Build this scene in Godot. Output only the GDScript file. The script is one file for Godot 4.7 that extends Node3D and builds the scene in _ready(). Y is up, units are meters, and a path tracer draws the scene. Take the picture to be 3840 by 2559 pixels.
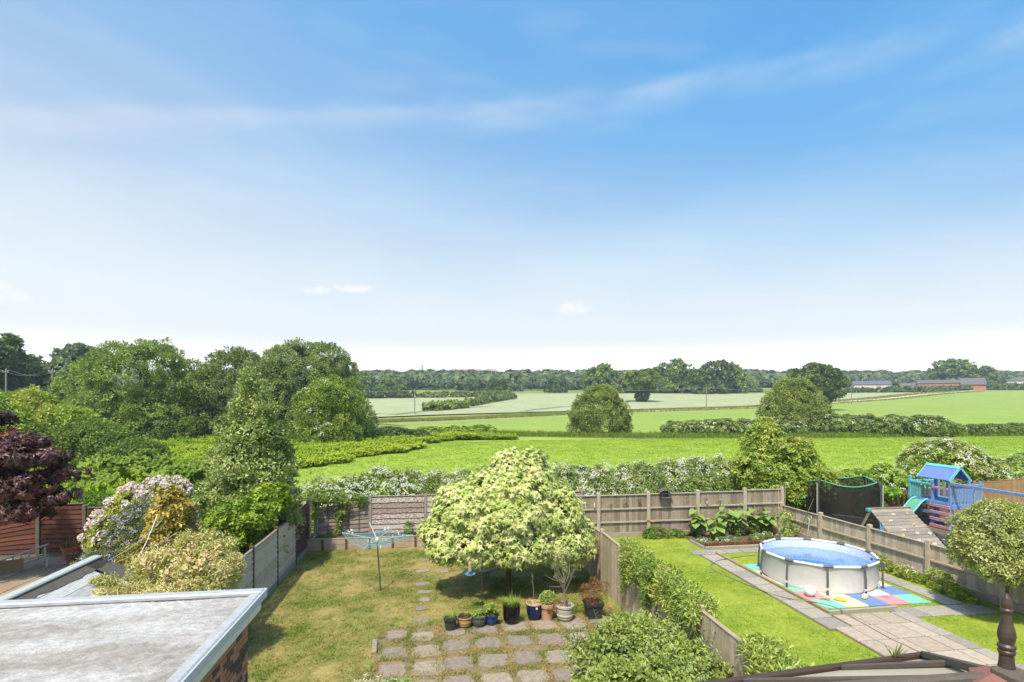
extends Node3D
# A view from an upstairs window over three back gardens to fields and woods.
# Metres, y up; -z runs down the gardens, parallel to their fences. The camera is turned 8.2 degrees to the right of that.

const YAW := 8.2
const EYE := 5.4
const EXPOSURE := 3.0
const SUN_WAY := Vector3(0.28, -1.0, -0.50)   # where sunlight goes
const Z3 := Vector3.ZERO

var rng := RandomNumberGenerator.new()
var used := {}
var boxes := {}
var mats := {}
var noise := FastNoiseLite.new()
var patch := FastNoiseLite.new()
var tx := {}
var clump := {}


func _ready() -> void:
	# camera
	var cam := Camera3D.new()
	cam.name = "camera"
	cam.projection = Camera3D.PROJECTION_FRUSTUM
	cam.near = 0.1
	cam.far = 6000.0
	cam.size = 2.0 * 0.1 * 341.0 / 531.0
	cam.frustum_offset = Vector2(0.0, 0.1 * 61.4 / 531.0)
	cam.position = Vector3(0, EYE, 0)
	cam.rotation_degrees.y = -YAW
	add_child(cam)
	# sky
	noise.seed = 7
	noise.frequency = 1.0
	noise.fractal_octaves = 4
	patch.seed = 21
	patch.frequency = 1.0
	patch.fractal_octaves = 3
	var we := WorldEnvironment.new()
	we.name = "world_environment"
	var env := Environment.new()
	env.background_mode = Environment.BG_SKY
	var sky := Sky.new()
	var pm := PanoramaSkyMaterial.new()
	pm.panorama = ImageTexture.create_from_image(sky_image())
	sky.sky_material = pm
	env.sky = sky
	env.tonemap_mode = Environment.TONE_MAPPER_LINEAR
	env.tonemap_exposure = EXPOSURE
	env.sdfgi_enabled = true
	env.ssao_enabled = true
	env.ssil_enabled = true
	env.fog_enabled = true
	env.fog_density = 0.0003
	env.fog_light_color = Color(0.80, 0.88, 0.97)
	we.environment = env
	add_child(we)
	# sun: high, from behind the left shoulder
	var sun := DirectionalLight3D.new()
	sun.name = "sun"
	sun.basis = Basis.looking_at(SUN_WAY.normalized())
	sun.light_energy = 0.65
	sun.light_color = Color(1.0, 0.95, 0.86)
	sun.light_angular_distance = 1.5
	sun.shadow_enabled = true
	add_child(sun)

	make_textures()
	make_clumps()
	land()
	extension()
	conservatory()
	left_garden()
	middle_garden()
	right_garden()
	far_garden()
	left_plants()
	near_hedges()
	meadow_plants()
	distant()


# ---------------------------------------------------------------- sky
func lin(r: float, g: float, b: float) -> Color:
	return Color(r / 255.0, g / 255.0, b / 255.0).srgb_to_linear()


func sky_image() -> Image:
	var w := 2048
	var h := 1024
	var im := Image.create_empty(w, h, false, Image.FORMAT_RGBF)
	var stops := [[-1.0, Color8(253, 254, 255)], [2.5, Color8(253, 254, 255)], [5.5, Color8(247, 251, 255)], [9.0, Color8(239, 248, 254)], [14.0, Color8(217, 236, 252)], [20.0, Color8(176, 213, 247)], [26.0, Color8(128, 188, 242)], [33.0, Color8(100, 174, 237)], [45.0, Color8(90, 163, 231)], [90.0, Color8(76, 146, 220)]]
	var puffs := [[-20.3, 11.2, 2.0, 0.42], [-16.4, 11.55, 2.1, 0.5], [6.5, 9.85, 2.1, 0.75], [-43.6, 8.3, 1.9, 1.0], [-55.0, 11.0, 2.5, 1.2], [62.0, 9.0, 2.5, 1.0], [100.0, 10.0, 3.0, 1.2], [150.0, 8.0, 3.0, 1.3], [-120.0, 9.0, 3.0, 1.2]]
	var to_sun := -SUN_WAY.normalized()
	for y in h:
		var el := 90.0 - (y + 0.5) / h * 180.0
		if el < -1.0:
			im.fill_rect(Rect2i(0, y, w, h - y), Color(0.10, 0.13, 0.06))
			break
		var ce := cos(deg_to_rad(el))
		for x in w:
			var az := wrapf((x + 0.5) / w * 360.0, -180.0, 180.0)
			var ar := wrapf(az - YAW, -180.0, 180.0)
			var side := sin(deg_to_rad(ar))
			var d := Vector3(sin(deg_to_rad(az)) * ce, sin(deg_to_rad(el)), -cos(deg_to_rad(az)) * ce)
			var n1 := noise.get_noise_3d(d.x * 1.6 + 3.0, d.y * 5.0, d.z * 1.6)
			var ee := el + 6.0 * side * smoothstep(4.0, 18.0, el) + n1 * 2.2
			var c: Color = stops[0][1]
			for i in range(1, stops.size()):
				if ee <= stops[i][0]:
					var a: float = stops[i - 1][0]
					c = (stops[i - 1][1] as Color).lerp(stops[i][1], clampf((ee - a) / (stops[i][0] - a), 0.0, 1.0))
					break
			# thin haze of cirrus towards the sun's side
			var haze := clampf(0.16 - 0.40 * side + n1 * 0.28, 0.0, 0.5)
			c = c.lerp(Color8(178, 196, 226), haze * smoothstep(10.0, 24.0, el) * (1.0 - smoothstep(50.0, 80.0, el)))
			# streaks
			var s1 := noise.get_noise_3d(d.x * 2.2, d.y * 11.0 + d.x * 1.4, d.z * 2.2 + 9.0)
			var s2 := noise.get_noise_3d(d.x * 6.0 + 5.0, d.y * 22.0 - d.x * 2.0, d.z * 6.0)
			var wisp := smoothstep(0.02, 0.5, s1 + 0.35 * s2) * 0.11 * smoothstep(6.0, 14.0, el)
			# one long band of cirrus
			var be := 29.9 - 0.00257 * (ar - 14.0) * (ar - 14.0)
			var off := (el - be + s1 * 0.9) / (0.75 + 0.4 * s2 + (0.9 if el < be else 0.0))
			var band := exp(-off * off) * (0.30 + 0.25 * s2 - 0.22 * side) * (1.0 - smoothstep(45.0, 75.0, absf(ar)))
			c = c.lerp(Color8(218, 227, 244), clampf(wisp + band, 0.0, 0.7))
			for p in puffs:
				var dx: float = (ar - p[0]) / p[2]
				if absf(dx) < 1.3:
					var dy: float = (el - p[1]) / p[3]
					if absf(dy) < 1.6:
						var q := 1.0 - dx * dx - dy * dy * (2.2 if dy < 0.0 else 1.0) + 1.3 * noise.get_noise_3d(ar * 0.9, el * 2.0, 4.0)
						c = c.lerp(Color(1, 1, 1), smoothstep(0.1, 0.7, q) * 0.85)
			var l := c.srgb_to_linear()
			var k := (1.0 + 1.0 * (1.0 - smoothstep(0.5, 7.0, el))) / EXPOSURE   # the air near the horizon is brighter than white paper
			# wide aureole added round the unseen sun as soft fill, opening the shadows
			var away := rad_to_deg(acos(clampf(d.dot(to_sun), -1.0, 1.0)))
			var fill_glow := (5.5 * exp(-away * away / 300.0) + 0.7 * exp(-away / 22.0)) / EXPOSURE
			im.set_pixel(x, y, Color(l.r * k + fill_glow, l.g * k + fill_glow * 0.97, l.b * k + fill_glow * 0.9))
	return im


# ---------------------------------------------------------------- nodes
func numbered(called: String) -> String:
	if not used.has(called):
		used[called] = 0
		return called
	used[called] += 1
	return "%s_%03d" % [called, used[called]]


func tag(o: Node3D, label: String, category: String, group := "", kind := "") -> Node3D:
	if label:
		o.set_meta("label", label)
	if category:
		o.set_meta("category", category)
	if group:
		o.set_meta("group", group)
	if kind:
		o.set_meta("kind", kind)
	return o


func thing(called: String, label: String, category: String, at := Z3, turn := 0.0, group := "") -> Node3D:
	var o := Node3D.new()
	o.name = numbered(called)
	o.position = at
	o.rotation_degrees.y = turn
	tag(o, label, category, group)
	add_child(o)
	return o


func part(called: String, mesh: Mesh, m: Material, parent: Node3D = self, at := Z3, rot := Z3, size := Vector3.ONE) -> MeshInstance3D:
	var o := MeshInstance3D.new()
	o.name = numbered(called) if parent == self else called
	o.mesh = mesh
	o.material_override = m
	o.position = at
	o.rotation_degrees = rot
	o.scale = size
	parent.add_child(o, true)
	return o


func struct(called: String, mesh: Mesh, m: Material, at := Z3) -> MeshInstance3D:
	var o := part(called, mesh, m, self, at)
	o.set_meta("kind", "structure")
	return o


func copy(o: Node3D, label := "", group := "") -> Node3D:
	var c: Node3D = o.duplicate()
	c.name = numbered(str(o.name).rstrip("0123456789").trim_suffix("_"))
	add_child(c)
	if label:
		c.set_meta("label", label)
	if group:
		c.set_meta("group", group)
	return c


func scatter(called: String, mesh: Mesh, m: Material, parent: Node3D, where: Array[Transform3D], tint: PackedColorArray, kind := "") -> MultiMeshInstance3D:
	var mm := MultiMesh.new()
	mm.transform_format = MultiMesh.TRANSFORM_3D
	mm.use_colors = true
	mm.mesh = mesh
	mm.instance_count = where.size()
	for i in where.size():
		mm.set_instance_transform(i, where[i])
		mm.set_instance_color(i, tint[i])
	var o := MultiMeshInstance3D.new()
	o.name = numbered(called) if parent == self else called
	o.multimesh = mm
	o.material_override = m
	if kind:
		o.set_meta("kind", kind)
	parent.add_child(o, true)
	return o


# ---------------------------------------------------------------- meshes
class Mb:
	var v := PackedVector3Array()
	var n := PackedVector3Array()
	var c := PackedColorArray()

	func t3(p: Vector3, q: Vector3, r: Vector3, np: Vector3, nq: Vector3, nr: Vector3, col := Color.WHITE) -> void:
		if (r - p).cross(q - p).dot(np + nq + nr) < 0.0:
			v.append_array([p, r, q])
			n.append_array([np, nr, nq])
		else:
			v.append_array([p, q, r])
			n.append_array([np, nq, nr])
		c.append_array([col, col, col])

	func tri(p: Vector3, q: Vector3, r: Vector3, col := Color.WHITE) -> void:
		var m := (r - p).cross(q - p).normalized()
		v.append_array([p, q, r])
		n.append_array([m, m, m])
		c.append_array([col, col, col])

	func face(pts: Array, out: Vector3, col := Color.WHITE) -> void:
		var m: Vector3 = ((pts[2] - pts[0]) as Vector3).cross(pts[1] - pts[0]).normalized()
		if m.dot(out) < 0.0:
			m = -m
		for i in range(1, pts.size() - 1):
			t3(pts[0], pts[i], pts[i + 1], m, m, m, col)

	func box(t: Transform3D, s: Vector3, b := 0.0, col := Color.WHITE) -> void:
		var h := s / 2.0
		b = minf(b, minf(h.x, minf(h.y, h.z)) * 0.9)
		for ax in 3:
			for sg in [-1.0, 1.0]:
				var u := (ax + 1) % 3
				var w := (ax + 2) % 3
				var o := Vector3.ZERO
				o[ax] = sg
				var q := []
				for k in [[-1, -1], [1, -1], [1, 1], [-1, 1]]:
					var p := Vector3.ZERO
					p[ax] = sg * h[ax]
					p[u] = k[0] * (h[u] - b)
					p[w] = k[1] * (h[w] - b)
					q.append(t * p)
				face(q, t.basis * o, col)
		if b <= 0.0:
			return
		for ax in 3:
			var u := (ax + 1) % 3
			var w := (ax + 2) % 3
			for su in [-1.0, 1.0]:
				for sw in [-1.0, 1.0]:
					var o := Vector3.ZERO
					o[u] = su
					o[w] = sw
					var q := []
					for k in [[-1, 0], [1, 0], [1, 1], [-1, 1]]:
						var p := Vector3.ZERO
						p[ax] = k[0] * (h[ax] - b)
						p[u] = su * (h[u] if k[1] == 0 else h[u] - b)
						p[w] = sw * (h[w] - b if k[1] == 0 else h[w])
						q.append(t * p)
					face(q, t.basis * o, col)
		for sx in [-1.0, 1.0]:
			for sy in [-1.0, 1.0]:
				for sz in [-1.0, 1.0]:
					face([t * Vector3(sx * h.x, sy * (h.y - b), sz * (h.z - b)), t * Vector3(sx * (h.x - b), sy * h.y, sz * (h.z - b)), t * Vector3(sx * (h.x - b), sy * (h.y - b), sz * h.z)], t.basis * Vector3(sx, sy, sz), col)

	func tube(pts: Array, radii: Array, seg := 6, col := Color.WHITE, closed := true) -> void:
		var rings := []
		var norms := []
		var side := Vector3.RIGHT
		for i in pts.size():
			var d: Vector3 = (pts[mini(i + 1, pts.size() - 1)] - pts[maxi(i - 1, 0)]).normalized()
			if absf(side.dot(d)) > 0.95:
				side = Vector3.FORWARD if absf(d.z) < 0.9 else Vector3.UP
			side = (side - d * side.dot(d)).normalized()
			var up := d.cross(side)
			var ring := []
			var nr := []
			for k in seg:
				var a := TAU * k / seg
				var o := side * cos(a) + up * sin(a)
				ring.append(pts[i] + o * radii[mini(i, radii.size() - 1)])
				nr.append(o)
			rings.append(ring)
			norms.append(nr)
		for i in pts.size() - 1:
			for k in seg:
				var j := (k + 1) % seg
				t3(rings[i][k], rings[i][j], rings[i + 1][j], norms[i][k], norms[i][j], norms[i + 1][j], col)
				t3(rings[i][k], rings[i + 1][j], rings[i + 1][k], norms[i][k], norms[i + 1][j], norms[i + 1][k], col)
		if closed:
			face(rings[0], pts[0] - pts[1], col)
			face(rings[-1], pts[-1] - pts[-2], col)

	func lathe(prof: Array, seg := 20, at := Vector3.ZERO, col := Color.WHITE, flute := 0.0) -> void:
		for i in prof.size() - 1:
			var p: Vector2 = prof[i]
			var q: Vector2 = prof[i + 1]
			var t := (q - p).normalized()
			var nn := Vector2(t.y, -t.x)
			for k in seg:
				var a := TAU * k / seg
				var b := TAU * (k + 1) / seg
				var fa := 1.0 - flute * (k % 2)
				var fb := 1.0 - flute * ((k + 1) % 2)
				var na := Vector3(cos(a) * nn.x, nn.y, sin(a) * nn.x)
				var nb := Vector3(cos(b) * nn.x, nn.y, sin(b) * nn.x)
				var pa := at + Vector3(cos(a) * p.x * fa, p.y, sin(a) * p.x * fa)
				var pb := at + Vector3(cos(b) * p.x * fb, p.y, sin(b) * p.x * fb)
				var qa := at + Vector3(cos(a) * q.x * fa, q.y, sin(a) * q.x * fa)
				var qb := at + Vector3(cos(b) * q.x * fb, q.y, sin(b) * q.x * fb)
				if p.x > 0.0001:
					t3(pa, pb, qb, na, nb, nb, col)
				if q.x > 0.0001:
					t3(pa, qb, qa, na, nb, na, col)

	func mesh() -> ArrayMesh:
		var a := []
		a.resize(Mesh.ARRAY_MAX)
		a[Mesh.ARRAY_VERTEX] = v
		a[Mesh.ARRAY_NORMAL] = n
		a[Mesh.ARRAY_COLOR] = c
		var m := ArrayMesh.new()
		m.add_surface_from_arrays(Mesh.PRIMITIVE_TRIANGLES, a)
		return m


func bx(s: Vector3, bevel := 0.0) -> ArrayMesh:
	var key := "%.3f %.3f %.3f %.3f" % [s.x, s.y, s.z, bevel]
	if not boxes.has(key):
		var b := Mb.new()
		b.box(Transform3D(), s, bevel)
		boxes[key] = b.mesh()
	return boxes[key]


func bar(p: Vector3, q: Vector3, w: float, d: float, bevel := 0.004) -> ArrayMesh:   # a square bar between two points
	var b := Mb.new()
	var up := Vector3.UP if absf((q - p).normalized().y) < 0.98 else Vector3.RIGHT
	b.box(Transform3D(Basis.looking_at(q - p, up), (p + q) / 2.0), Vector3(w, d, (q - p).length()), bevel)
	return b.mesh()


func rod(pts: Array, r: float, seg := 6) -> ArrayMesh:
	var b := Mb.new()
	b.tube(pts, [r], seg)
	return b.mesh()


func turned(prof: Array, seg := 20, flute := 0.0) -> ArrayMesh:
	var b := Mb.new()
	b.lathe(prof, seg, Z3, Color.WHITE, flute)
	return b.mesh()


func v2(x: float, y: float) -> Vector2:
	return Vector2(x, y)


func rr(a: float, b: float) -> float:
	return rng.randf_range(a, b)


func rdir() -> Vector3:
	var z := rr(-1.0, 1.0)
	var a := rr(0.0, TAU)
	var r := sqrt(1.0 - z * z)
	return Vector3(r * cos(a), z, r * sin(a))


# ---------------------------------------------------------------- materials
func ntex(called: String, freq: float, lo: float, hi: float, octaves := 4, kind := FastNoiseLite.TYPE_SIMPLEX_SMOOTH, size := 512, normal := 0.0) -> NoiseTexture2D:
	var f := FastNoiseLite.new()
	f.seed = called.hash() % 1000
	f.noise_type = kind
	f.frequency = freq
	f.fractal_octaves = octaves
	var t := NoiseTexture2D.new()
	t.width = size
	t.height = size
	t.seamless = true
	t.noise = f
	if normal > 0.0:
		t.as_normal_map = true
		t.bump_strength = normal
	elif lo >= 0.0:
		var g := Gradient.new()
		g.set_color(0, Color(lo, lo, lo).linear_to_srgb())
		g.set_color(1, Color(hi, hi, hi).linear_to_srgb())
		t.color_ramp = g
	tx[called] = t
	return t


func make_textures() -> void:
	ntex("grain", 0.012, 0.62, 1.0, 5)
	ntex("blotch", 0.012, 0.72, 1.0, 4)
	ntex("soft", 0.012, 0.82, 1.0, 4)
	ntex("speck", 0.035, 0.6, 1.0, 3)
	ntex("speck_soft", 0.04, 0.72, 1.0, 3)
	ntex("fine", 0.022, 0.72, 1.0, 4)
	ntex("bump", 0.05, -1.0, 1.0, 4)
	ntex("felt_wash", 0.014, 0.60, 1.0, 4)
	var pe := ntex("peel", 0.018, 0.5, 1.0, 5)
	var pg := Gradient.new()
	pg.offsets = PackedFloat32Array([0.0, 0.40, 0.50, 1.0])
	pg.colors = PackedColorArray([Color(0.55, 0.45, 0.40), Color(0.64, 0.54, 0.49), Color(0.90, 0.88, 0.87), Color(0.97, 0.96, 0.96)])
	pe.color_ramp = pg
	var mo := ntex("mosaic", 0.085, 0.0, 1.0, 1, FastNoiseLite.TYPE_CELLULAR)
	(mo.noise as FastNoiseLite).cellular_return_type = FastNoiseLite.RETURN_CELL_VALUE
	var mg := Gradient.new()
	mg.offsets = PackedFloat32Array([0.0, 0.45, 0.55, 1.0])
	mg.colors = PackedColorArray([Color(0.62, 0.70, 0.90), Color(0.78, 0.84, 0.96), Color(0.93, 0.95, 1.0), Color(1, 1, 1)])
	mo.color_ramp = mg
	ntex("cell", 0.06, 0.5, 1.0, 1, FastNoiseLite.TYPE_CELLULAR)


# colours are given as linear base colours
func mat(key: String, c: Color, rough := 0.85, tex := "", scale := Vector3.ONE, tex2 := "", scale2 := Vector3.ONE, bump := 0.0, bscale := 0.0) -> StandardMaterial3D:
	if mats.has(key):
		return mats[key]
	var m := StandardMaterial3D.new()
	m.resource_name = key
	m.albedo_color = c.linear_to_srgb()
	m.roughness = rough
	if tex:
		m.albedo_texture = tx[tex]
		m.uv1_triplanar = true
		m.uv1_world_triplanar = true
		m.uv1_scale = scale
	if tex2:
		m.detail_enabled = true
		m.detail_albedo = tx[tex2]
		m.detail_blend_mode = BaseMaterial3D.BLEND_MODE_MUL
		m.detail_uv_layer = BaseMaterial3D.DETAIL_UV_2
		m.uv2_triplanar = true
		m.uv2_world_triplanar = true
		m.uv2_scale = scale2
	if bump > 0.0:
		m.heightmap_enabled = true
		m.heightmap_texture = tx["bump"]
		m.heightmap_scale = bump
		m.uv1_triplanar = true
		m.uv1_world_triplanar = true
		if not tex:
			m.uv1_scale = Vector3.ONE * bscale
	mats[key] = m
	return m


func wood(key: String, c: Color, dir := "y", rough := 0.85, tex2 := "blotch") -> StandardMaterial3D:
	var s := Vector3(5, 5, 5)
	s[{"x": 0, "y": 1, "z": 2}[dir]] = 0.35
	return mat(key + dir, c, rough, "grain", s, tex2, Vector3.ONE * 0.7, 0.6)


func vmat(key: String, rough := 0.9, tex := "", scale := Vector3.ONE, tex2 := "", scale2 := Vector3.ONE, bump := 0.0) -> StandardMaterial3D:
	var m := mat(key, Color.WHITE, rough, tex, scale, tex2, scale2, bump, 1.0)
	m.vertex_color_use_as_albedo = true
	return m


func leafmat(key: String, rough := 0.5, back := 0.75, spec := 0.4) -> StandardMaterial3D:
	if mats.has(key):
		return mats[key]
	var m := StandardMaterial3D.new()
	m.resource_name = key
	m.vertex_color_use_as_albedo = true
	m.roughness = rough
	m.metallic_specular = spec
	m.backlight_enabled = true
	m.backlight = Color(back, back, back * 0.85).linear_to_srgb()
	m.cull_mode = BaseMaterial3D.CULL_DISABLED
	mats[key] = m
	return m


# ---------------------------------------------------------------- leaves
func leaf(b: Mb, p: Vector3, d: Vector3, nrm: Vector3, l: float, w: float, col: Color, kind := 0) -> void:
	var s := d.cross(nrm).normalized()
	nrm = s.cross(d).normalized()
	if kind == 1:   # five-lobed
		var o := [v2(0, 0), v2(0.40, -0.10), v2(0.20, 0.2), v2(0.66, 0.46), v2(0.16, 0.5), v2(0, 1.05), v2(-0.16, 0.5), v2(-0.66, 0.46), v2(-0.20, 0.2), v2(-0.40, -0.10)]
		var m := p + d * l * 0.3 + nrm * l * 0.06
		for i in 10:
			var e: Vector2 = o[i]
			var f: Vector2 = o[(i + 1) % 10]
			b.tri(m, p + s * e.x * w + d * e.y * l - nrm * absf(e.x) * w * 0.15, p + s * f.x * w + d * f.y * l - nrm * absf(f.x) * w * 0.15, col)
	elif kind == 2:   # long, arching
		var q := p + d * l * 0.5 + nrm * l * 0.05
		var e := p + d * l - Vector3.UP * l * 0.22
		b.tri(p, q + s * w * 0.5, q - s * w * 0.5, col)
		b.tri(q + s * w * 0.5, e, q - s * w * 0.5, col)
	elif kind == 3:   # small leaf, one face
		b.tri(p, p + d * l * 0.6 + s * w * 0.75, p + d * l - s * w * 0.25, col)
	else:
		var q := p + d * l * 0.45
		var e := p + d * l - nrm * l * 0.08
		b.tri(p, q + s * w * 0.5 + nrm * w * 0.16, e, col)
		b.tri(p, e, q - s * w * 0.5 + nrm * w * 0.16, col)


func leaves(n: int, l: float, w: float, sd: int, kind := 0, vary := 0.25, dome := 0.35) -> ArrayMesh:
	rng.seed = sd
	var b := Mb.new()
	for i in n:
		var p := rdir()
		p.y = absf(p.y) * 0.9 - 0.25
		p *= pow(rng.randf(), 0.5)
		var d := (p.normalized() * 0.9 + rdir() * 0.8 + Vector3.UP * 0.1).normalized()
		if kind == 1:
			d = (Vector3(p.x, 0, p.z).normalized() + rdir() * 0.5 - Vector3.UP * 0.35).normalized()
		elif kind == 2:
			d = (p.normalized() + rdir() * 0.6 + Vector3.UP * 0.1).normalized()
		var nr := (Vector3.UP * (1.0 if kind == 1 else dome * 2.0) + p * 0.4 + rdir() * 0.7).normalized()
		if absf(nr.dot(d)) > 0.95:
			nr = Vector3(d.z, d.x, d.y)
		var g := 1.0 + rr(-vary, vary)
		var col := Color(g, g, g * rr(0.85, 1.1))
		if kind == 1 and rng.randf() < 0.45:
			col = Color(g * 0.68, g * 0.84, g * 0.55)
		var sz := rr(0.65, 1.3)
		leaf(b, p - d * l * 0.4, d, nr, l * sz, w * sz * rr(0.85, 1.15), col, kind)
	return b.mesh()


func make_clumps() -> void:
	clump.mid = leaves(18, 0.66, 0.40, 11)
	clump.fine = leaves(34, 0.5, 0.26, 12, 3)
	clump.tiny = leaves(40, 0.36, 0.16, 13, 3)
	clump.far = leaves(16, 1.0, 0.8, 14, 3, 0.2, 0.8)
	clump.maple = leaves(8, 0.85, 0.85, 15, 1, 0.18)
	clump.long = leaves(24, 0.95, 0.15, 16, 2, 0.3)
	# fern: five arching fronds
	rng.seed = 17
	var b := Mb.new()
	for k in 6:
		var a := TAU * k / 6.0 + rr(-0.4, 0.4)
		var o := Vector3(cos(a), 0, sin(a))
		var s := Vector3(-sin(a), 0, cos(a))
		var len := rr(0.8, 1.1)
		var g := rr(0.8, 1.15)
		for i in 9:
			var t := 0.2 + 0.8 * i / 9.0
			var p := o * t * len * 0.62 + Vector3.UP * (t * 1.1 - t * t * 0.5)
			var wd := 0.42 * (1.0 - t * 0.85)
			for sg in [-1.0, 1.0]:
				b.tri(p - o * 0.055, p + s * sg * wd + o * 0.1 + Vector3.UP * rr(-0.18, 0.06), p + o * 0.06 + Vector3.UP * 0.03, Color(g, g, g))
	clump.fern = b.mesh()
	# blossom: flat heads of small florets
	b = Mb.new()
	for k in 12:
		var p := rdir() * rr(0.3, 1.0)
		p.y = absf(p.y) * 0.8
		var x := rdir().cross(Vector3.UP).normalized()
		for j in 2:
			var q := p + rdir() * 0.13
			var s := rr(0.08, 0.15)
			var u := x.rotated(Vector3.UP, rr(0, TAU))
			var w := Vector3(-u.z, rr(-0.5, 0.5), u.x)
			b.tri(q + u * s, q + w * s, q - u * s)
			b.tri(q + u * s, q - u * s, q - w * s)
	clump.blossom = b.mesh()
	# truss: a ball of ruffled flowers
	b = Mb.new()
	for k in 17:
		var d := rdir()
		d.y = absf(d.y) - 0.25
		d = d.normalized()
		var x := d.cross(rdir()).normalized()
		var y := d.cross(x)
		var p := d * 0.62
		var g := rr(0.85, 1.0)
		for j in 5:
			var e := x * cos(TAU * j / 5.0) + y * sin(TAU * j / 5.0)
			var f := x * cos(TAU * (j + 1) / 5.0) + y * sin(TAU * (j + 1) / 5.0)
			b.tri(p, p + d * 0.3 + e * 0.32, p + d * 0.3 + f * 0.32, Color(g, g * 0.97, g * 0.97))
	clump.truss = b.mesh()
	# grass tufts
	for q in [["turf", 9, 0.5, 0.14], ["tall", 16, 0.22, 0.07]]:
		b = Mb.new()
		for k in q[1]:
			var a := rr(0, TAU)
			var o := Vector3(cos(a), 0, sin(a))
			var s: Vector3 = Vector3(-sin(a), 0, cos(a)) * q[3] * 0.5
			var p := rdir() * Vector3(1, 0, 1) * (0.55 if q[0] == "turf" else 0.2)
			var tip := p + Vector3.UP * rr(0.6, 1.0) + o * rr(0.1, q[2] * 1.6)
			var g := rr(0.75, 1.2)
			b.tri(p - s, tip, p + s, Color(g, g, g))
		clump[q[0]] = b.mesh()


# leaves on the outside of a set of ellipsoids, one mesh; lobes: [centre, radii]
func foliage(called: String, parent: Node3D, lobes: Array, mesh: ArrayMesh, m: Material, n: int, smin: float, smax: float, tints: Array, sd: int, low := -0.7, deep := 0.35, wob := 0.12) -> MeshInstance3D:
	rng.seed = sd
	var arr := mesh.surface_get_arrays(0)
	var bv: PackedVector3Array = arr[Mesh.ARRAY_VERTEX]
	var bc: PackedColorArray = arr[Mesh.ARRAY_COLOR]
	var sets := []
	for q in 12:
		var t: Color = (tints[0] as Color).lerp(tints[1], q / 11.0)
		if t.g > t.r and t.g < 0.33:
			t = Color(minf(t.r * 1.85, 0.46), minf(t.g * 1.8, 0.48), t.b * 1.6)
		var cc := PackedColorArray()
		for e in bc:
			cc.append(Color(t.r * e.r, t.g * e.g, t.b * e.b))
		sets.append(cc)
	var v := PackedVector3Array()
	var c := PackedColorArray()
	var total := 0.0
	for l in lobes:
		total += l[1].x * l[1].y + l[1].y * l[1].z + l[1].x * l[1].z
	for li in lobes.size():
		var o: Vector3 = lobes[li][0]
		var r: Vector3 = lobes[li][1]
		var cnt := int(n * (r.x * r.y + r.y * r.z + r.x * r.z) / total + 0.5)
		for i in cnt:
			var d := rdir()
			if d.y < low:
				d.y = -d.y
			var q := 1.0 - deep * rng.randf() * rng.randf()
			q += wob * noise.get_noise_3d(o.x + d.x * 2.1, o.y + d.y * 2.1, o.z + d.z * 2.1 + sd)
			var p := o + d * r * q
			var inside := false
			for lj in lobes.size():
				if lj != li and ((p - lobes[lj][0]) / (lobes[lj][1] as Vector3)).length() < 0.72:
					inside = true
					break
			if inside or p.y < -0.05:
				continue
			var up := (d / r).normalized().lerp(Vector3.UP, 0.35).normalized()
			var x := up.cross(rdir()).normalized()
			var s := rr(smin, smax)
			var k := clampf(0.5 + 0.9 * noise.get_noise_3d(p.x * 0.28 / smax, p.y * 0.28 / smax, p.z * 0.28 / smax + sd) + rr(-0.35, 0.35), 0.0, 1.0)
			v.append_array(Transform3D(Basis(x, up, x.cross(up)) * s, p) * bv)
			c.append_array(sets[int(k * 11.99)])
	var a := []
	a.resize(Mesh.ARRAY_MAX)
	a[Mesh.ARRAY_VERTEX] = v
	a[Mesh.ARRAY_COLOR] = c
	var out := ArrayMesh.new()
	out.add_surface_from_arrays(Mesh.PRIMITIVE_TRIANGLES, a)
	return part(called, out, m, parent)


# ellipsoids that make up a crown: a core and n bosses spread over it; full: foliage down to the bottom
func lobes_of(w: float, ch: float, top: float, n: int, sd: int, core := 0.7, full := false) -> Array:
	rng.seed = sd
	var h := ch * 0.5
	var r := w * 0.5
	var out := [[Vector3(0, top - h, 0), Vector3(r * core, h * (0.88 if full else 0.72), r * core)]]
	if full:
		for i in 8:
			var a := TAU * i / 8.0 + rr(-0.3, 0.3)
			var s := rr(0.24, 0.34)
			out.append([Vector3(cos(a) * r * 0.72, top - h * 2.0 + h * rr(0.22, 0.36), sin(a) * r * 0.72), Vector3(r * s * 1.3, h * s * 1.2, r * s * 1.3)])
	for i in n:
		var a := i * 2.39996 + rr(-0.35, 0.35)
		var y := -0.88 + 1.80 * (i + 0.5) / n
		var ring := sqrt(maxf(0.0, 1.0 - y * y))
		if full and y < 0.0:
			ring = sqrt(1.0 - 0.35 * y * y)
		var s := rr(0.24, 0.40)
		var rad := (1.0 - s) * rr(0.86, 1.02)
		out.append([Vector3(cos(a) * ring * rad * r, top - h + y * (1.0 - s) * h, sin(a) * ring * rad * r), Vector3(r * s * 1.1, h * s * rr(0.85, 1.2), r * s * 1.1)])
	return out


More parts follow.
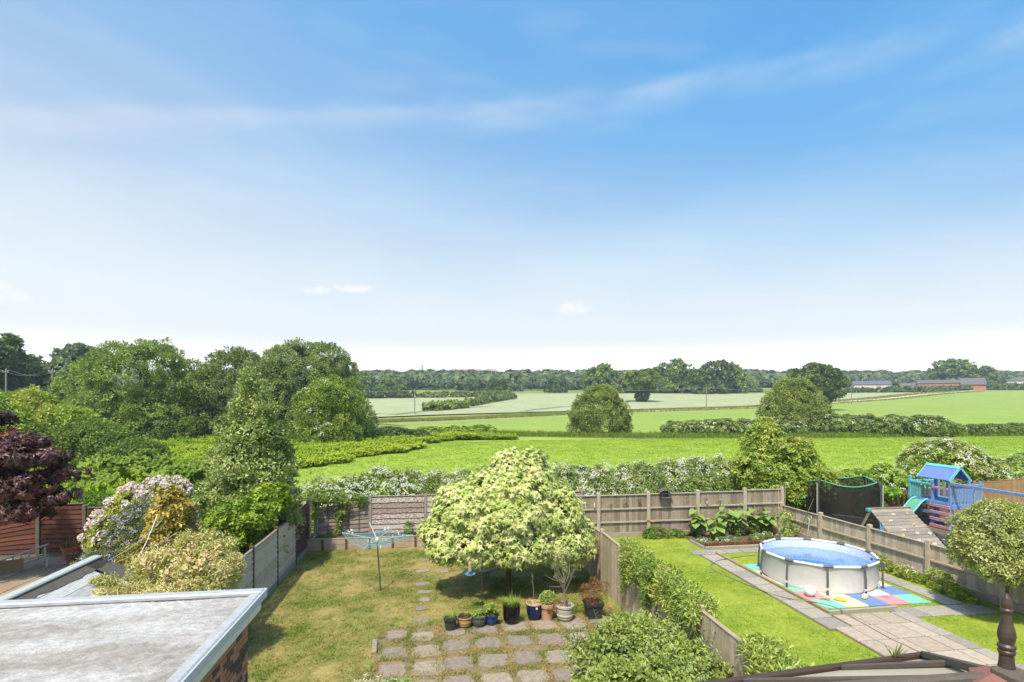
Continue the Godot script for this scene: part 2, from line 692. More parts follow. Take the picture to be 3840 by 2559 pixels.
func trunk(parent: Node3D, h: float, r: float, spread: float, m: Material, sd: int, n := 5) -> void:
	rng.seed = sd
	var b := Mb.new()
	var lean := Vector3(rr(-0.05, 0.05), 1, rr(-0.05, 0.05))
	b.tube([Vector3(0, -0.15, 0), lean * h * 0.08, lean * h * 0.4, lean * h * 0.8], [r * 1.35, r, r * 0.8, r * 0.35], 8)
	for i in n:
		var a := TAU * i / n + rr(-0.4, 0.4)
		var p := lean * h * rr(0.28, 0.5)
		var q := p + Vector3(cos(a) * spread * 0.5, h * 0.2, sin(a) * spread * 0.5)
		b.tube([p, q, q + Vector3(cos(a + 0.3) * spread * 0.4, h * 0.2, sin(a + 0.3) * spread * 0.4)], [r * 0.5, r * 0.3, r * 0.1], 5)
	part("trunk", b.mesh(), m, parent)


# ---------------------------------------------------------------- land
func ground_h(x: float, z: float) -> float:
	var f := x * sin(deg_to_rad(YAW)) - z * cos(deg_to_rad(YAW))
	var kn := [v2(-9000, 0), v2(60, 0), v2(75, 0.18), v2(110, 0.44), v2(140, 0.81), v2(170, 1.92), v2(220, 3.6), v2(280, 7.0), v2(330, 10.8), v2(450, 17.2), v2(900, 40), v2(3200, 70)]
	for i in range(1, kn.size()):
		if f <= kn[i].x:
			return lerpf(kn[i - 1].y, kn[i].y, (f - kn[i - 1].x) / (kn[i].x - kn[i - 1].x))
	return 70.0


func on_land(x: float, z: float, up := 0.0) -> Vector3:
	return Vector3(x, ground_h(x, z) + up, z)


func grid_mesh(p: Array, nu: int, nv: int, ta: Color, tb: Color, fr: float) -> ArrayMesh:   # p: rows of points
	var b := Mb.new()
	var cols := []
	for j in nv + 1:
		var row := []
		for i in nu + 1:
			var q: Vector3 = p[j][i]
			var k := clampf(0.5 + 0.75 * patch.get_noise_2d(q.x * fr, q.z * fr) + 0.35 * patch.get_noise_2d(q.x * fr * 4.3, q.z * fr * 4.3), 0.0, 1.0)
			row.append(ta.lerp(tb, k))
		cols.append(row)
	for j in nv:
		for i in nu:
			var quad := [p[j][i], p[j][i + 1], p[j + 1][i + 1], p[j + 1][i]]
			var cc := [cols[j][i], cols[j][i + 1], cols[j + 1][i + 1], cols[j + 1][i]]
			for t in [[0, 1, 2], [0, 2, 3]]:
				var a: Vector3 = quad[t[0]]
				var e: Vector3 = quad[t[1]]
				var f: Vector3 = quad[t[2]]
				var m := (f - a).cross(e - a).normalized()
				if m.y < 0.0:
					b.v.append_array([a, f, e])
					b.c.append_array([cc[t[0]], cc[t[2]], cc[t[1]]])
					m = -m
				else:
					b.v.append_array([a, e, f])
					b.c.append_array([cc[t[0]], cc[t[1]], cc[t[2]]])
				b.n.append_array([m, m, m])
	return b.mesh()


func along(line: Array, t: float) -> Vector2:
	var total := 0.0
	for i in line.size() - 1:
		total += (line[i + 1] - line[i]).length()
	var s := t * total
	for i in line.size() - 1:
		var l: float = (line[i + 1] - line[i]).length()
		if s <= l or i == line.size() - 2:
			return (line[i] as Vector2).lerp(line[i + 1], s / l)
		s -= l
	return line[-1]


func sheet(near: Array, far: Array, nu: int, nv: int, off: float, ta: Color, tb: Color, fr: float) -> ArrayMesh:
	var p := []
	for j in nv + 1:
		var row := []
		for i in nu + 1:
			var q := along(near, float(i) / nu).lerp(along(far, float(i) / nu), float(j) / nv)
			row.append(on_land(q.x, q.y, off))
		p.append(row)
	return grid_mesh(p, nu, nv, ta, tb, fr)


func flat(x0: float, z0: float, x1: float, z1: float, y: float, step: float, ta: Color, tb: Color, fr: float) -> ArrayMesh:
	var nu := maxi(1, int(absf(x1 - x0) / step))
	var nv := maxi(1, int(absf(z1 - z0) / step))
	var p := []
	for j in nv + 1:
		var row := []
		for i in nu + 1:
			row.append(Vector3(lerpf(x0, x1, float(i) / nu), y, lerpf(z0, z1, float(j) / nv)))
		p.append(row)
	return grid_mesh(p, nu, nv, ta, tb, fr)


func land() -> void:
	var p := []
	var fs := [-60.0, -20.0, 0.0, 15.0, 30.0, 45.0, 60.0, 75.0, 92.0, 110.0, 125.0, 140.0, 155.0, 170.0, 195.0, 220.0, 250.0, 280.0, 305.0, 330.0, 370.0, 410.0, 450.0, 520.0, 600.0, 700.0, 800.0, 900.0, 1100.0, 1400.0]
	var s := sin(deg_to_rad(YAW))
	var c := cos(deg_to_rad(YAW))
	for f in fs:
		var row := []
		for i in 81:
			var xc: float = (i - 40) / 40.0 * 2.6 * (f + 90.0)
			var x: float = xc * c + f * s
			var z: float = xc * s - f * c
			row.append(on_land(x, z))
		p.append(row)
	var grass_m := vmat("pasture", 0.95, "fine", Vector3.ONE * 0.06, "soft", Vector3.ONE * 0.017)
	struct("ground", grid_mesh(p, 80, fs.size() - 1, Color(0.15, 0.23, 0.035), Color(0.24, 0.33, 0.05), 0.01), grass_m)
	var md := vmat("meadow", 0.95, "speck", Vector3(0.10, 0.16, 0.2), "soft", Vector3.ONE * 0.045)
	struct("meadow", sheet([v2(-90, -24.2), v2(15, -24.2), v2(40, -22.5), v2(110, -22.5)], [v2(-90, -72), v2(-10, -76), v2(8.8, -81), v2(30, -73), v2(55, -70), v2(87, -69.5), v2(140, -67)], 120, 40, 0.03, Color(0.256, 0.378, 0.030), Color(0.348, 0.480, 0.043), 0.16), md)
	struct("rough_verge", sheet([v2(-12, -75), v2(8.8, -80), v2(30, -72), v2(55, -69), v2(87, -68.5), v2(140, -66)], [v2(-10, -102), v2(14.5, -89), v2(43.7, -80), v2(80, -83), v2(112, -88), v2(190, -98)], 80, 8, 0.06, Color(0.09, 0.14, 0.025), Color(0.17, 0.17, 0.06), 0.3), vmat("verge", 0.95, "speck", Vector3.ONE * 0.12))
	struct("mown_field", sheet([v2(-7, -101), v2(14.5, -88.5), v2(43.7, -79.5), v2(80, -82), v2(112, -87), v2(190, -97)], [v2(-6, -113), v2(40, -154), v2(120, -185), v2(259, -256), v2(380, -320), v2(560, -400)], 90, 40, 0.11, Color(0.228, 0.340, 0.039), Color(0.264, 0.373, 0.046), 0.02), vmat("mown", 0.95, "fine", Vector3(0.04, 0.06, 0.09), "soft", Vector3.ONE * 0.013))
	var verge_near := [v2(-7, -113), v2(40, -154), v2(120, -185), v2(259, -256), v2(380, -320), v2(560, -400)]
	var verge_far := [v2(-24, -144), v2(0, -157), v2(45, -172), v2(122, -200), v2(262, -272), v2(380, -338), v2(560, -424)]
	struct("field_margin", sheet(verge_near, verge_far, 90, 8, 0.10, Color(0.2, 0.27, 0.05), Color(0.34, 0.35, 0.11), 0.15), vmat("verge"))
	struct("farm_track", sheet([v2(60, -166), v2(121, -189), v2(260, -262), v2(330, -300), v2(390, -328), v2(396, -345)], [v2(59, -168), v2(121, -192), v2(259, -266), v2(328, -304), v2(374, -330), v2(388, -350)], 60, 2, 0.2, Color(0.504, 0.432, 0.288), Color(0.600, 0.516, 0.360), 0.2), vmat("track", 0.95, "fine", Vector3.ONE * 0.5))
	var wm := vmat("wheat", 0.95, "fine", Vector3(0.035, 0.05, 0.07), "soft", Vector3.ONE * 0.011)
	struct("wheat_field", sheet([v2(-60, -132), v2(-24, -146), v2(0, -159), v2(45, -174), v2(122, -202), v2(262, -274), v2(340, -312)], [v2(-100, -322), v2(-43, -330), v2(20, -325), v2(80, -318), v2(188, -302), v2(320, -301), v2(348, -314)], 90, 40, 0.35, Color(0.324, 0.369, 0.193), Color(0.387, 0.422, 0.228), 0.05), wm)
	# wheel tracks left by the tractor in the corn
	var tm := mat("tramline", Color(0.09, 0.12, 0.05), 0.95)
	var ways := [[v2(27, -172), v2(33, -183), v2(42, -197), v2(54, -212), v2(70, -228), v2(92, -244)], [v2(-14, -158), v2(-8, -172), v2(0, -186), v2(10, -202), v2(22, -218)], [v2(-32, -150), v2(-26, -157), v2(-17, -166)]]
	for w in ways:
		for o in [0.0, 2.1]:
			var near := []
			var far := []
			for q in w:
				near.append(q + v2(o, 0))
				far.append(q + v2(o + 0.6, 0.1))
			struct("tractor_wheel_track", sheet(near, far, 30, 1, 0.42, Color(0.07, 0.10, 0.04), Color(0.09, 0.12, 0.05), 0.3), vmat("tram"))
	# the neighbours' bare ground and beds
	struct("left_garden_soil", flat(-18.0, -8.4, -4.7, -24.0, 0.008, 0.5, Color(0.09, 0.075, 0.05), Color(0.13, 0.12, 0.05), 0.8), vmat("soil", 0.95, "speck", Vector3.ONE * 0.6))
	struct("far_garden_soil", flat(14.7, -6.0, 30.0, -22.3, 0.008, 0.5, Color(0.10, 0.08, 0.055), Color(0.16, 0.13, 0.08), 0.8), vmat("soil"))
	# patchy lawn of the middle garden
	var lp := []
	for j in 71:
		var row := []
		for i in 47:
			row.append(Vector3(-4.5 + i * 0.2, 0.012 + 0.03 * noise.get_noise_2d(i * 0.25, j * 0.25), -6.0 - j * 0.203))
		lp.append(row)
	struct("patchy_lawn", grid_mesh(lp, 46, 70, Color(0.16, 0.20, 0.035), Color(0.40, 0.31, 0.11), 0.55), vmat("lawn", 0.95, "speck", Vector3.ONE * 0.55, "fine", Vector3.ONE * 0.23))
	struct("mown_lawn", flat(4.9, -5.0, 14.7, -20.35, 0.014, 0.25, Color(0.221, 0.324, 0.020), Color(0.351, 0.420, 0.041), 0.4), vmat("lawn"))
	turf("patchy_lawn_grass", -4.5, -8.2, 4.75, -20.0, 26000, 0.020, 0.045, Color(0.16, 0.235, 0.03), Color(0.44, 0.35, 0.13), 0.55, 31)
	turf("mown_lawn_grass", 4.95, -6.0, 14.4, -20.2, 26000, 0.016, 0.034, Color(0.247, 0.372, 0.023), Color(0.377, 0.456, 0.045), 0.4, 32)


func blocked(x: float, z: float) -> bool:   # where paving, beds and mats cover the lawns
	if x < 4.8:
		return (x > -1.2 and z > -12.95 and rng.randf() < 0.72)
	if x > 9.15 and x < 9.95 and z < -11.3 and z > -18.1:
		return true
	if x > 9.15 and z < -17.55:
		return true
	if x > 10.0 and x < 13.25 and z < -12.45 and z > -16.35:
		return true
	if z > -12.2 and z < -9.0 and x > 9.3 and x < 11.9:
		return true
	if z > -12.35 and z < -11.65 and x > 9.3:
		return true
	return x > 13.4


func turf(called: String, x0: float, z0: float, x1: float, z1: float, n: int, lo: float, hi: float, ta: Color, tb: Color, fr: float, sd: int) -> void:
	rng.seed = sd
	var where: Array[Transform3D] = []
	var tint := PackedColorArray()
	for i in n:
		var x := rr(x0, x1)
		var z := rr(z0, z1)
		if blocked(x, z):
			continue
		var k := clampf(0.5 + 0.75 * patch.get_noise_2d(x * fr, z * fr) + 0.35 * patch.get_noise_2d(x * fr * 4.3, z * fr * 4.3) + rr(-0.2, 0.2), 0.0, 1.0)
		var s: float = rr(lo, hi) * (1.35 - 0.7 * k)
		where.append(Transform3D(Basis(Vector3.UP, rr(0, TAU)).scaled(Vector3(s * 2.4, s, s * 2.4)), Vector3(x, 0.012, z)))
		tint.append(ta.lerp(tb, k))
	tag(scatter(called, clump.turf, leafmat("grass", 0.8, 0.4, 0.2), self, where, tint, "stuff"), "short grass blades growing over " + called.replace("_grass", "").replace("_", " "), "grass")


# ---------------------------------------------------------------- the flat-roofed extension at lower left
func extension() -> void:
	var t := thing("flat_roof_extension", "grey felt flat roof with pale raised edge over brick wall, bottom left corner", "extension", Vector3(-0.1, 0, 0))
	var p := Mb.new()
	var nx := 92
	var nz := 110
	var pos := []
	var cols := []
	for j in nz + 1:
		var row := []
		var cr_ := []
		for i in nx + 1:
			var x := -9.0 + i * 6.53 / nx
			var z := 0.3 - j * 8.55 / nz
			var fold := absf((x + 4.2) * 0.83 + (z + 5.4) * 0.56)   # a fold in the felt running askew
			row.append(Vector3(x, 2.545 + 0.03 * exp(-fold * fold * 60.0) + 0.022 * noise.get_noise_2d(x * 0.5, z * 0.9) + 0.010 * noise.get_noise_2d(x * 1.7, z * 2.6), z))
			# bleached streaks and puddle stains
			var k := 0.55 + 0.8 * noise.get_noise_2d(x * 0.42 + z * 0.12, z * 1.3) + 0.45 * noise.get_noise_2d(x * 1.6, z * 4.5 + 3.0) + 0.22 * noise.get_noise_2d(x * 9.0, z * 11.0)
			k += 0.25 * smoothstep(-7.6, -8.3, z) - 0.25 * exp(-pow((z + 6.6 + 0.25 * x * 0.3) * 2.2, 2.0))
			var seam := minf(absf(fposmod(z + 0.6 + 0.03 * noise.get_noise_1d(x * 3.0), 1.35) - 0.6) / 0.02, 1.0)
			cr_.append(Color(0.33, 0.305, 0.275).lerp(Color(0.57, 0.575, 0.575), clampf(k, 0.0, 1.0)) * (0.86 + 0.14 * seam))
		pos.append(row)
		cols.append(cr_)
	for j in nz:
		for i in nx:
			for t3_ in [[0, 0, 1, 1, 1, 0], [0, 0, 0, 1, 1, 1]]:
				for e in 3:
					var jj: int = j + t3_[e * 2 + 1]
					var ii: int = i + t3_[e * 2]
					p.v.append(pos[jj][ii])
					p.c.append(cols[jj][ii])
					p.n.append(Vector3(pos[jj][maxi(ii - 1, 0)].y - pos[jj][mini(ii + 1, nx)].y, 0.142, (pos[mini(jj + 1, nz)][ii].y - pos[maxi(jj - 1, 0)][ii].y) * -0.9 * -1.0).normalized())
	var felt := vmat("roof_felt", 0.85, "speck_soft", Vector3(0.8, 0.8, 1.3), "speck", Vector3(0.37, 0.37, 0.5), 0.8)
	part("roof_felt", p.mesh(), felt, t)
	var trim := mat("roof_trim", Color(0.42, 0.45, 0.485), 0.5, "soft", Vector3.ONE * 0.8, "blotch", Vector3(0.5, 2, 2.0))
	part("roof_edge", bx(Vector3(7.1, 0.075, 0.17), 0.02), trim, t, Vector3(-5.97, 2.585, -8.33))
	part("roof_edge", bx(Vector3(0.15, 0.075, 8.5), 0.02), trim, t, Vector3(-2.495, 2.587, -3.98))
	part("roof_edge_lip", bx(Vector3(0.02, 0.12, 8.72), 0.006), mat("trim_side", Color(0.5, 0.54, 0.57), 0.45, "soft", Vector3.ONE), t, Vector3(-2.41, 2.55, -4.06))
	part("roof_edge_lip", bx(Vector3(7.12, 0.12, 0.02), 0.006), mats.trim_side, t, Vector3(-5.97, 2.55, -8.428))
	var white := mat("white_fascia", Color(0.72, 0.71, 0.66), 0.5, "soft", Vector3.ONE)
	part("fascia", bx(Vector3(0.03, 0.16, 8.6), 0.004), white, t, Vector3(-2.475, 2.41, -4.0))
	part("fascia", bx(Vector3(7.0, 0.16, 0.03), 0.004), white, t, Vector3(-5.97, 2.41, -8.35))
	part("wall", bx(Vector3(6.8, 2.48, 8.3)), mat("mortar", Color(0.36, 0.34, 0.31), 0.95, "fine", Vector3.ONE * 3.0), t, Vector3(-6.012, 1.24, -4.0))
	rng.seed = 5
	var bm := []
	for c in [Color(0.62, 0.29, 0.13), Color(0.68, 0.34, 0.165), Color(0.56, 0.245, 0.115), Color(0.13, 0.095, 0.085), Color(0.17, 0.115, 0.09)]:
		bm.append(mat("brick%d" % bm.size(), c, 0.9, "speck", Vector3.ONE * 5.0, "blotch", Vector3.ONE * 2.0, 0.4))
	for row in 27:
		var y := 2.29 - row * 0.075
		var k := 0
		while true:
			var z := -8.165 + 0.113 + k * 0.225 - (0.1125 if row % 2 else 0.0)
			if z > -5.6:
				break
			var dark := noise.get_noise_2d(k * 0.41 + (row % 2) * 0.2, row * 0.33) > 0.02 and rng.randf() < 0.75
			var m: Material = bm[3 + rng.randi() % 2] if dark else bm[rng.randi() % 3]
			if row % 2 and k == 0:
				part("brick", bx(Vector3(0.03, 0.065, 0.102), 0.004), m, t, Vector3(-2.604, y, -8.109))
			else:
				part("brick", bx(Vector3(0.03, 0.065, 0.215), 0.004), m, t, Vector3(-2.604 + rr(-0.002, 0.002), y, z))
			k += 1
	# ragged plaster of old mortar down the corner
	var st := mat("old_mortar", Color(0.5, 0.42, 0.34), 0.95)
	for q in [[-7.55, 1.62, 0.12], [-7.5, 1.5, 0.2], [-7.78, 1.28, 0.16]]:
		part("mortar_smear", bx(Vector3(0.01, q[2], 0.05), 0.004), st, t, Vector3(-2.587, q[1], q[0]), Vector3(14, 0, 0))


# ---------------------------------------------------------------- conservatory roof at lower right
func conservatory() -> void:
	var t := thing("conservatory", "hipped conservatory roof with brown frame and cream panels, bottom right corner", "conservatory", Vector3(5.86, 0, -5.65), 5.1)
	var brown := mat("brown_frame", Color(0.055, 0.032, 0.025), 0.55, "blotch", Vector3.ONE * 3.0)
	var old := mat("weathered_bar", Color(0.15, 0.125, 0.105), 0.85, "speck", Vector3.ONE * 4.0, "blotch", Vector3.ONE * 1.3, 0.5)
	var panel := mat("cream_panel", Color(0.50, 0.45, 0.33), 0.35, "soft", Vector3.ONE)
	var x0 := -4.99
	var x1 := 0.0
	var ze := 0.0
	var rz := 2.54
	var ex := 2.3
	var rg := 3.6
	var rx := (x0 + x1) / 2.0
	# panels of the front hip, between its bars
	var bars := [x0, -3.7, rx, -1.2, x1]
	for i in 4:
		var b := Mb.new()
		var pts := [Vector3(bars[i], ex, ze)]
		pts.append(Vector3(bars[i + 1], ex, ze))
		for x in ([bars[i + 1], bars[i]] if i < 2 else [bars[i + 1], bars[i]]):
			var k := 1.0 - absf(x - rx) / (x1 - rx)
			pts.append(Vector3(x, lerpf(ex, rg, k), lerpf(ze, rz, k)))
		var clean := []
		for q in pts:
			if clean.is_empty() or (q - clean[-1]).length() > 0.01:
				clean.append(q)
		if (clean[0] - clean[-1]).length() < 0.01:
			clean.pop_back()
		b.face(clean, Vector3(0, 1, -0.5))
		part("roof_panel", b.mesh(), panel, t)
	# the long side slopes
	for sx in [-1.0, 1.0]:
		var xe := x0 if sx < 0.0 else x1
		for i in 3:
			var za := lerpf(rz, 5.8, i / 3.0)
			var zb := lerpf(rz, 5.8, (i + 1) / 3.0)
			var b := Mb.new()
			b.face([Vector3(xe, ex, za), Vector3(xe, ex, zb), Vector3(rx, rg, zb), Vector3(rx, rg, za)], Vector3(sx * 0.5, 1, 0))
			part("roof_panel", b.mesh(), panel, t)
			part("glazing_bar", bar(Vector3(xe, ex + 0.035, za), Vector3(rx, rg + 0.035, za), 0.07, 0.06, 0.012), old, t)
		var b2 := Mb.new()
		b2.face([Vector3(xe, ex, ze), Vector3(xe, ex, rz), Vector3(rx, rg, rz)], Vector3(sx * 0.5, 1, 0))
		part("roof_panel", b2.mesh(), panel, t)
		part("hip_bar", bar(Vector3(xe, ex + 0.05, ze), Vector3(rx, rg + 0.05, rz), 0.085, 0.075, 0.015), old, t)
		part("gutter", bar(Vector3(xe + sx * 0.05, ex - 0.02, ze), Vector3(xe + sx * 0.05, ex - 0.02, 5.8), 0.1, 0.1, 0.02), brown, t)
		part("side_wall", bx(Vector3(0.08, 2.25, 5.6), 0.01), mat("frame_white", Color(0.5, 0.42, 0.33), 0.5), t, Vector3(xe - sx * 0.1, 1.125, 2.95))
	for x in [-3.7, rx, -1.2]:
		var k: float = 1.0 - absf(x - rx) / (x1 - rx)
		part("glazing_bar", bar(Vector3(x, ex + 0.035, ze + 0.02), Vector3(x, lerpf(ex, rg, k) + 0.035, lerpf(ze, rz, k)), 0.08, 0.065, 0.015), old, t)
	part("gutter", bar(Vector3(x0 - 0.1, ex + 0.0, ze - 0.05), Vector3(x1 + 0.1, ex, ze - 0.05), 0.07, 0.1, 0.015), brown, t)
	part("front_wall", bx(Vector3(x1 - x0 - 0.2, 2.25, 0.08), 0.01), mats.frame_white, t, Vector3(rx, 1.125, ze + 0.1))
	part("ridge", bar(Vector3(rx, rg + 0.07, rz - 0.05), Vector3(rx, rg + 0.07, 5.8), 0.16, 0.09, 0.02), old, t)
	# red-brown lead saddle under the finial
	var red := mat("red_flashing", Color(0.26, 0.11, 0.085), 0.6, "blotch", Vector3.ONE * 6.0, "soft", Vector3.ONE * 2.0)
	var sd := Mb.new()
	var top := Vector3(rx, rg + 0.13, rz)
	var rim := []
	for k in 6:
		var a := TAU * k / 6.0 + 0.3
		var o := Vector3(cos(a), 0, sin(a)) * 0.2
		var drop := 0.10 + 0.05 * absf(o.x) * 4.0
		rim.append(top + o - Vector3.UP * drop)
	for k in 6:
		sd.face([top, rim[k], rim[(k + 1) % 6]], Vector3.UP + rim[k] - top)
	part("flashing", sd.mesh(), red, t)
	var fin := turned([v2(0.075, 0), v2(0.07, 0.03), v2(0.055, 0.1), v2(0.052, 0.16), v2(0.062, 0.175), v2(0.064, 0.19), v2(0.056, 0.2), v2(0.066, 0.215), v2(0.066, 0.23), v2(0.05, 0.245), v2(0.058, 0.27), v2(0.066, 0.3), v2(0.062, 0.34), v2(0.045, 0.4), v2(0.034, 0.46), v2(0.036, 0.48), v2(0.045, 0.492), v2(0.045, 0.502), v2(0.034, 0.512), v2(0.04, 0.53), v2(0.041, 0.55), v2(0.03, 0.59), v2(0.012, 0.62), v2(0.0, 0.625)], 24)
	part("finial", fin, mat("finial_brown", Color(0.075, 0.048, 0.04), 0.45, "blotch", Vector3(4, 2, 4), "felt_wash", Vector3(3, 1.5, 3)), t, Vector3(rx, rg + 0.06, rz), Z3, Vector3(0.72, 0.84, 0.72))
	var w := thing("gutter_weed", "spiky weed growing from the brown conservatory gutter", "plant", Vector3(5.45, 2.33, -5.66))
	var g := Mb.new()
	rng.seed = 3
	for k in 14:
		var a := rr(0, TAU)
		var d := (Vector3(cos(a), rr(0.5, 2.0), sin(a))).normalized()
		leaf(g, Z3, d, Vector3(0, 1, 0).cross(d).cross(d), rr(0.12, 0.24), 0.02, Color(0.2, 0.23, 0.07))
	part("leaves", g.mesh(), leafmat("weed"), w)


# ---------------------------------------------------------------- fences
# close-boarded bays from a to b; front: +1 when posts and rails face the local +z side
func close_board(t: Node3D, stops: Array, h: Array, gravel: float, rails: Array, front: float, key: String, tone: Array, post_tone: Color, post_h := 0.07, post_w := 0.1, step := 0.117) -> void:
	var bm := []
	for c in tone:
		bm.append(wood("%s_board%d" % [key, bm.size()], c, "y"))
	var pm := wood(key + "_post", post_tone, "y")
	var r: float = absf(wrapf(t.rotation_degrees.y, -90.0, 90.0))
	var rm := wood(key + "_rail", post_tone * 0.85, "x" if r < 45.0 else "z")
	var gm := mat(key + "_gravel", Color(0.42, 0.35, 0.26), 0.95, "fine", Vector3.ONE * 2.0, "blotch", Vector3.ONE * 0.8)
	for i in stops.size():
		var ph: float = maxf(h[mini(i, h.size() - 1)], h[clampi(i - 1, 0, h.size() - 1)]) + post_h
		var b := Mb.new()
		b.box(Transform3D(Basis(), Vector3(0, ph * 0.5 - 0.1, 0)), Vector3(post_w, ph + 0.2, post_w), 0.008)
		b.face([Vector3(-0.48, 0, -0.48) * post_w + Vector3(0, ph, 0), Vector3(0.48, 0, -0.48) * post_w + Vector3(0, ph, 0), Vector3(0, ph + 0.025, 0)], Vector3(0, 1, -1))
		b.face([Vector3(-0.48, 0, 0.48) * post_w + Vector3(0, ph, 0), Vector3(0.48, 0, 0.48) * post_w + Vector3(0, ph, 0), Vector3(0, ph + 0.025, 0)], Vector3(0, 1, 1))
		b.face([Vector3(-0.48, 0, -0.48) * post_w + Vector3(0, ph, 0), Vector3(-0.48, 0, 0.48) * post_w + Vector3(0, ph, 0), Vector3(0, ph + 0.025, 0)], Vector3(-1, 1, 0))
		b.face([Vector3(0.48, 0, -0.48) * post_w + Vector3(0, ph, 0), Vector3(0.48, 0, 0.48) * post_w + Vector3(0, ph, 0), Vector3(0, ph + 0.025, 0)], Vector3(1, 1, 0))
		part("post", b.mesh(), pm, t, Vector3(stops[i], 0, front * 0.005), Vector3(rr(-0.8, 0.8), rr(-3, 3), rr(-0.8, 0.8)))
	for i in stops.size() - 1:
		var s0: float = stops[i] + post_w * 0.5
		var s1: float = stops[i + 1] - post_w * 0.5
		var hh: float = h[mini(i, h.size() - 1)]
		var l := s1 - s0
		if gravel > 0.0:
			part("gravel_board", bx(Vector3(l - 0.004, gravel, 0.045), 0.008), gm, t, Vector3((s0 + s1) / 2.0, gravel / 2.0, 0))
		for q in rails:
			part("rail", bx(Vector3(l - 0.006, 0.07, 0.045), 0.01), rm, t, Vector3((s0 + s1) / 2.0, q * hh, front * 0.012), Vector3(0, 0, rr(-0.4, 0.4)))
		part("capping", bx(Vector3(l - 0.004, 0.035, 0.075), 0.008), rm, t, Vector3((s0 + s1) / 2.0, hh - 0.012, -front * 0.012), Vector3(0, 0, rr(-0.25, 0.25)))
		var n := int(l / step)
		for k in n:
			var bh := hh - gravel - 0.035
			part("board", bx(Vector3(l / n + 0.012, bh, 0.014), 0.003), bm[rng.randi() % bm.size()], t, Vector3(s0 + (k + 0.5) * l / n, gravel + 0.004 + bh / 2.0, -front * 0.032), Vector3(0, front * 5.0 + rr(-1, 1), rr(-0.5, 0.5)))


func frame_line(a: Vector2, b: Vector2) -> float:   # turn that brings local +x from a to b
	return rad_to_deg(atan2(-(b.y - a.y), b.x - a.x))


# lapped boards, each sagging in its own way
func lapped(t: Node3D, x0: float, x1: float, y0: float, ya: float, yb: float, rows: int, tones: Array, zoff: float, key: String, wavy := 0.012, dir := "x") -> void:
	var bm := []
	for c in tones:
		bm.append(wood("%s%d" % [key, bm.size()], c, dir))
	for r in rows:
		var b := Mb.new()
		var segs := 8
		var m0 := []
		for s in segs + 1:
			var f := float(s) / segs
			var top := lerpf(ya, yb, f)
			var lo := lerpf(y0, top, float(r) / rows)
			var hi := lerpf(y0, top, float(r + 1) / rows) + 0.025
			lo += wavy * rr(-1, 1)
			var x := lerpf(x0, x1, f)
			m0.append([Vector3(x, lo, zoff + 0.034), Vector3(x, hi, zoff + 0.002), Vector3(x, lo, zoff + 0.014), Vector3(x, hi, zoff - 0.012)])
		for s in segs:
			var p: Array = m0[s]
			var q: Array = m0[s + 1]
			b.face([p[0], q[0], q[1], p[1]], Vector3(0, 0, 1))
			b.face([p[2], q[2], q[3], p[3]], Vector3(0, 0, -1))
			b.face([p[0], q[0], q[2], p[2]], Vector3(0, -1, 0))
			b.face([p[1], q[1], q[3], p[3]], Vector3(0, 1, 0))
		b.face([m0[0][0], m0[0][1], m0[0][3], m0[0][2]], Vector3(-1, 0, 0))
		b.face([m0[-1][0], m0[-1][1], m0[-1][3], m0[-1][2]], Vector3(1, 0, 0))
		part("board", b.mesh(), bm[rng.randi() % bm.size()], t)


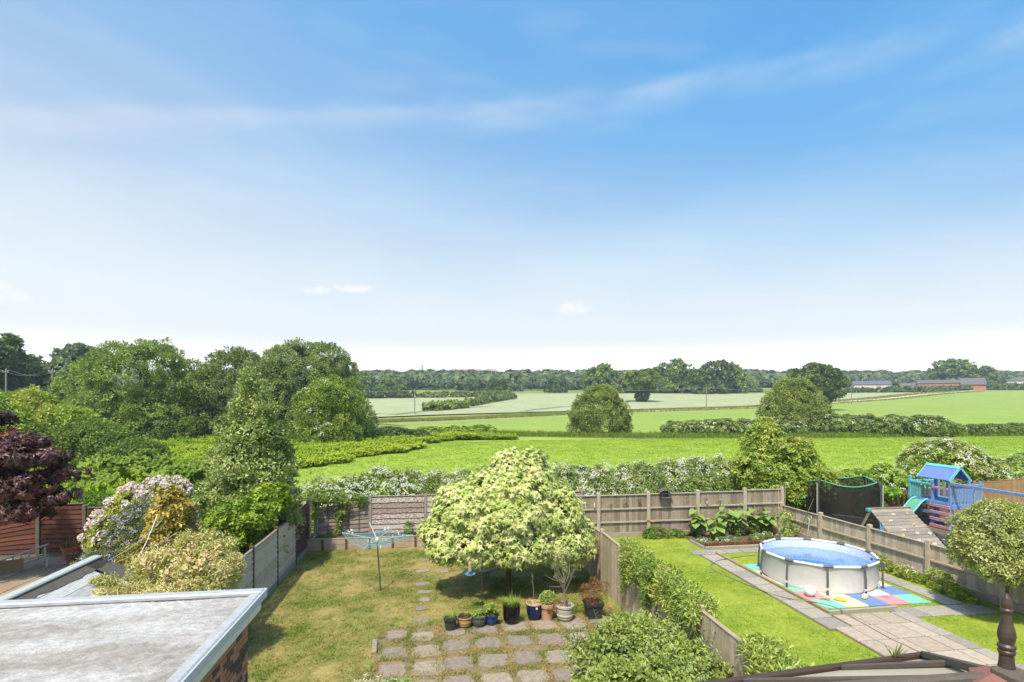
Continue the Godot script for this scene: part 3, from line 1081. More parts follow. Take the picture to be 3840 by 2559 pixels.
# ---------------------------------------------------------------- left neighbour's garden
func left_garden() -> void:
	# worn tan paving
	var pv := struct("left_patio", flat(-16.0, -8.6, -7.3, -20.6, 0.02, 1.0, Color(0.14, 0.11, 0.07), Color(0.2, 0.16, 0.1), 0.5), mats.soil)
	rng.seed = 41
	var sm := []
	for c in [Color(0.36, 0.26, 0.17), Color(0.40, 0.30, 0.20), Color(0.33, 0.235, 0.16), Color(0.42, 0.31, 0.21)]:
		sm.append(mat("tan_slab%d" % sm.size(), c, 0.92, "fine", Vector3.ONE * 1.6, "blotch", Vector3.ONE * 0.7, 0.4))
	for i in 9:
		for j in 13:
			part("slab", bx(Vector3(0.875, 0.04, 0.875), 0.012), sm[rng.randi() % 4], pv, Vector3(-15.2 + i * 0.9, 0.022 + rr(0.0, 0.012), -9.2 - j * 0.9), Vector3(rr(-0.4, 0.4), rr(-0.7, 0.7), rr(-0.4, 0.4)))
	# red-brown lapped fence at the end of it
	var f := thing("red_brown_lap_fence", "dark red-brown lapped fence with grey posts behind the terracotta pot", "fence", Vector3(-15.9, 0, -21.1))
	var reds := [Color(0.16, 0.05, 0.03), Color(0.20, 0.062, 0.037), Color(0.13, 0.043, 0.028)]
	lapped(f, 0.05, 1.85, 0.05, 1.05, 1.5, 8, reds, 0.0, "red_lap", 0.006)
	lapped(f, 2.02, 3.35, 0.05, 1.74, 1.74, 10, reds, 0.0, "red_lap", 0.006)
	lapped(f, 3.52, 6.1, 0.05, 1.58, 1.58, 9, reds, 0.0, "red_lap", 0.006)
	lapped(f, 6.2, 8.6, 0.05, 1.58, 1.58, 9, reds, 0.0, "red_lap", 0.006)
	var gp := wood("grey_post", Color(0.2, 0.165, 0.125), "y")
	for q in [[0.0, 1.15], [1.94, 1.82], [3.43, 1.72], [6.15, 1.7], [8.65, 1.7]]:
		part("post", bx(Vector3(0.13, q[1], 0.11), 0.012), gp, f, Vector3(q[0], q[1] / 2.0, 0.04))
	part("capping", bx(Vector3(1.36, 0.04, 0.08), 0.006), wood("grey_cap", Color(0.24, 0.2, 0.15), "x"), f, Vector3(2.68, 1.77, 0.01))
	part("capping", bx(Vector3(2.5, 0.04, 0.08), 0.006), mats.grey_capx, f, Vector3(4.8, 1.61, 0.01))
	# terracotta pots
	var terra := mat("terracotta", Color(0.44, 0.13, 0.055), 0.85, "soft", Vector3.ONE * 3.0)
	var t := thing("terracotta_pot", "large terracotta pot with spiky grass, by the red-brown fence", "pot", Vector3(-12.35, 0, -20.15))
	part("pot", turned([v2(0, 0), v2(0.17, 0), v2(0.25, 0.38), v2(0.28, 0.385), v2(0.285, 0.47), v2(0.255, 0.475), v2(0.24, 0.42), v2(0, 0.42)], 24), terra, t)
	blades(t, 60, 0.55, 0.03, Color(0.10, 0.13, 0.04), Color(0.2, 0.14, 0.07), Vector3(0, 0.42, 0), 0.16, 1.1, 71)
	var t2 := thing("terracotta_pot", "small dark brown clay pot standing before the large terracotta pot", "pot", Vector3(-11.95, 0, -19.55))
	part("pot", turned([v2(0, 0), v2(0.12, 0), v2(0.165, 0.25), v2(0.185, 0.255), v2(0.185, 0.31), v2(0.16, 0.31), v2(0.15, 0.27), v2(0, 0.27)], 20), mat("brown_clay", Color(0.21, 0.06, 0.03), 0.8, "soft", Vector3.ONE * 3.0), t2)
	blades(t2, 26, 0.22, 0.03, Color(0.2, 0.14, 0.09), Color(0.32, 0.28, 0.2), Vector3(0, 0.27, 0), 0.1, 1.6, 72)
	# aluminium ladder on its side, board, trolley
	var al := mat("aluminium", Color(0.36, 0.38, 0.38), 0.4)
	al.metallic = 0.6
	var ld := thing("ladder", "grey aluminium ladder propped on its side on the tan patio", "ladder", Vector3(-13.0, 0, -19.2))
	var p0 := Vector3(-0.75, 0.36, 0.75)
	var p1 := Vector3(0.35, 0.72, -0.35)
	var dn := Vector3(0.05, -0.34, 0.06)
	part("rail", bar(p0, p1, 0.09, 0.04), al, ld)
	part("rail", bar(p0 + dn, p1 + dn, 0.09, 0.04), al, ld)
	for k in 8:
		var q := p0.lerp(p1, (k + 0.5) / 8.0)
		part("rung", bar(q, q + dn, 0.05, 0.03), al, ld)
	part("foot", bar(p1 + dn, Vector3(0.45, 0.02, -0.1), 0.05, 0.04), al, ld)
	part("foot", bar(p0 + dn, Vector3(-0.8, 0.02, 0.8), 0.05, 0.04), al, ld)
	var bd := part("leaning_board", bx(Vector3(0.75, 0.42, 0.02), 0.004), wood("ply", Color(0.36, 0.24, 0.11), "x"), self, Vector3(-13.3, 0.235, -18.75), Vector3(-22, 28, 0))
	tag(bd, "tan plywood board leaning under the grey ladder", "board")
	var tr := thing("trolley", "black folded trolley with two wheels at the left edge of the patio", "trolley", Vector3(-13.75, 0, -18.6), 30.0)
	var blk := mat("black_plastic", Color(0.02, 0.02, 0.022), 0.5)
	for s in [-0.22, 0.22]:
		var w := Mb.new()
		var ring := []
		for k in 19:
			ring.append(Vector3(0, 0.14 + 0.12 * sin(TAU * k / 18.0), 0.12 * cos(TAU * k / 18.0)))
		w.tube(ring, [0.022], 6, Color.WHITE, false)
		part("wheel", w.mesh(), blk, tr, Vector3(s, 0, 0))
		part("hub", turned([v2(0, -0.02), v2(0.07, -0.02), v2(0.07, 0.02), v2(0, 0.02)], 12), al, tr, Vector3(s, 0.14, 0), Vector3(0, 0, 90))
		part("tube", bar(Vector3(s * 0.8, 0.14, 0), Vector3(s * 0.7, 0.95, -0.28), 0.03, 0.03), blk, tr)
	for y in [0.3, 0.6, 0.94]:
		part("tube", bar(Vector3(-0.2, y, -0.06 - y * 0.2), Vector3(0.2, y, -0.06 - y * 0.2), 0.03, 0.03), blk, tr)
	part("plate", bx(Vector3(0.4, 0.02, 0.26), 0.005), blk, tr, Vector3(0, 0.04, 0.14))
	# shed with peeling roof
	var sh := thing("shed", "low shed with torn felt roof and bare grey boards, behind the flat roof", "shed")
	var bare := []
	for c in [Color(0.536, 0.551, 0.551), Color(0.609, 0.623, 0.609), Color(0.478, 0.493, 0.493)]:
		bare.append(wood("bare_board%d" % bare.size(), c, "z", 0.85, "fine"))
	var felt := mat("old_felt", Color(0.13, 0.12, 0.105), 0.95, "speck", Vector3.ONE * 4.0, "felt_wash", Vector3.ONE * 1.2, 0.5)
	var felt2 := mat("brown_felt", Color(0.23, 0.195, 0.15), 0.95, "speck", Vector3.ONE * 4.0, "felt_wash", Vector3.ONE * 1.5, 0.5)
	var slope := 24.5
	var cs := cos(deg_to_rad(slope))
	var sn := sin(deg_to_rad(slope))
	rng.seed = 44
	var boards := 9
	for k in boards:
		var d := 0.12 + k * 0.235
		var zf := -12.05 + rr(-0.25, 0.25)
		var l := -8.75 - zf
		part("roof_board", bx(Vector3(0.228, 0.022, l), 0.005), bare[rng.randi() % 3], sh, Vector3(-7.06 + d * cs, 2.08 - d * sn, zf + l / 2.0), Vector3(0, 0, -slope + rr(-1.2, 1.2)))
	var deck := Mb.new()
	deck.face([Vector3(-7.06, 2.055, -8.7), Vector3(-7.06 + 2.25 * cs, 2.055 - 2.25 * sn, -8.7), Vector3(-7.06 + 2.25 * cs, 2.055 - 2.25 * sn, -12.42), Vector3(-7.06, 2.055, -12.42)], Vector3.UP)
	deck.face([Vector3(-7.06, 2.055, -8.7), Vector3(-7.06 - 1.6 * cs, 2.055 - 1.6 * sn, -8.7), Vector3(-7.06 - 1.6 * cs, 2.055 - 1.6 * sn, -12.42), Vector3(-7.06, 2.055, -12.42)], Vector3.UP)
	part("roof_deck", deck.mesh(), felt, sh)
	# felt that is left: along the ridge with a torn edge, at the far end, and a browner sheet lower down
	for q in [[0.02, 0.16, 0.34, felt, -12.42, -8.7], [0.02, 2.1, 2.25, felt, -12.44, -11.9], [1.25, 1.9, 2.1, felt2, -11.0, -8.7]]:
		var b := Mb.new()
		var zs := 22
		for k in zs:
			var za: float = lerpf(q[4], q[5], float(k) / zs)
			var zb: float = lerpf(q[4], q[5], float(k + 1) / zs)
			var wa: float = lerpf(q[1], q[2], 0.5 + 0.9 * noise.get_noise_1d(k * 0.7 + q[0] * 9.0))
			var wb: float = lerpf(q[1], q[2], 0.5 + 0.9 * noise.get_noise_1d((k + 1) * 0.7 + q[0] * 9.0))
			var lift := 0.028
			b.face([Vector3(-7.06 + q[0] * cs, 2.08 - q[0] * sn + lift, za), Vector3(-7.06 + wa * cs, 2.08 - wa * sn + lift, za), Vector3(-7.06 + wb * cs, 2.08 - wb * sn + lift, zb), Vector3(-7.06 + q[0] * cs, 2.08 - q[0] * sn + lift, zb)], Vector3.UP)
		part("felt_remnant", b.mesh(), q[3], sh)
	part("ridge_strip", bx(Vector3(0.2, 0.06, 3.9), 0.02), mat("ridge_grey", Color(0.36, 0.40, 0.39), 0.6, "soft", Vector3.ONE * 2.0), sh, Vector3(-7.12, 2.12, -10.5))
	part("wall", bx(Vector3(3.2, 1.3, 3.5)), wood("shed_wall", Color(0.14, 0.09, 0.055), "x"), sh, Vector3(-6.7, 0.65, -10.55))
	# slack lines from shed to the shrubs
	var line := thing("washing_line", "slack blue and white lines from the shed roof up to the shrubs", "line")
	var ls := [[Vector3(-6.9, 2.03, -12.4), Vector3(-6.75, 2.55, -14.6), Color(0.28, 0.42, 0.46)], [Vector3(-6.45, 1.86, -12.42), Vector3(-6.88, 2.6, -14.4), Color(0.62, 0.62, 0.58)], [Vector3(-6.76, 1.98, -12.4), Vector3(-6.36, 2.3, -15.5), Color(0.42, 0.38, 0.3)]]
	for q in ls:
		var pts := []
		for k in 9:
			var s := k / 8.0
			pts.append((q[0] as Vector3).lerp(q[1], s) - Vector3.UP * 0.12 * sin(PI * s))
		part("cord", rod(pts, 0.009, 5), mat("cord%d" % ls.find(q), q[2], 0.7), line)


func blades(t: Node3D, n: int, l: float, w: float, ta: Color, tb: Color, at: Vector3, r: float, up: float, sd: int, called := "leaves") -> void:
	rng.seed = sd
	var b := Mb.new()
	for k in n:
		var a := rr(0, TAU)
		var d := Vector3(cos(a) / up, rr(0.6, 1.4), sin(a) / up).normalized()
		var p := at + Vector3(cos(a), 0, sin(a)) * r * sqrt(rng.randf())
		var nr := d.cross(Vector3(-sin(a), 0, cos(a)))
		leaf(b, p, d, nr, l * rr(0.5, 1.1), w, ta.lerp(tb, rng.randf()), 2)
	part(called, b.mesh(), leafmat("blade", 0.6, 0.45, 0.3), t)


# ---------------------------------------------------------------- middle garden
func middle_garden() -> void:
	rng.seed = 51
	# left fence of grey lapped panels with brown battens
	var f := thing("grey_panel_fence", "long grey panel fence with thin brown battens along the left of the patchy lawn", "fence", Vector3(-4.62, 0, -8.5), 90.0)
	var greys := [Color(0.70, 0.585, 0.45), Color(0.76, 0.65, 0.51), Color(0.63, 0.52, 0.39)]
	var bat := wood("brown_batten", Color(0.14, 0.085, 0.045), "y")
	var st := [0.0, 1.9, 3.8, 5.85, 7.95, 10.05]
	for i in 5:
		lapped(f, st[i] + 0.05, st[i + 1] - 0.05, 0.2, 1.62, 1.62, 10, greys, 0.0, "grey_lap", 0.004, "z")
		part("gravel_board", bx(Vector3(st[i + 1] - st[i] - 0.1, 0.19, 0.05), 0.008), mat("pale_concrete", Color(0.38, 0.345, 0.30), 0.95, "fine", Vector3.ONE * 2.0, "blotch", Vector3.ONE), f, Vector3((st[i] + st[i + 1]) / 2.0, 0.096, 0.0))
		for k in [0.27, 0.52, 0.76]:
			part("batten", bx(Vector3(0.045, 1.44, 0.03), 0.004), bat, f, Vector3(lerpf(st[i], st[i + 1], k), 0.92, -0.028))
		part("capping", bx(Vector3(st[i + 1] - st[i] - 0.1, 0.03, 0.075), 0.006), wood("grey_lap_cap", Color(0.30, 0.27, 0.23), "z"), f, Vector3((st[i] + st[i + 1]) / 2.0, 1.66, 0))
	for i in 6:
		part("post", bx(Vector3(0.1, 1.75, 0.1), 0.008), bat, f, Vector3(st[i], 0.87, -0.012))
	var f2 := thing("red_lap_panel", "short dark red lapped fence panel at the far left corner of the lawn", "fence panel", Vector3(-4.62, 0, -18.6), 90.0)
	lapped(f2, 0.06, 1.75, 0.2, 1.66, 1.74, 9, [Color(0.13, 0.05, 0.04), Color(0.16, 0.065, 0.052), Color(0.11, 0.045, 0.037)], 0.0, "red_panel", 0.012, "z")
	part("gravel_board", bx(Vector3(1.7, 0.19, 0.05), 0.008), mats.pale_concrete, f2, Vector3(0.92, 0.096, 0.0))
	part("post", bx(Vector3(0.11, 1.85, 0.11), 0.01), mats.pale_concrete, f2, Vector3(1.84, 0.92, 0.0))
	# back fence, peeling lapped panels between concrete posts
	var f3 := thing("peeling_lap_fence", "peeling white and brown lapped fence behind the rotary dryer and planter", "fence", Vector3(-4.5, 0, -21.0))
	var peel := [Color(0.50, 0.45, 0.43), Color(0.40, 0.34, 0.315), Color(0.55, 0.51, 0.49), Color(0.34, 0.27, 0.245)]
	var dull := [Color(0.36, 0.29, 0.245), Color(0.42, 0.345, 0.295), Color(0.31, 0.25, 0.215)]
	lapped(f3, 0.08, 1.96, 0.12, 1.38, 1.62, 9, dull, 0.0, "dull_lap", 0.012)
	for x in [0.45, 0.85, 1.24, 1.6]:
		part("batten", bx(Vector3(0.035, 1.35, 0.025), 0.004), wood("dull_batten", Color(0.2, 0.155, 0.13), "y"), f3, Vector3(x, 0.82, 0.035))
	for i in 4:
		lapped_peel(f3, 2.08 + i * 2.1, 2.08 + i * 2.1 + 1.98, 0.1, 1.74)
	for x in [0.0, 2.02, 4.12, 6.22, 8.32, 10.4]:
		part("post", bx(Vector3(0.11, 1.84, 0.11), 0.012), mat("post_concrete", Color(0.36, 0.31, 0.25), 0.95, "fine", Vector3.ONE * 3.0, "blotch", Vector3.ONE), f3, Vector3(x, 0.92, 0.0))
	# raised planter of sleepers
	var pl := thing("timber_planter", "long low timber planter with brown stakes below the peeling fence", "planter", Vector3(-4.42, 0, -20.1))
	rng.seed = 53
	var sl := []
	for c in [Color(0.58, 0.45, 0.345), Color(0.64, 0.51, 0.40), Color(0.53, 0.405, 0.31)]:
		sl.append(wood("sleeper%d" % sl.size(), c, "x"))
	var dk := wood("stake", Color(0.15, 0.085, 0.05), "y")
	for i in 11:
		for k in 2:
			part("plank", bx(Vector3(0.815, 0.195, 0.05), 0.008), sl[rng.randi() % 3], pl, Vector3(0.02 + i * 0.83 - 0.07, 0.11 + k * 0.2, rr(-0.004, 0.004)), Vector3(0, 0, rr(-0.5, 0.5)))
		part("stake", bx(Vector3(0.07, 0.4, 0.035), 0.006), dk, pl, Vector3(0.36 + i * 0.83, 0.2, 0.045), Vector3(0, 0, rr(-2, 2)))
	part("top_edge", bx(Vector3(9.1, 0.03, 0.09), 0.006), wood("planter_top", Color(0.42, 0.36, 0.28), "x"), pl, Vector3(4.2, 0.425, -0.01))
	part("end_board", bx(Vector3(0.05, 0.4, 0.8), 0.008), sl[0], pl, Vector3(-0.05, 0.2, -0.43))
	part("earth", bx(Vector3(9.0, 0.3, 0.78)), mat("bed_earth", Color(0.10, 0.07, 0.045), 0.95, "speck", Vector3.ONE * 2.0, "blotch", Vector3.ONE, 1.0), pl, Vector3(4.2, 0.22, -0.44))
	for q in [[-3.9, 0.18, "small leafy seedling at the left end of the timber planter"], [0.0, 0.75, "dark green bushy plant at the planter beside the pale maple"], [-1.0, 0.5, "thin reddish stem plant against the peeling fence"]]:
		var s := thing("planter_plant", q[2], "plant", Vector3(q[0], 0.37, -20.5))
		foliage("foliage", s, [[Vector3(0, q[1] * 0.5, 0), Vector3(0.2, q[1] * 0.5, 0.2)]], clump.fine, leafmat("leaf"), 45, 0.06, 0.12, [Color(0.07, 0.13, 0.03), Color(0.13, 0.19, 0.05)], 54, -1.0)
		part("stem", rod([Z3, Vector3(0.02, q[1] * 0.9, 0)], 0.008), dk, s)
	dryer()
	feeder()
	paving()
	pots()
	divider()
	# pale maple
	var t := thing("pale_maple", "pale cream-green variegated maple tree in the middle of the garden", "tree", Vector3(2.05, 0, -15.0))
	var bark := wood("maple_bark", Color(0.16, 0.12, 0.085), "y", 0.9, "speck")
	trunk(t, 3.0, 0.085, 1.6, bark, 61, 6)
	var lb := [[Vector3(0.0, 2.1, -0.1), Vector3(1.85, 0.95, 1.25)], [Vector3(0.2, 2.75, -0.1), Vector3(1.4, 0.75, 1.05)], [Vector3(0.35, 3.2, -0.1), Vector3(0.9, 0.62, 0.8)], [Vector3(0.05, 3.5, 0.0), Vector3(0.48, 0.5, 0.48)], [Vector3(0.72, 3.42, -0.1), Vector3(0.4, 0.58, 0.42)], [Vector3(-1.2, 2.4, 0.0), Vector3(0.9, 0.65, 0.8)], [Vector3(1.3, 2.25, 0.0), Vector3(0.85, 0.72, 0.8)], [Vector3(-1.7, 1.75, 0.1), Vector3(0.75, 0.5, 0.7)], [Vector3(-0.9, 1.5, 0.55), Vector3(0.8, 0.5, 0.55)], [Vector3(0.3, 1.4, 0.65), Vector3(0.85, 0.5, 0.5)], [Vector3(1.45, 1.4, 0.4), Vector3(0.8, 0.52, 0.6)], [Vector3(1.85, 1.5, -0.4), Vector3(0.75, 0.62, 0.8)], [Vector3(1.9, 1.2, 0.15), Vector3(0.55, 0.4, 0.55)], [Vector3(-0.3, 1.7, -1.1), Vector3(1.3, 0.7, 0.7)], [Vector3(-0.45, 2.95, 0.2), Vector3(0.62, 0.48, 0.55)], [Vector3(0.1, 2.25, 0.7), Vector3(0.9, 0.6, 0.5)], [Vector3(-1.75, 1.4, 0.4), Vector3(0.5, 0.35, 0.5)]]
	foliage("crown", t, lb, clump.maple, leafmat("maple_leaf", 0.55, 0.5, 0.3), 6200, 0.115, 0.21, [Color(0.42, 0.48, 0.15), Color(0.69, 0.665, 0.34)], 62, -0.85, 0.4, 0.32)


func lapped_peel(t: Node3D, x0: float, x1: float, y0: float, y1: float) -> void:
	mat("peel_board_0x", Color(0.60, 0.55, 0.51), 0.9, "grain", Vector3(0.35, 4, 4), "blotch", Vector3(0.5, 3, 3), 0.4)
	mat("peel_board_1x", Color(0.66, 0.62, 0.59), 0.9, "soft", Vector3(0.5, 5, 5), "peel", Vector3(0.8, 3.0, 3.0), 0.4)
	mat("peel_board_2x", Color(0.52, 0.46, 0.42), 0.9, "grain", Vector3(0.35, 4, 4), "peel", Vector3(0.9, 4.0, 4.0), 0.4)
	lapped(t, x0, x1, y0, y1, y1, 8, [Color.WHITE, Color.WHITE, Color.WHITE], 0.006, "peel_board_", 0.016)
	part("capping", bx(Vector3(x1 - x0, 0.03, 0.07), 0.006), wood("peel_cap", Color(0.40, 0.35, 0.3), "x"), t, Vector3((x0 + x1) / 2.0, y1 + 0.045, 0.01))


func dryer() -> void:
	var t := thing("rotary_clothes_dryer", "rotary clothes dryer with blue lines and dark pole on the patchy lawn", "clothes dryer", Vector3(-1.55, 0, -15.58))
	var pole := mat("dryer_pole", Color(0.13, 0.14, 0.12), 0.45)
	pole.metallic = 0.4
	var blue := mat("dryer_line", Color(0.13, 0.36, 0.44), 0.6)
	var grey := mat("dryer_arm", Color(0.40, 0.45, 0.45), 0.4)
	var base := Vector3(-0.10, 1.42, 0.0)
	part("pole", rod([Vector3(0, -0.1, 0), base], 0.022, 8), pole, t)
	part("hub", turned([v2(0, 0), v2(0.045, 0), v2(0.05, 0.06), v2(0.035, 0.12), v2(0, 0.12)], 10), mat("white_plastic", Color(0.7, 0.72, 0.7), 0.4), t, base)
	part("mast", rod([base + Vector3(0, 0.05, 0), base + Vector3(-0.22, 0.55, -0.02)], 0.014, 6), mats.white_plastic, t)
	var tips := []
	for k in 4:
		var a := TAU * k / 4.0 + 0.25
		tips.append(base + Vector3(cos(a) * 1.05, 0.16 + 0.07 * sin(a * 2.0 + 0.6), sin(a) * 1.12))
		part("arm", rod([base + Vector3(0, 0.06, 0), tips[k]], 0.007, 6), grey, t)
	for k in 9:
		var s := 0.2 + 0.1 * k
		var b := Mb.new()
		for i in 4:
			var p: Vector3 = (base + Vector3(0, 0.06, 0)).lerp(tips[i], s)
			var q: Vector3 = (base + Vector3(0, 0.06, 0)).lerp(tips[(i + 1) % 4], s)
			var m := (p + q) / 2.0 - Vector3.UP * (0.05 + 0.03 * s)
			b.tube([p, m, q], [0.0065], 4, Color.WHITE, false)
		part("line", b.mesh(), blue if k % 3 else mat("dryer_line_green", Color(0.07, 0.22, 0.15), 0.6), t)
	rng.seed = 63
	for k in 12:
		var i := rng.randi() % 4
		var s := 0.2 + 0.1 * (rng.randi() % 9)
		var p: Vector3 = (base + Vector3(0, 0.06, 0)).lerp(tips[i], s).lerp((base + Vector3(0, 0.06, 0)).lerp(tips[(i + 1) % 4], s), rr(0.2, 0.8))
		part("peg", bx(Vector3(0.018, 0.09, 0.02), 0.003), mats.white_plastic, t, p - Vector3.UP * 0.07, Vector3(rr(-10, 10), rr(0, 180), rr(-10, 10)))
	for q in [Vector3(-0.75, 0.28, -0.25), Vector3(0.22, 0.3, -0.5)]:
		var b := Mb.new()
		for k in 9:
			var d := rdir()
			b.face([d * 0.07, (d + rdir() * 0.8) * 0.07, (d + rdir() * 0.8) * 0.075, d.rotated(Vector3.UP, 0.6) * 0.07], d)
		part("cloth_scrap", b.mesh(), mat("white_cloth", Color(0.75, 0.74, 0.7), 0.9), t, base + q)


func feeder() -> void:
	var t := thing("feeder_pole", "thin dark bird feeder pole with curled hooks before the pale maple", "feeder pole", Vector3(1.19, 0, -13.63))
	var iron := mat("dark_iron", Color(0.05, 0.042, 0.036), 0.6)
	part("pole", rod([Vector3(0, -0.1, 0), Vector3(-0.01, 1.62, 0)], 0.011, 6), iron, t)
	for s in [-1.0, 1.0]:
		var pts := []
		for k in 12:
			var a := PI * k / 11.0
			pts.append(Vector3(s * (0.15 - 0.15 * cos(a)), 1.42 + 0.12 * sin(a) - 0.02 * k / 11.0, 0))
		pts.append(Vector3(s * 0.34, 1.36, 0))
		part("hook", rod(pts, 0.009, 5), iron, t)
	var fd := thing("bird_feeder", "beige bird feeder over a blue tray hanging from the feeder pole", "bird feeder", Vector3(0.88, 0.97, -13.66))
	part("tube", turned([v2(0, 0.08), v2(0.045, 0.08), v2(0.05, 0.1), v2(0.05, 0.3), v2(0.035, 0.34), v2(0, 0.345)], 14), mat("seed_tube", Color(0.46, 0.37, 0.24), 0.4, "speck", Vector3.ONE * 8.0), fd)
	part("tray", turned([v2(0, 0), v2(0.10, 0.0), v2(0.14, 0.03), v2(0.135, 0.035), v2(0.095, 0.012), v2(0, 0.012)], 20), mat("blue_tray", Color(0.06, 0.22, 0.36), 0.4), fd)
	part("cup", turned([v2(0.05, 0.012), v2(0.035, 0.05), v2(0.03, 0.08), v2(0, 0.08)], 12), mat("navy_cup", Color(0.02, 0.05, 0.14), 0.4), fd)
	part("wire", rod([Vector3(0, 0.34, 0), Vector3(0.0, 0.42, 0.0)], 0.004, 4), iron, fd)


func rough_slab(w: float, d: float, sd: int) -> ArrayMesh:   # a paving flag with worn, uneven outline
	rng.seed = sd
	var b := Mb.new()
	var o := []
	var n := 20
	for k in n:
		var a := TAU * k / n
		var e := pow(pow(absf(cos(a)), 5.0) + pow(absf(sin(a)), 5.0), -0.2)
		var r := e * rr(0.82, 1.02)
		o.append(Vector3(cos(a) * r * w / 2.0, 0, sin(a) * r * d / 2.0))
	var top := []
	for p in o:
		top.append(p * 0.965 + Vector3.UP * 0.022)
	for k in n:
		b.face([o[k] - Vector3.UP * 0.03, o[(k + 1) % n] - Vector3.UP * 0.03, top[(k + 1) % n], top[k]], o[k])
		b.tri(Vector3.UP * 0.026, top[k], top[(k + 1) % n])
		if b.n[-1].y < 0.0:
			for i in 3:
				b.n[-1 - i] = -b.n[-1 - i]
			var s := b.v[-1]
			b.v[-1] = b.v[-2]
			b.v[-2] = s
	return b.mesh()


func paving() -> void:
	var base := struct("weedy_patio", flat(-1.25, -9.2, 4.7, -12.95, 0.026, 0.1, Color(0.2, 0.17, 0.06), Color(0.36, 0.27, 0.16), 0.7), vmat("weedy_earth", 0.95, "speck", Vector3.ONE * 1.6, "fine", Vector3.ONE * 0.6, 1.0))
	rng.seed = 64
	var tone := []
	for c in [Color(0.33, 0.275, 0.215), Color(0.375, 0.31, 0.24), Color(0.295, 0.25, 0.20), Color(0.41, 0.335, 0.26)]:
		tone.append(mat("flag%d" % tone.size(), c, 0.92, "fine", Vector3.ONE * 2.2, "felt_wash", Vector3.ONE * 1.0, 0.5))
	var shapes := []
	for k in 6:
		shapes.append(rough_slab(0.67, 0.6, 640 + k))
	rng.seed = 65
	var spots := [[-0.89, -12.52, 0.75], [-0.29, -12.35, 0.85], [-0.86, -11.6, 0.9], [-0.2, -11.61, 1.0], [-0.13, -10.86, 1.08], [0.46, -12.5, 0.75], [-0.85, -10.85, 0.95], [-0.75, -10.1, 1.0], [-0.1, -10.1, 1.0]]
	for i in 7:
		for j in 4:
			if i == 0 and j == 0:
				continue
			spots.append([0.47 + i * 0.71 + rr(-0.03, 0.03), -12.58 + j * 0.78 + 0.05 * (1 if j > 1 else 0) + rr(-0.03, 0.03), 1.0])
	for s in spots:
		part("slab", shapes[rng.randi() % 6], tone[rng.randi() % 4], base, Vector3(s[0], 0.016 + rr(0, 0.008), s[1]), Vector3(rr(-0.9, 0.9), rr(-6, 6) + 180.0 * (rng.randi() % 2), rr(-0.6, 0.6)), Vector3(s[2], 1, s[2]))
	# stepping stones across the grass
	var path := struct("stepping_stone_path", flat(-0.6, -13.0, -0.05, -18.6, 0.006, 0.1, Color(0.16, 0.20, 0.035), Color(0.40, 0.31, 0.11), 0.55), mats.lawn)
	for s in [[-0.4, -18.38], [-0.33, -16.03], [-0.27, -15.3], [-0.32, -14.66], [-0.35, -14.01], [-0.29, -13.3], [0.28, -16.96], [0.97, -17.01], [1.55, -16.93], [-0.36, -17.2]]:
		part("stepping_stone", shapes[rng.randi() % 6], tone[rng.randi() % 2 + 1], path, Vector3(s[0] + rr(-0.06, 0.06), 0.012, s[1] + rr(-0.08, 0.08)), Vector3(rr(-1, 1), rr(-25, 25), rr(-1, 1)), Vector3(rr(0.45, 0.75), 1, rr(0.4, 0.62)))
	# weeds in the joints
	rng.seed = 66
	var where: Array[Transform3D] = []
	var tint := PackedColorArray()
	for k in 14000:
		var x := rr(-1.3, 4.7)
		var z := rr(-12.95, -9.4)
		var fx := absf(fposmod((x - 0.47) / 0.71 + 0.5, 1.0) - 0.5)
		var fz := absf(fposmod((z + 12.58) / 0.78 + 0.5, 1.0) - 0.5)
		if maxf(fx, fz) < 0.34 + 0.1 * noise.get_noise_2d(x * 2.3, z * 2.3) or noise.get_noise_2d(x * 1.3, z * 1.3) < -0.2:
			continue
		var s := rr(0.02, 0.062)
		where.append(Transform3D(Basis(Vector3.UP, rr(0, TAU)).scaled(Vector3(s * 2.0, s, s * 2.0)), Vector3(x, 0.026, z)))
		tint.append(Color(0.15, 0.22, 0.04).lerp(Color(0.44, 0.33, 0.15), clampf(0.55 + 1.1 * noise.get_noise_2d(x * 0.9, z * 0.9 + 7.0) + rr(-0.25, 0.25), 0, 1)))
	tag(scatter("joint_weeds", clump.turf, leafmat("grass"), self, where, tint, "stuff"), "dry grass and weeds in the joints of the rough paving", "weeds")
	var e := part("edging_stone", bx(Vector3(0.11, 0.1, 0.62), 0.015), tone[1], self, Vector3(-1.32, 0.04, -11.95), Vector3(0, 4, 2))
	tag(e, "narrow weathered edging stone in the grass left of the rough paving", "edging stone")


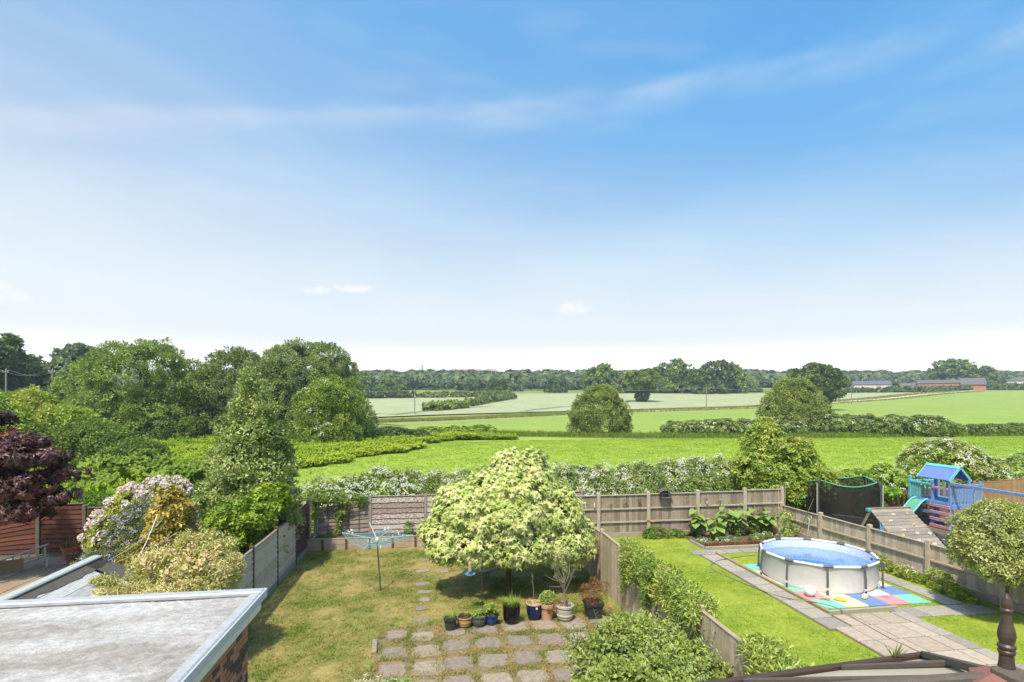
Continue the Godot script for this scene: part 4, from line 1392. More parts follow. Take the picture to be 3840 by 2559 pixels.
func pots() -> void:
	var g := "planted pots in a row along the rough paving"
	var soil := mat("pot_soil", Color(0.07, 0.05, 0.035), 0.95, "speck", Vector3.ONE * 6.0)
	var lm := leafmat("leaf")
	# x, z, label, profile kind, radius, height, colour, roughness
	var rows := [
		[0.35, -12.62, "small slate grey pot with upright grass, first from the left in the row", "bowl", 0.165, 0.30, Color(0.045, 0.06, 0.065), 0.35],
		[0.69, -12.74, "small tan clay pot with dry brown growth, second in the row", "round", 0.185, 0.26, Color(0.46, 0.27, 0.13), 0.6],
		[1.03, -12.74, "small grey-green pot with leafy seedlings, third in the row", "round", 0.18, 0.27, Color(0.085, 0.10, 0.085), 0.4],
		[1.34, -12.78, "small cobalt blue pot with bright leaves, below the feeder pole", "bowl", 0.18, 0.28, Color(0.025, 0.05, 0.20), 0.25],
		[1.83, -12.8, "large glossy black pot with tall chives before the maple trunk", "tall", 0.215, 0.46, Color(0.007, 0.007, 0.009), 0.18],
		[2.42, -12.95, "dark blue ribbed pot with pale rim and one tall flower stalk", "urn", 0.195, 0.42, Color(0.012, 0.02, 0.085), 0.2],
		[2.74, -12.9, "pale pink terracotta pot with leafy and red trailing plant", "straight", 0.175, 0.40, Color(0.52, 0.30, 0.19), 0.8],
		[3.16, -12.78, "white banded stone pot holding a small bare-branched tree", "band", 0.225, 0.40, Color(0.46, 0.44, 0.38), 0.85],
		[3.9, -12.85, "square dark grey tapered planter with rusty red shrub by the divider fence", "square", 0.22, 0.42, Color(0.035, 0.045, 0.05), 0.6],
	]
	for i in rows.size():
		var q: Array = rows[i]
		var r: float = q[4]
		var h: float = q[5]
		var t := thing("plant_pot", q[2], "plant pot", Vector3(q[0], 0.026, q[1]), 0.0, g)
		var m := mat("glaze%d" % i, q[6], q[7], "soft", Vector3.ONE * 4.0, "blotch", Vector3.ONE * 3.0)
		var prof := []
		match q[3]:
			"bowl": prof = [v2(0, 0), v2(0.62, 0), v2(0.8, 0.35), v2(0.9, 0.8), v2(1, 0.84), v2(1, 0.98), v2(0.93, 1), v2(0.88, 0.85), v2(0, 0.85)]
			"round": prof = [v2(0, 0), v2(0.6, 0), v2(0.86, 0.25), v2(0.96, 0.55), v2(0.9, 0.8), v2(1, 0.88), v2(1, 0.98), v2(0.92, 1), v2(0.85, 0.86), v2(0, 0.86)]
			"tall": prof = [v2(0, 0), v2(0.72, 0), v2(0.9, 0.25), v2(0.99, 0.65), v2(1, 0.96), v2(0.97, 1), v2(0.9, 0.98), v2(0.88, 0.9), v2(0, 0.9)]
			"urn": prof = [v2(0, 0), v2(0.66, 0), v2(0.72, 0.06), v2(0.95, 0.45), v2(1, 0.75), v2(0.95, 0.92)]
			"straight": prof = [v2(0, 0), v2(0.78, 0), v2(0.86, 0.7), v2(0.9, 0.76), v2(1, 0.78), v2(1, 0.98), v2(0.92, 1), v2(0.88, 0.9), v2(0, 0.9)]
			"band": prof = [v2(0, 0), v2(0.62, 0), v2(0.72, 0.08), v2(0.84, 0.2), v2(0.86, 0.3), v2(0.92, 0.34), v2(0.93, 0.42), v2(0.88, 0.46), v2(0.92, 0.7), v2(0.9, 0.78), v2(1, 0.86), v2(1, 0.97), v2(0.93, 1), v2(0.86, 0.9), v2(0, 0.9)]
		if q[3] == "square":
			var b := Mb.new()
			var lv := [[0.0, 0.68], [0.8, 0.9], [0.8, 1.0], [1.0, 1.02], [1.0, 0.92], [0.86, 0.88]]
			for k in lv.size() - 1:
				for s in 4:
					var a0 := Vector3([1, 1, -1, -1][s], 0, [1, -1, -1, 1][s])
					var a1 := Vector3([1, -1, -1, 1][s], 0, [-1, -1, 1, 1][s])
					var up := Vector3.UP * h
					b.face([a0 * r * lv[k][1] + up * lv[k][0], a1 * r * lv[k][1] + up * lv[k][0], a1 * r * lv[k + 1][1] + up * lv[k + 1][0], a0 * r * lv[k + 1][1] + up * lv[k + 1][0]], (a0 + a1) * (1.0 if k < 3 else -1.0) + Vector3.UP * (2.0 if k == 3 or k == 1 and false else 0.0))
			part("pot", b.mesh(), m, t)
			part("soil", bx(Vector3(r * 1.74, 0.02, r * 1.74)), soil, t, Vector3(0, h * 0.86, 0))
		else:
			var pp := []
			for p in prof:
				pp.append(v2(p.x * r, p.y * h))
			var body := part("pot", turned(pp, 28 if q[3] != "urn" else 44, 0.06 if q[3] == "urn" else 0.0), m, t)
			if q[3] == "urn":
				part("rim", turned([v2(0.95 * r, 0.9 * h), v2(1.04 * r, 0.93 * h), v2(1.04 * r, 0.99 * h), v2(0.94 * r, h), v2(0.88 * r, 0.9 * h), v2(0, 0.9 * h)], 28), mat("pale_rim", Color(0.42, 0.3, 0.18), 0.5), body)
				part("price_tag", bx(Vector3(0.05, 0.05, 0.004)), mats.white_plastic, body, Vector3(0.03, h * 0.8, r * 1.005), Vector3(0, 8, 0))
			part("soil", turned([v2(0, 0.012), v2(r * 0.87, 0.0)], 20), soil, t, Vector3(0, h * 0.86 + 0.006, 0))
		var top := Vector3(0, h * 0.86, 0)
		var gr := Color(0.13, 0.22, 0.03)
		var gr2 := Color(0.22, 0.30, 0.07)
		match i:
			0: blades(t, 70, 0.26, 0.022, gr, gr2, top, r * 0.7, 1.3, 80)
			1: foliage("growth", t, [[top + Vector3(0, 0.02, 0), Vector3(r * 0.7, 0.05, r * 0.7)]], clump.fine, lm, 16, 0.05, 0.09, [Color(0.12, 0.08, 0.05), Color(0.10, 0.13, 0.05)], 81)
			2: foliage("leaves", t, [[top + Vector3(0, 0.06, 0), Vector3(r * 0.75, 0.10, r * 0.75)]], clump.mid, lm, 26, 0.05, 0.09, [Color(0.12, 0.19, 0.03), Color(0.2, 0.27, 0.08)], 82)
			3:
				blades(t, 40, 0.26, 0.05, gr, gr2, top, r * 0.6, 1.0, 83)
				foliage("leaves", t, [[top + Vector3(-0.03, 0.15, 0), Vector3(r * 0.6, 0.10, r * 0.5)]], clump.mid, lm, 16, 0.05, 0.09, [gr, gr2], 84)
			4:
				blades(t, 150, 0.34, 0.016, gr, Color(0.24, 0.33, 0.06), top, r * 0.8, 1.5, 85)
				blades(t, 14, 0.72, 0.012, gr, gr2, top + Vector3(0.08, 0, 0), 0.07, 5.0, 86, "stems")
			5:
				blades(t, 60, 0.16, 0.02, gr, Color(0.24, 0.24, 0.07), top, r * 0.7, 0.9, 87)
				part("flower_stalk", rod([top, top + Vector3(-0.02, 0.45, 0), top + Vector3(-0.06, 0.78, 0)], 0.007, 5), mat("stalk", Color(0.22, 0.24, 0.1), 0.8), t)
				foliage("seed_head", t, [[top + Vector3(-0.045, 0.66, 0), Vector3(0.012, 0.13, 0.012)]], clump.tiny, lm, 14, 0.02, 0.03, [Color(0.22, 0.2, 0.1), Color(0.26, 0.27, 0.12)], 88, -1.0)
			6:
				foliage("leaves", t, [[top + Vector3(0.02, 0.17, -0.02), Vector3(r * 0.95, 0.17, r * 0.9)]], clump.mid, lm, 40, 0.06, 0.11, [Color(0.13, 0.22, 0.04), Color(0.28, 0.36, 0.12)], 89, -0.4)
				foliage("red_trails", t, [[top + Vector3(0.1, -0.02, 0.1), Vector3(r * 0.9, 0.12, r * 0.7)], [top + Vector3(0.24, 0.02, 0.05), Vector3(0.14, 0.1, 0.14)]], clump.tiny, lm, 34, 0.06, 0.10, [Color(0.30, 0.07, 0.03), Color(0.36, 0.16, 0.07)], 90, -1.0)
			7:
				blades(t, 20, 0.3, 0.016, gr, gr2, top, r * 0.6, 2.0, 91, "stems")
				foliage("red_growth", t, [[top, Vector3(r * 0.8, 0.06, r * 0.8)]], clump.tiny, lm, 24, 0.05, 0.08, [Color(0.30, 0.08, 0.035), Color(0.26, 0.12, 0.05)], 92)
				twiggy(t, top, 1.55, 93)
			8:
				foliage("rusty_leaves", t, [[top + Vector3(-0.05, 0.22, 0), Vector3(0.3, 0.2, 0.24)], [top + Vector3(0.18, 0.4, 0), Vector3(0.2, 0.14, 0.18)], [top + Vector3(-0.2, 0.36, 0), Vector3(0.16, 0.12, 0.16)], [top + Vector3(0.05, 0.55, 0), Vector3(0.12, 0.1, 0.1)], [top + Vector3(-0.02, 0.1, 0), Vector3(0.2, 0.12, 0.2)]], clump.tiny, lm, 120, 0.06, 0.11, [Color(0.26, 0.09, 0.035), Color(0.40, 0.22, 0.12)], 94, -1.0, 0.8, 0.5)
				foliage("green_leaves", t, [[top + Vector3(0.24, 0.08, 0.1), Vector3(0.1, 0.14, 0.1)]], clump.fine, lm, 14, 0.05, 0.08, [gr, gr2], 95, -1.0)
				part("stem", rod([top, top + Vector3(0.03, 0.4, 0)], 0.012), mat("twig", Color(0.15, 0.11, 0.08), 0.9), t)


func twiggy(t: Node3D, at: Vector3, h: float, sd: int) -> void:
	rng.seed = sd
	var b := Mb.new()
	var ends := []
	b.tube([at, at + Vector3(-0.02, h * 0.2, 0), at + Vector3(0.0, h * 0.4, 0)], [0.028, 0.024, 0.02], 7)
	for k in 13:
		var p := at + Vector3(0, h * rr(0.2, 0.42), 0)
		var a := rr(0, TAU)
		var q := p + Vector3(cos(a) * rr(0.1, 0.26), h * rr(0.18, 0.32), sin(a) * rr(0.1, 0.26))
		var e := q + Vector3(cos(a) * rr(0.02, 0.16), h * rr(0.08, 0.3), sin(a) * rr(0.02, 0.16))
		b.tube([p, q, e], [0.014, 0.009, 0.004], 5)
		ends.append(q)
		ends.append(e)
	b.tube([at + Vector3(0, h * 0.38, 0), at + Vector3(-0.3, h * 0.44, 0.05), at + Vector3(-0.5, h * 0.52, 0.05)], [0.012, 0.008, 0.004], 5)
	b.tube([at + Vector3(0, h * 0.33, 0), at + Vector3(-0.2, h * 0.34, 0.1), at + Vector3(-0.42, h * 0.345, 0.1)], [0.01, 0.007, 0.004], 5)
	part("branches", b.mesh(), mat("grey_bark", Color(0.27, 0.235, 0.2), 0.9, "speck", Vector3.ONE * 6.0), t)
	var lb := []
	for e in ends:
		lb.append([e, Vector3(0.07, 0.1, 0.07)])
	foliage("sparse_leaves", t, lb, clump.tiny, leafmat("leaf"), 80, 0.05, 0.08, [Color(0.12, 0.15, 0.06), Color(0.2, 0.24, 0.1)], sd, -1.0, 0.8)


func divider() -> void:
	var t := thing("divider_fence", "tall weathered close-boarded fence between the patchy lawn and the mown lawn", "fence", Vector3(4.84, 0, -5.6), 90.0)
	rng.seed = 67
	var st := [0.0, 1.75, 3.55, 5.4, 7.3, 9.4, 11.3, 13.2, 14.75]
	close_board(t, st, [1.6, 1.6, 1.6, 1.62, 1.62, 1.58, 1.52, 1.5], 0.0, [0.2, 0.8], 1.0, "divider", [Color(0.56, 0.47, 0.33), Color(0.62, 0.53, 0.38), Color(0.51, 0.42, 0.29), Color(0.64, 0.57, 0.45)], Color(0.58, 0.48, 0.34))
	# two climbers thrown over it
	var lm := leafmat("climber_leaf", 0.4, 0.5, 0.5)
	var tints := [Color(0.10, 0.165, 0.025), Color(0.24, 0.30, 0.075)]
	var c := thing("climber", "long-leaved green climber draped over the middle of the divider fence", "climber", Vector3(4.84, 0, -11.0))
	var lb := []
	for k in 8:
		var z := -1.9 + k * 0.5
		lb.append([Vector3(0.06 + 0.1 * sin(k * 2.1), 1.66 + 0.05 * cos(k * 1.3), z), Vector3(0.22, 0.13, 0.32)])
		lb.append([Vector3(-0.12, 1.4 - 0.1 * sin(k * 1.7), z + 0.15), Vector3(0.08, 0.26, 0.16)])
		if k % 3 == 0:
			lb.append([Vector3(-0.13, 1.0, z), Vector3(0.07, 0.32, 0.12)])
	foliage("foliage", c, lb, clump.long, lm, 620, 0.10, 0.19, tints, 97, -1.0, 0.6, 0.4)
	part("stem", rod([Vector3(-0.12, 0, 0.4), Vector3(-0.1, 0.8, 0.1), Vector3(-0.06, 1.5, -0.2)], 0.02), mats.twig, c)
	var c2 := thing("climber", "long-leaved green climber hanging over the near end of the divider fence", "climber", Vector3(4.84, 0, -6.9))
	foliage("foliage", c2, [[Vector3(0.05, 1.6, 0.4), Vector3(0.26, 0.16, 0.4)], [Vector3(0.08, 1.62, -0.4), Vector3(0.26, 0.15, 0.5)], [Vector3(-0.12, 1.25, 0.1), Vector3(0.1, 0.4, 0.5)], [Vector3(-0.13, 0.9, -0.3), Vector3(0.1, 0.45, 0.3)], [Vector3(0.2, 1.3, 0.2), Vector3(0.12, 0.3, 0.5)]], clump.long, lm, 420, 0.11, 0.19, tints, 98, -1.0, 0.6, 0.4)
	part("stem", rod([Vector3(-0.12, 0, 0.2), Vector3(-0.1, 0.8, 0.1), Vector3(-0.06, 1.4, 0.2)], 0.02), mats.twig, c2)
	# leafy shrub in the right corner of the paving
	var s := thing("leafy_shrub", "large fresh green shrub with grey-green shoots before the divider fence", "shrub", Vector3(3.35, 0, -8.8))
	foliage("foliage", s, [[Vector3(0, 0.65, 0), Vector3(0.95, 0.62, 0.85)], [Vector3(-0.55, 0.55, 0.5), Vector3(0.6, 0.5, 0.6)], [Vector3(0.6, 0.75, -0.45), Vector3(0.65, 0.55, 0.6)], [Vector3(0.15, 1.05, -0.35), Vector3(0.6, 0.4, 0.5)], [Vector3(0.9, 0.6, 0.4), Vector3(0.6, 0.6, 0.8)], [Vector3(-0.2, 0.7, 1.1), Vector3(0.9, 0.6, 0.7)]], clump.fine, leafmat("shrub_leaf", 0.5, 0.55, 0.35), 1600, 0.13, 0.23, [Color(0.11, 0.15, 0.04), Color(0.22, 0.27, 0.08)], 99, -0.6, 0.6, 0.5)
	shoots(s, 90, [Vector3(0.1, 0.8, 0.1), Vector3(1.1, 0.35, 0.95)], 0.6, [Color(0.24, 0.30, 0.13), Color(0.34, 0.42, 0.16)], 100)
	part("stem", rod([Z3, Vector3(0.1, 0.5, 0), Vector3(0.2, 0.9, -0.2)], 0.03), mats.twig, s)
	# white-flowered weed bush at the bottom edge
	var w := thing("white_flower_bush", "low bush with small white flowers at the bottom edge of the lawn", "bush", Vector3(-1.25, 0, -9.45))
	foliage("foliage", w, [[Vector3(0, 0.22, 0), Vector3(0.65, 0.25, 0.45)], [Vector3(0.5, 0.3, 0.2), Vector3(0.5, 0.3, 0.4)], [Vector3(-0.5, 0.15, 0.2), Vector3(0.4, 0.2, 0.3)], [Vector3(0.3, 0.35, 0.75), Vector3(0.9, 0.35, 0.5)]], clump.mid, mats.shrub_leaf, 210, 0.08, 0.14, [Color(0.10, 0.17, 0.04), Color(0.18, 0.25, 0.07)], 101, -0.3, 0.6, 0.35)
	foliage("blossom", w, [[Vector3(0, 0.42, 0), Vector3(0.7, 0.16, 0.45)], [Vector3(-0.4, 0.3, 0.2), Vector3(0.5, 0.15, 0.4)], [Vector3(0.4, 0.45, 0.3), Vector3(0.6, 0.2, 0.4)]], clump.blossom, leafmat("petal", 0.7, 0.4, 0.2), 60, 0.06, 0.11, [Color(0.62, 0.6, 0.5), Color(0.74, 0.74, 0.66)], 102, 0.0, 0.6)


func shoots(t: Node3D, n: int, lobe: Array, l: float, tints: Array, sd: int) -> void:   # upright leafy shoots
	rng.seed = sd
	var b := Mb.new()
	for k in n:
		var d := rdir()
		d.y = absf(d.y)
		var p: Vector3 = lobe[0] + d * lobe[1]
		var dir := (Vector3.UP * 1.4 + Vector3(d.x, 0, d.z) + rdir() * 0.3).normalized()
		var ll := l * rr(0.5, 1.1)
		var col: Color = (tints[0] as Color).lerp(tints[1], rng.randf())
		b.tube([p, p + dir * ll], [0.006, 0.003], 4, col * 0.8)
		for j in 9:
			var s := p + dir * ll * (0.15 + 0.85 * j / 9.0)
			var o := rdir()
			o = (o - dir * o.dot(dir)).normalized()
			leaf(b, s, (o + dir * 0.5).normalized(), dir, 0.13 * (1.15 - j * 0.07), 0.045, col, 0)
	part("shoots", b.mesh(), leafmat("shoot", 0.6, 0.5, 0.3), t)


# ---------------------------------------------------------------- right garden
func right_garden() -> void:
	rng.seed = 111
	var tones := [Color(0.36, 0.285, 0.215), Color(0.43, 0.345, 0.265), Color(0.30, 0.24, 0.18), Color(0.48, 0.40, 0.32)]
	var t := thing("back_fence", "close-boarded back fence of five bays with pale square posts behind the vegetable bed", "fence", Vector3(4.9, 0, -20.42), -0.3)
	close_board(t, [0.0, 1.5, 3.6, 5.68, 7.75, 9.45], [1.7, 1.7, 1.72, 1.74, 1.78], 0.2, [0.36, 0.67], 1.0, "back", tones, Color(0.60, 0.53, 0.43), 0.08, 0.13, 0.122)
	var a := Vector2(14.3, -20.35)
	var b := Vector2(15.05, -7.6)
	var s := thing("side_fence", "low pale close-boarded fence with square posts running down behind the round pool", "fence", Vector3(a.x, 0, a.y), frame_line(a, b))
	var pale := [Color(0.58, 0.49, 0.375), Color(0.64, 0.555, 0.44), Color(0.52, 0.435, 0.33), Color(0.67, 0.59, 0.48)]
	close_board(s, [0.0, 2.15, 4.28, 6.35, 8.4, 10.5, 12.6], [1.12, 1.14, 1.16, 1.16, 1.16], 0.22, [0.58], 1.0, "side", pale, Color(0.62, 0.52, 0.39), 0.1, 0.13, 0.122)
	# grey flags of the path
	var tone := []
	for c in [Color(0.40, 0.37, 0.32), Color(0.45, 0.415, 0.36), Color(0.36, 0.335, 0.295)]:
		tone.append(mat("grey_flag%d" % tone.size(), c, 0.92, "speck", Vector3.ONE * 2.6, "blotch", Vector3.ONE * 1.0, 0.5))
	var pth := struct("garden_path", flat(9.2, -11.3, 9.84, -18.1, 0.022, 0.3, Color(0.12, 0.11, 0.05), Color(0.17, 0.15, 0.08), 0.8), mats.soil)
	for k in 11:
		part("slab", bx(Vector3(0.575, 0.05, 0.565), 0.012), tone[rng.randi() % 3], pth, Vector3(9.53 + rr(-0.01, 0.01), 0.026 + rr(0, 0.008), -11.65 - k * 0.615), Vector3(rr(-0.5, 0.5), rr(-0.8, 0.8), rr(-0.5, 0.5)))
	for k in 7:
		part("slab", bx(Vector3(0.59, 0.05, 0.42), 0.012), tone[rng.randi() % 3], pth, Vector3(9.33 + k * 0.63, 0.026 + rr(0, 0.008), -17.82), Vector3(rr(-0.5, 0.5), rr(-0.8, 0.8), rr(-0.5, 0.5)))
	for k in 4:
		part("slab", bx(Vector3(0.62, 0.04, 0.58), 0.01), tone[rng.randi() % 3], pth, Vector3(12.02 + k * 0.64, 0.026 + rr(0, 0.008), -12.0 + 0.02 * k), Vector3(rr(-0.5, 0.5), rr(-2.0, 2.0), rr(-0.5, 0.5)))
	for k in 7:
		part("slab", bx(Vector3(0.5, 0.04, 0.7), 0.01), tone[rng.randi() % 3], pth, Vector3(13.68, 0.026 + rr(0, 0.008), -12.65 - k * 0.72), Vector3(rr(-0.5, 0.5), rr(-2.0, 2.0), rr(-0.5, 0.5)))
	# pale patio
	var pat := struct("pale_patio", flat(9.36, -7.4, 11.9, -12.15, 0.022, 0.3, Color(0.10, 0.085, 0.045), Color(0.15, 0.13, 0.06), 0.8), mats.soil)
	var pk := []
	for c in [Color(0.44, 0.37, 0.295), Color(0.475, 0.405, 0.325), Color(0.41, 0.345, 0.275), Color(0.455, 0.37, 0.30)]:
		pk.append(mat("pale_flag%d" % pk.size(), c, 0.9, "soft", Vector3.ONE * 2.0, "blotch", Vector3.ONE * 0.9, 0.3))
	var cuts := [[9.88, 10.38, 10.92, 11.48], [9.38, 9.8, 10.42, 11.1, 11.5], [9.38, 9.82, 10.5, 11.12, 11.5], [9.36, 9.72, 10.32, 11.15, 11.5], [9.36, 9.9, 10.55, 11.1, 11.5], [9.36, 9.8, 10.4, 11.1, 11.5], [9.36, 9.8, 10.4, 11.1, 11.5]]
	var zs := [-12.08, -11.42, -10.67, -10.0, -9.33, -8.66, -8.0, -7.4]
	for r in 7:
		for k in cuts[r].size() - 1:
			var x0: float = cuts[r][k]
			var x1: float = cuts[r][k + 1]
			part("slab", bx(Vector3(x1 - x0 - 0.03, 0.05, zs[r + 1] - zs[r] - 0.034), 0.012), pk[rng.randi() % 4], pat, Vector3((x0 + x1) / 2.0, 0.03 + rr(0, 0.005), (zs[r] + zs[r + 1]) / 2.0), Vector3(rr(-0.3, 0.3), rr(-0.3, 0.3), rr(-0.3, 0.3)))
		part("border_slab", bx(Vector3(0.34, 0.04, zs[r + 1] - zs[r] - 0.03), 0.01), tone[rng.randi() % 3], pat, Vector3(11.7, 0.026 + rr(0, 0.006), (zs[r] + zs[r + 1]) / 2.0), Vector3(0, rr(-1.5, 1.5), 0))
	var kerb := mat("kerb_concrete", Color(0.40, 0.36, 0.30), 0.95, "fine", Vector3.ONE * 3.0, "blotch", Vector3.ONE)
	tag(part("concrete_kerb", bx(Vector3(2.0, 0.12, 0.07), 0.015), kerb, self, Vector3(10.9, 0.05, -12.24), Vector3(0, 1.5, 0)), "straight concrete kerb between the foam mat and the pale patio", "kerb")
	tag(part("timber_edging", bx(Vector3(0.085, 0.1, 5.5), 0.015), wood("edging", Color(0.45, 0.34, 0.18), "z"), self, Vector3(9.91, 0.05, -14.95), Vector3(0, 0.6, 0)), "long pale timber edging between the grey path and the foam mat", "edging")
	vegetable_bed(kerb)
	mats_and_pool()
	# garden hose
	var hp := [Vector3(11.24, 0.03, -17.3), Vector3(10.6, 0.03, -17.2), Vector3(9.66, 0.075, -16.85), Vector3(9.03, 0.04, -16.45), Vector3(8.83, 0.03, -15.96), Vector3(8.97, 0.03, -15.11), Vector3(9.15, 0.04, -14.2), Vector3(9.4, 0.07, -13.37), Vector3(9.89, 0.12, -12.8), Vector3(10.19, 0.13, -12.29), Vector3(10.23, 0.065, -11.61), Vector3(10.18, 0.065, -10.68), Vector3(10.24, 0.065, -9.97), Vector3(10.3, 0.065, -8.0)]
	var cv := Curve3D.new()
	for k in hp.size():
		var tan: Vector3 = (hp[mini(k + 1, hp.size() - 1)] - hp[maxi(k - 1, 0)]) / 6.0
		cv.add_point(hp[k], -tan, tan)
	var hs := part("garden_hose", rod(Array(cv.tessellate(4, 3)), 0.013, 6), mat("hose_grey", Color(0.20, 0.19, 0.155), 0.5), self)
	tag(hs, "thin grey garden hose looping from the pool over path and patio", "hose")
	tools()
	# ivy at the foot of the back fence
	var iv := thing("ivy_clump", "low dark green ivy clump at the foot of the back fence left of the bed", "ivy", Vector3(8.95, 0, -20.1))
	foliage("foliage", iv, [[Vector3(-0.3, 0.15, 0), Vector3(0.5, 0.3, 0.25)], [Vector3(0.45, 0.12, 0.05), Vector3(0.55, 0.2, 0.22)], [Vector3(1.1, 0.06, 0.1), Vector3(0.35, 0.12, 0.18)]], clump.mid, leafmat("leaf"), 170, 0.07, 0.12, [Color(0.06, 0.11, 0.025), Color(0.12, 0.18, 0.04)], 113)
	part("stem", rod([Vector3(-0.5, 0.02, 0), Vector3(0.9, 0.03, 0.02)], 0.01), mats.twig, iv)
	# plants along the low fence
	var i := 0
	for q in [[14.2, -15.2, 0.5, "weedy plant by the low fence nearest the pool wall", 0], [14.3, -14.35, 0.4, "low plant with pale blooms along the foot of the low fence", 1], [14.35, -13.4, 0.65, "tall bright green plant against a fence post behind the foam mat", 0], [14.25, -12.8, 0.35, "low plant with yellow flowers at the corner of the grey slabs", 2], [14.45, -16.3, 0.4, "plant at the low fence partly hidden behind the pool", 0]]:
		var pl := thing("border_plant", q[3], "plant", Vector3(q[0], 0, q[1]), 0.0, "plants along the low fence")
		foliage("foliage", pl, [[Vector3(0, q[2] * 0.4, 0), Vector3(0.22, q[2] * 0.5, 0.4)], [Vector3(0.05, q[2] * 0.25, 0.4), Vector3(0.2, q[2] * 0.25, 0.35)]], clump.mid, leafmat("leaf"), 80, 0.06, 0.11, [Color(0.12, 0.18, 0.03), Color(0.21, 0.26, 0.05)], 114 + i, -0.6)
		if q[4] > 0:
			foliage("blossom", pl, [[Vector3(-0.05, q[2] * 0.7, 0.1), Vector3(0.2, 0.15, 0.35)]], clump.blossom, leafmat("petal"), 14, 0.05, 0.08, [Color(0.7, 0.62, 0.62), Color(0.75, 0.7, 0.7)] if q[4] == 1 else [Color(0.66, 0.5, 0.05), Color(0.72, 0.6, 0.1)], 130 + i, 0.0)
		i += 1
	# clipped standard tree at the right edge
	var st := thing("standard_tree", "round-headed small tree with pale edged leaves on a thin trunk, right edge", "tree", Vector3(14.05, 0, -11.3))
	part("trunk", rod([Z3, Vector3(0.01, 0.6, 0), Vector3(-0.03, 1.3, 0.0), Vector3(-0.05, 2.0, 0.0)], 0.035, 8), wood("standard_bark", Color(0.15, 0.11, 0.075), "y"), st)
	foliage("crown", st, [[Vector3(-0.15, 2.05, 0), Vector3(0.95, 0.72, 0.95)], [Vector3(-0.7, 1.75, 0.1), Vector3(0.5, 0.5, 0.6)], [Vector3(0.35, 1.6, 0.2), Vector3(0.75, 0.5, 0.7)], [Vector3(0.0, 1.6, -0.6), Vector3(0.8, 0.5, 0.6)], [Vector3(-0.3, 2.55, 0), Vector3(0.55, 0.4, 0.55)], [Vector3(0.5, 2.3, 0), Vector3(0.6, 0.5, 0.6)], [Vector3(-0.6, 1.5, 0.3), Vector3(0.55, 0.38, 0.5)], [Vector3(0.55, 1.42, 0.1), Vector3(0.65, 0.4, 0.6)], [Vector3(-0.1, 1.75, 0.65), Vector3(0.6, 0.5, 0.45)]], clump.fine, leafmat("standard_leaf", 0.45, 0.5, 0.4), 2100, 0.11, 0.19, [Color(0.16, 0.2, 0.05), Color(0.36, 0.40, 0.17)], 120, -1.0, 0.5, 0.45)


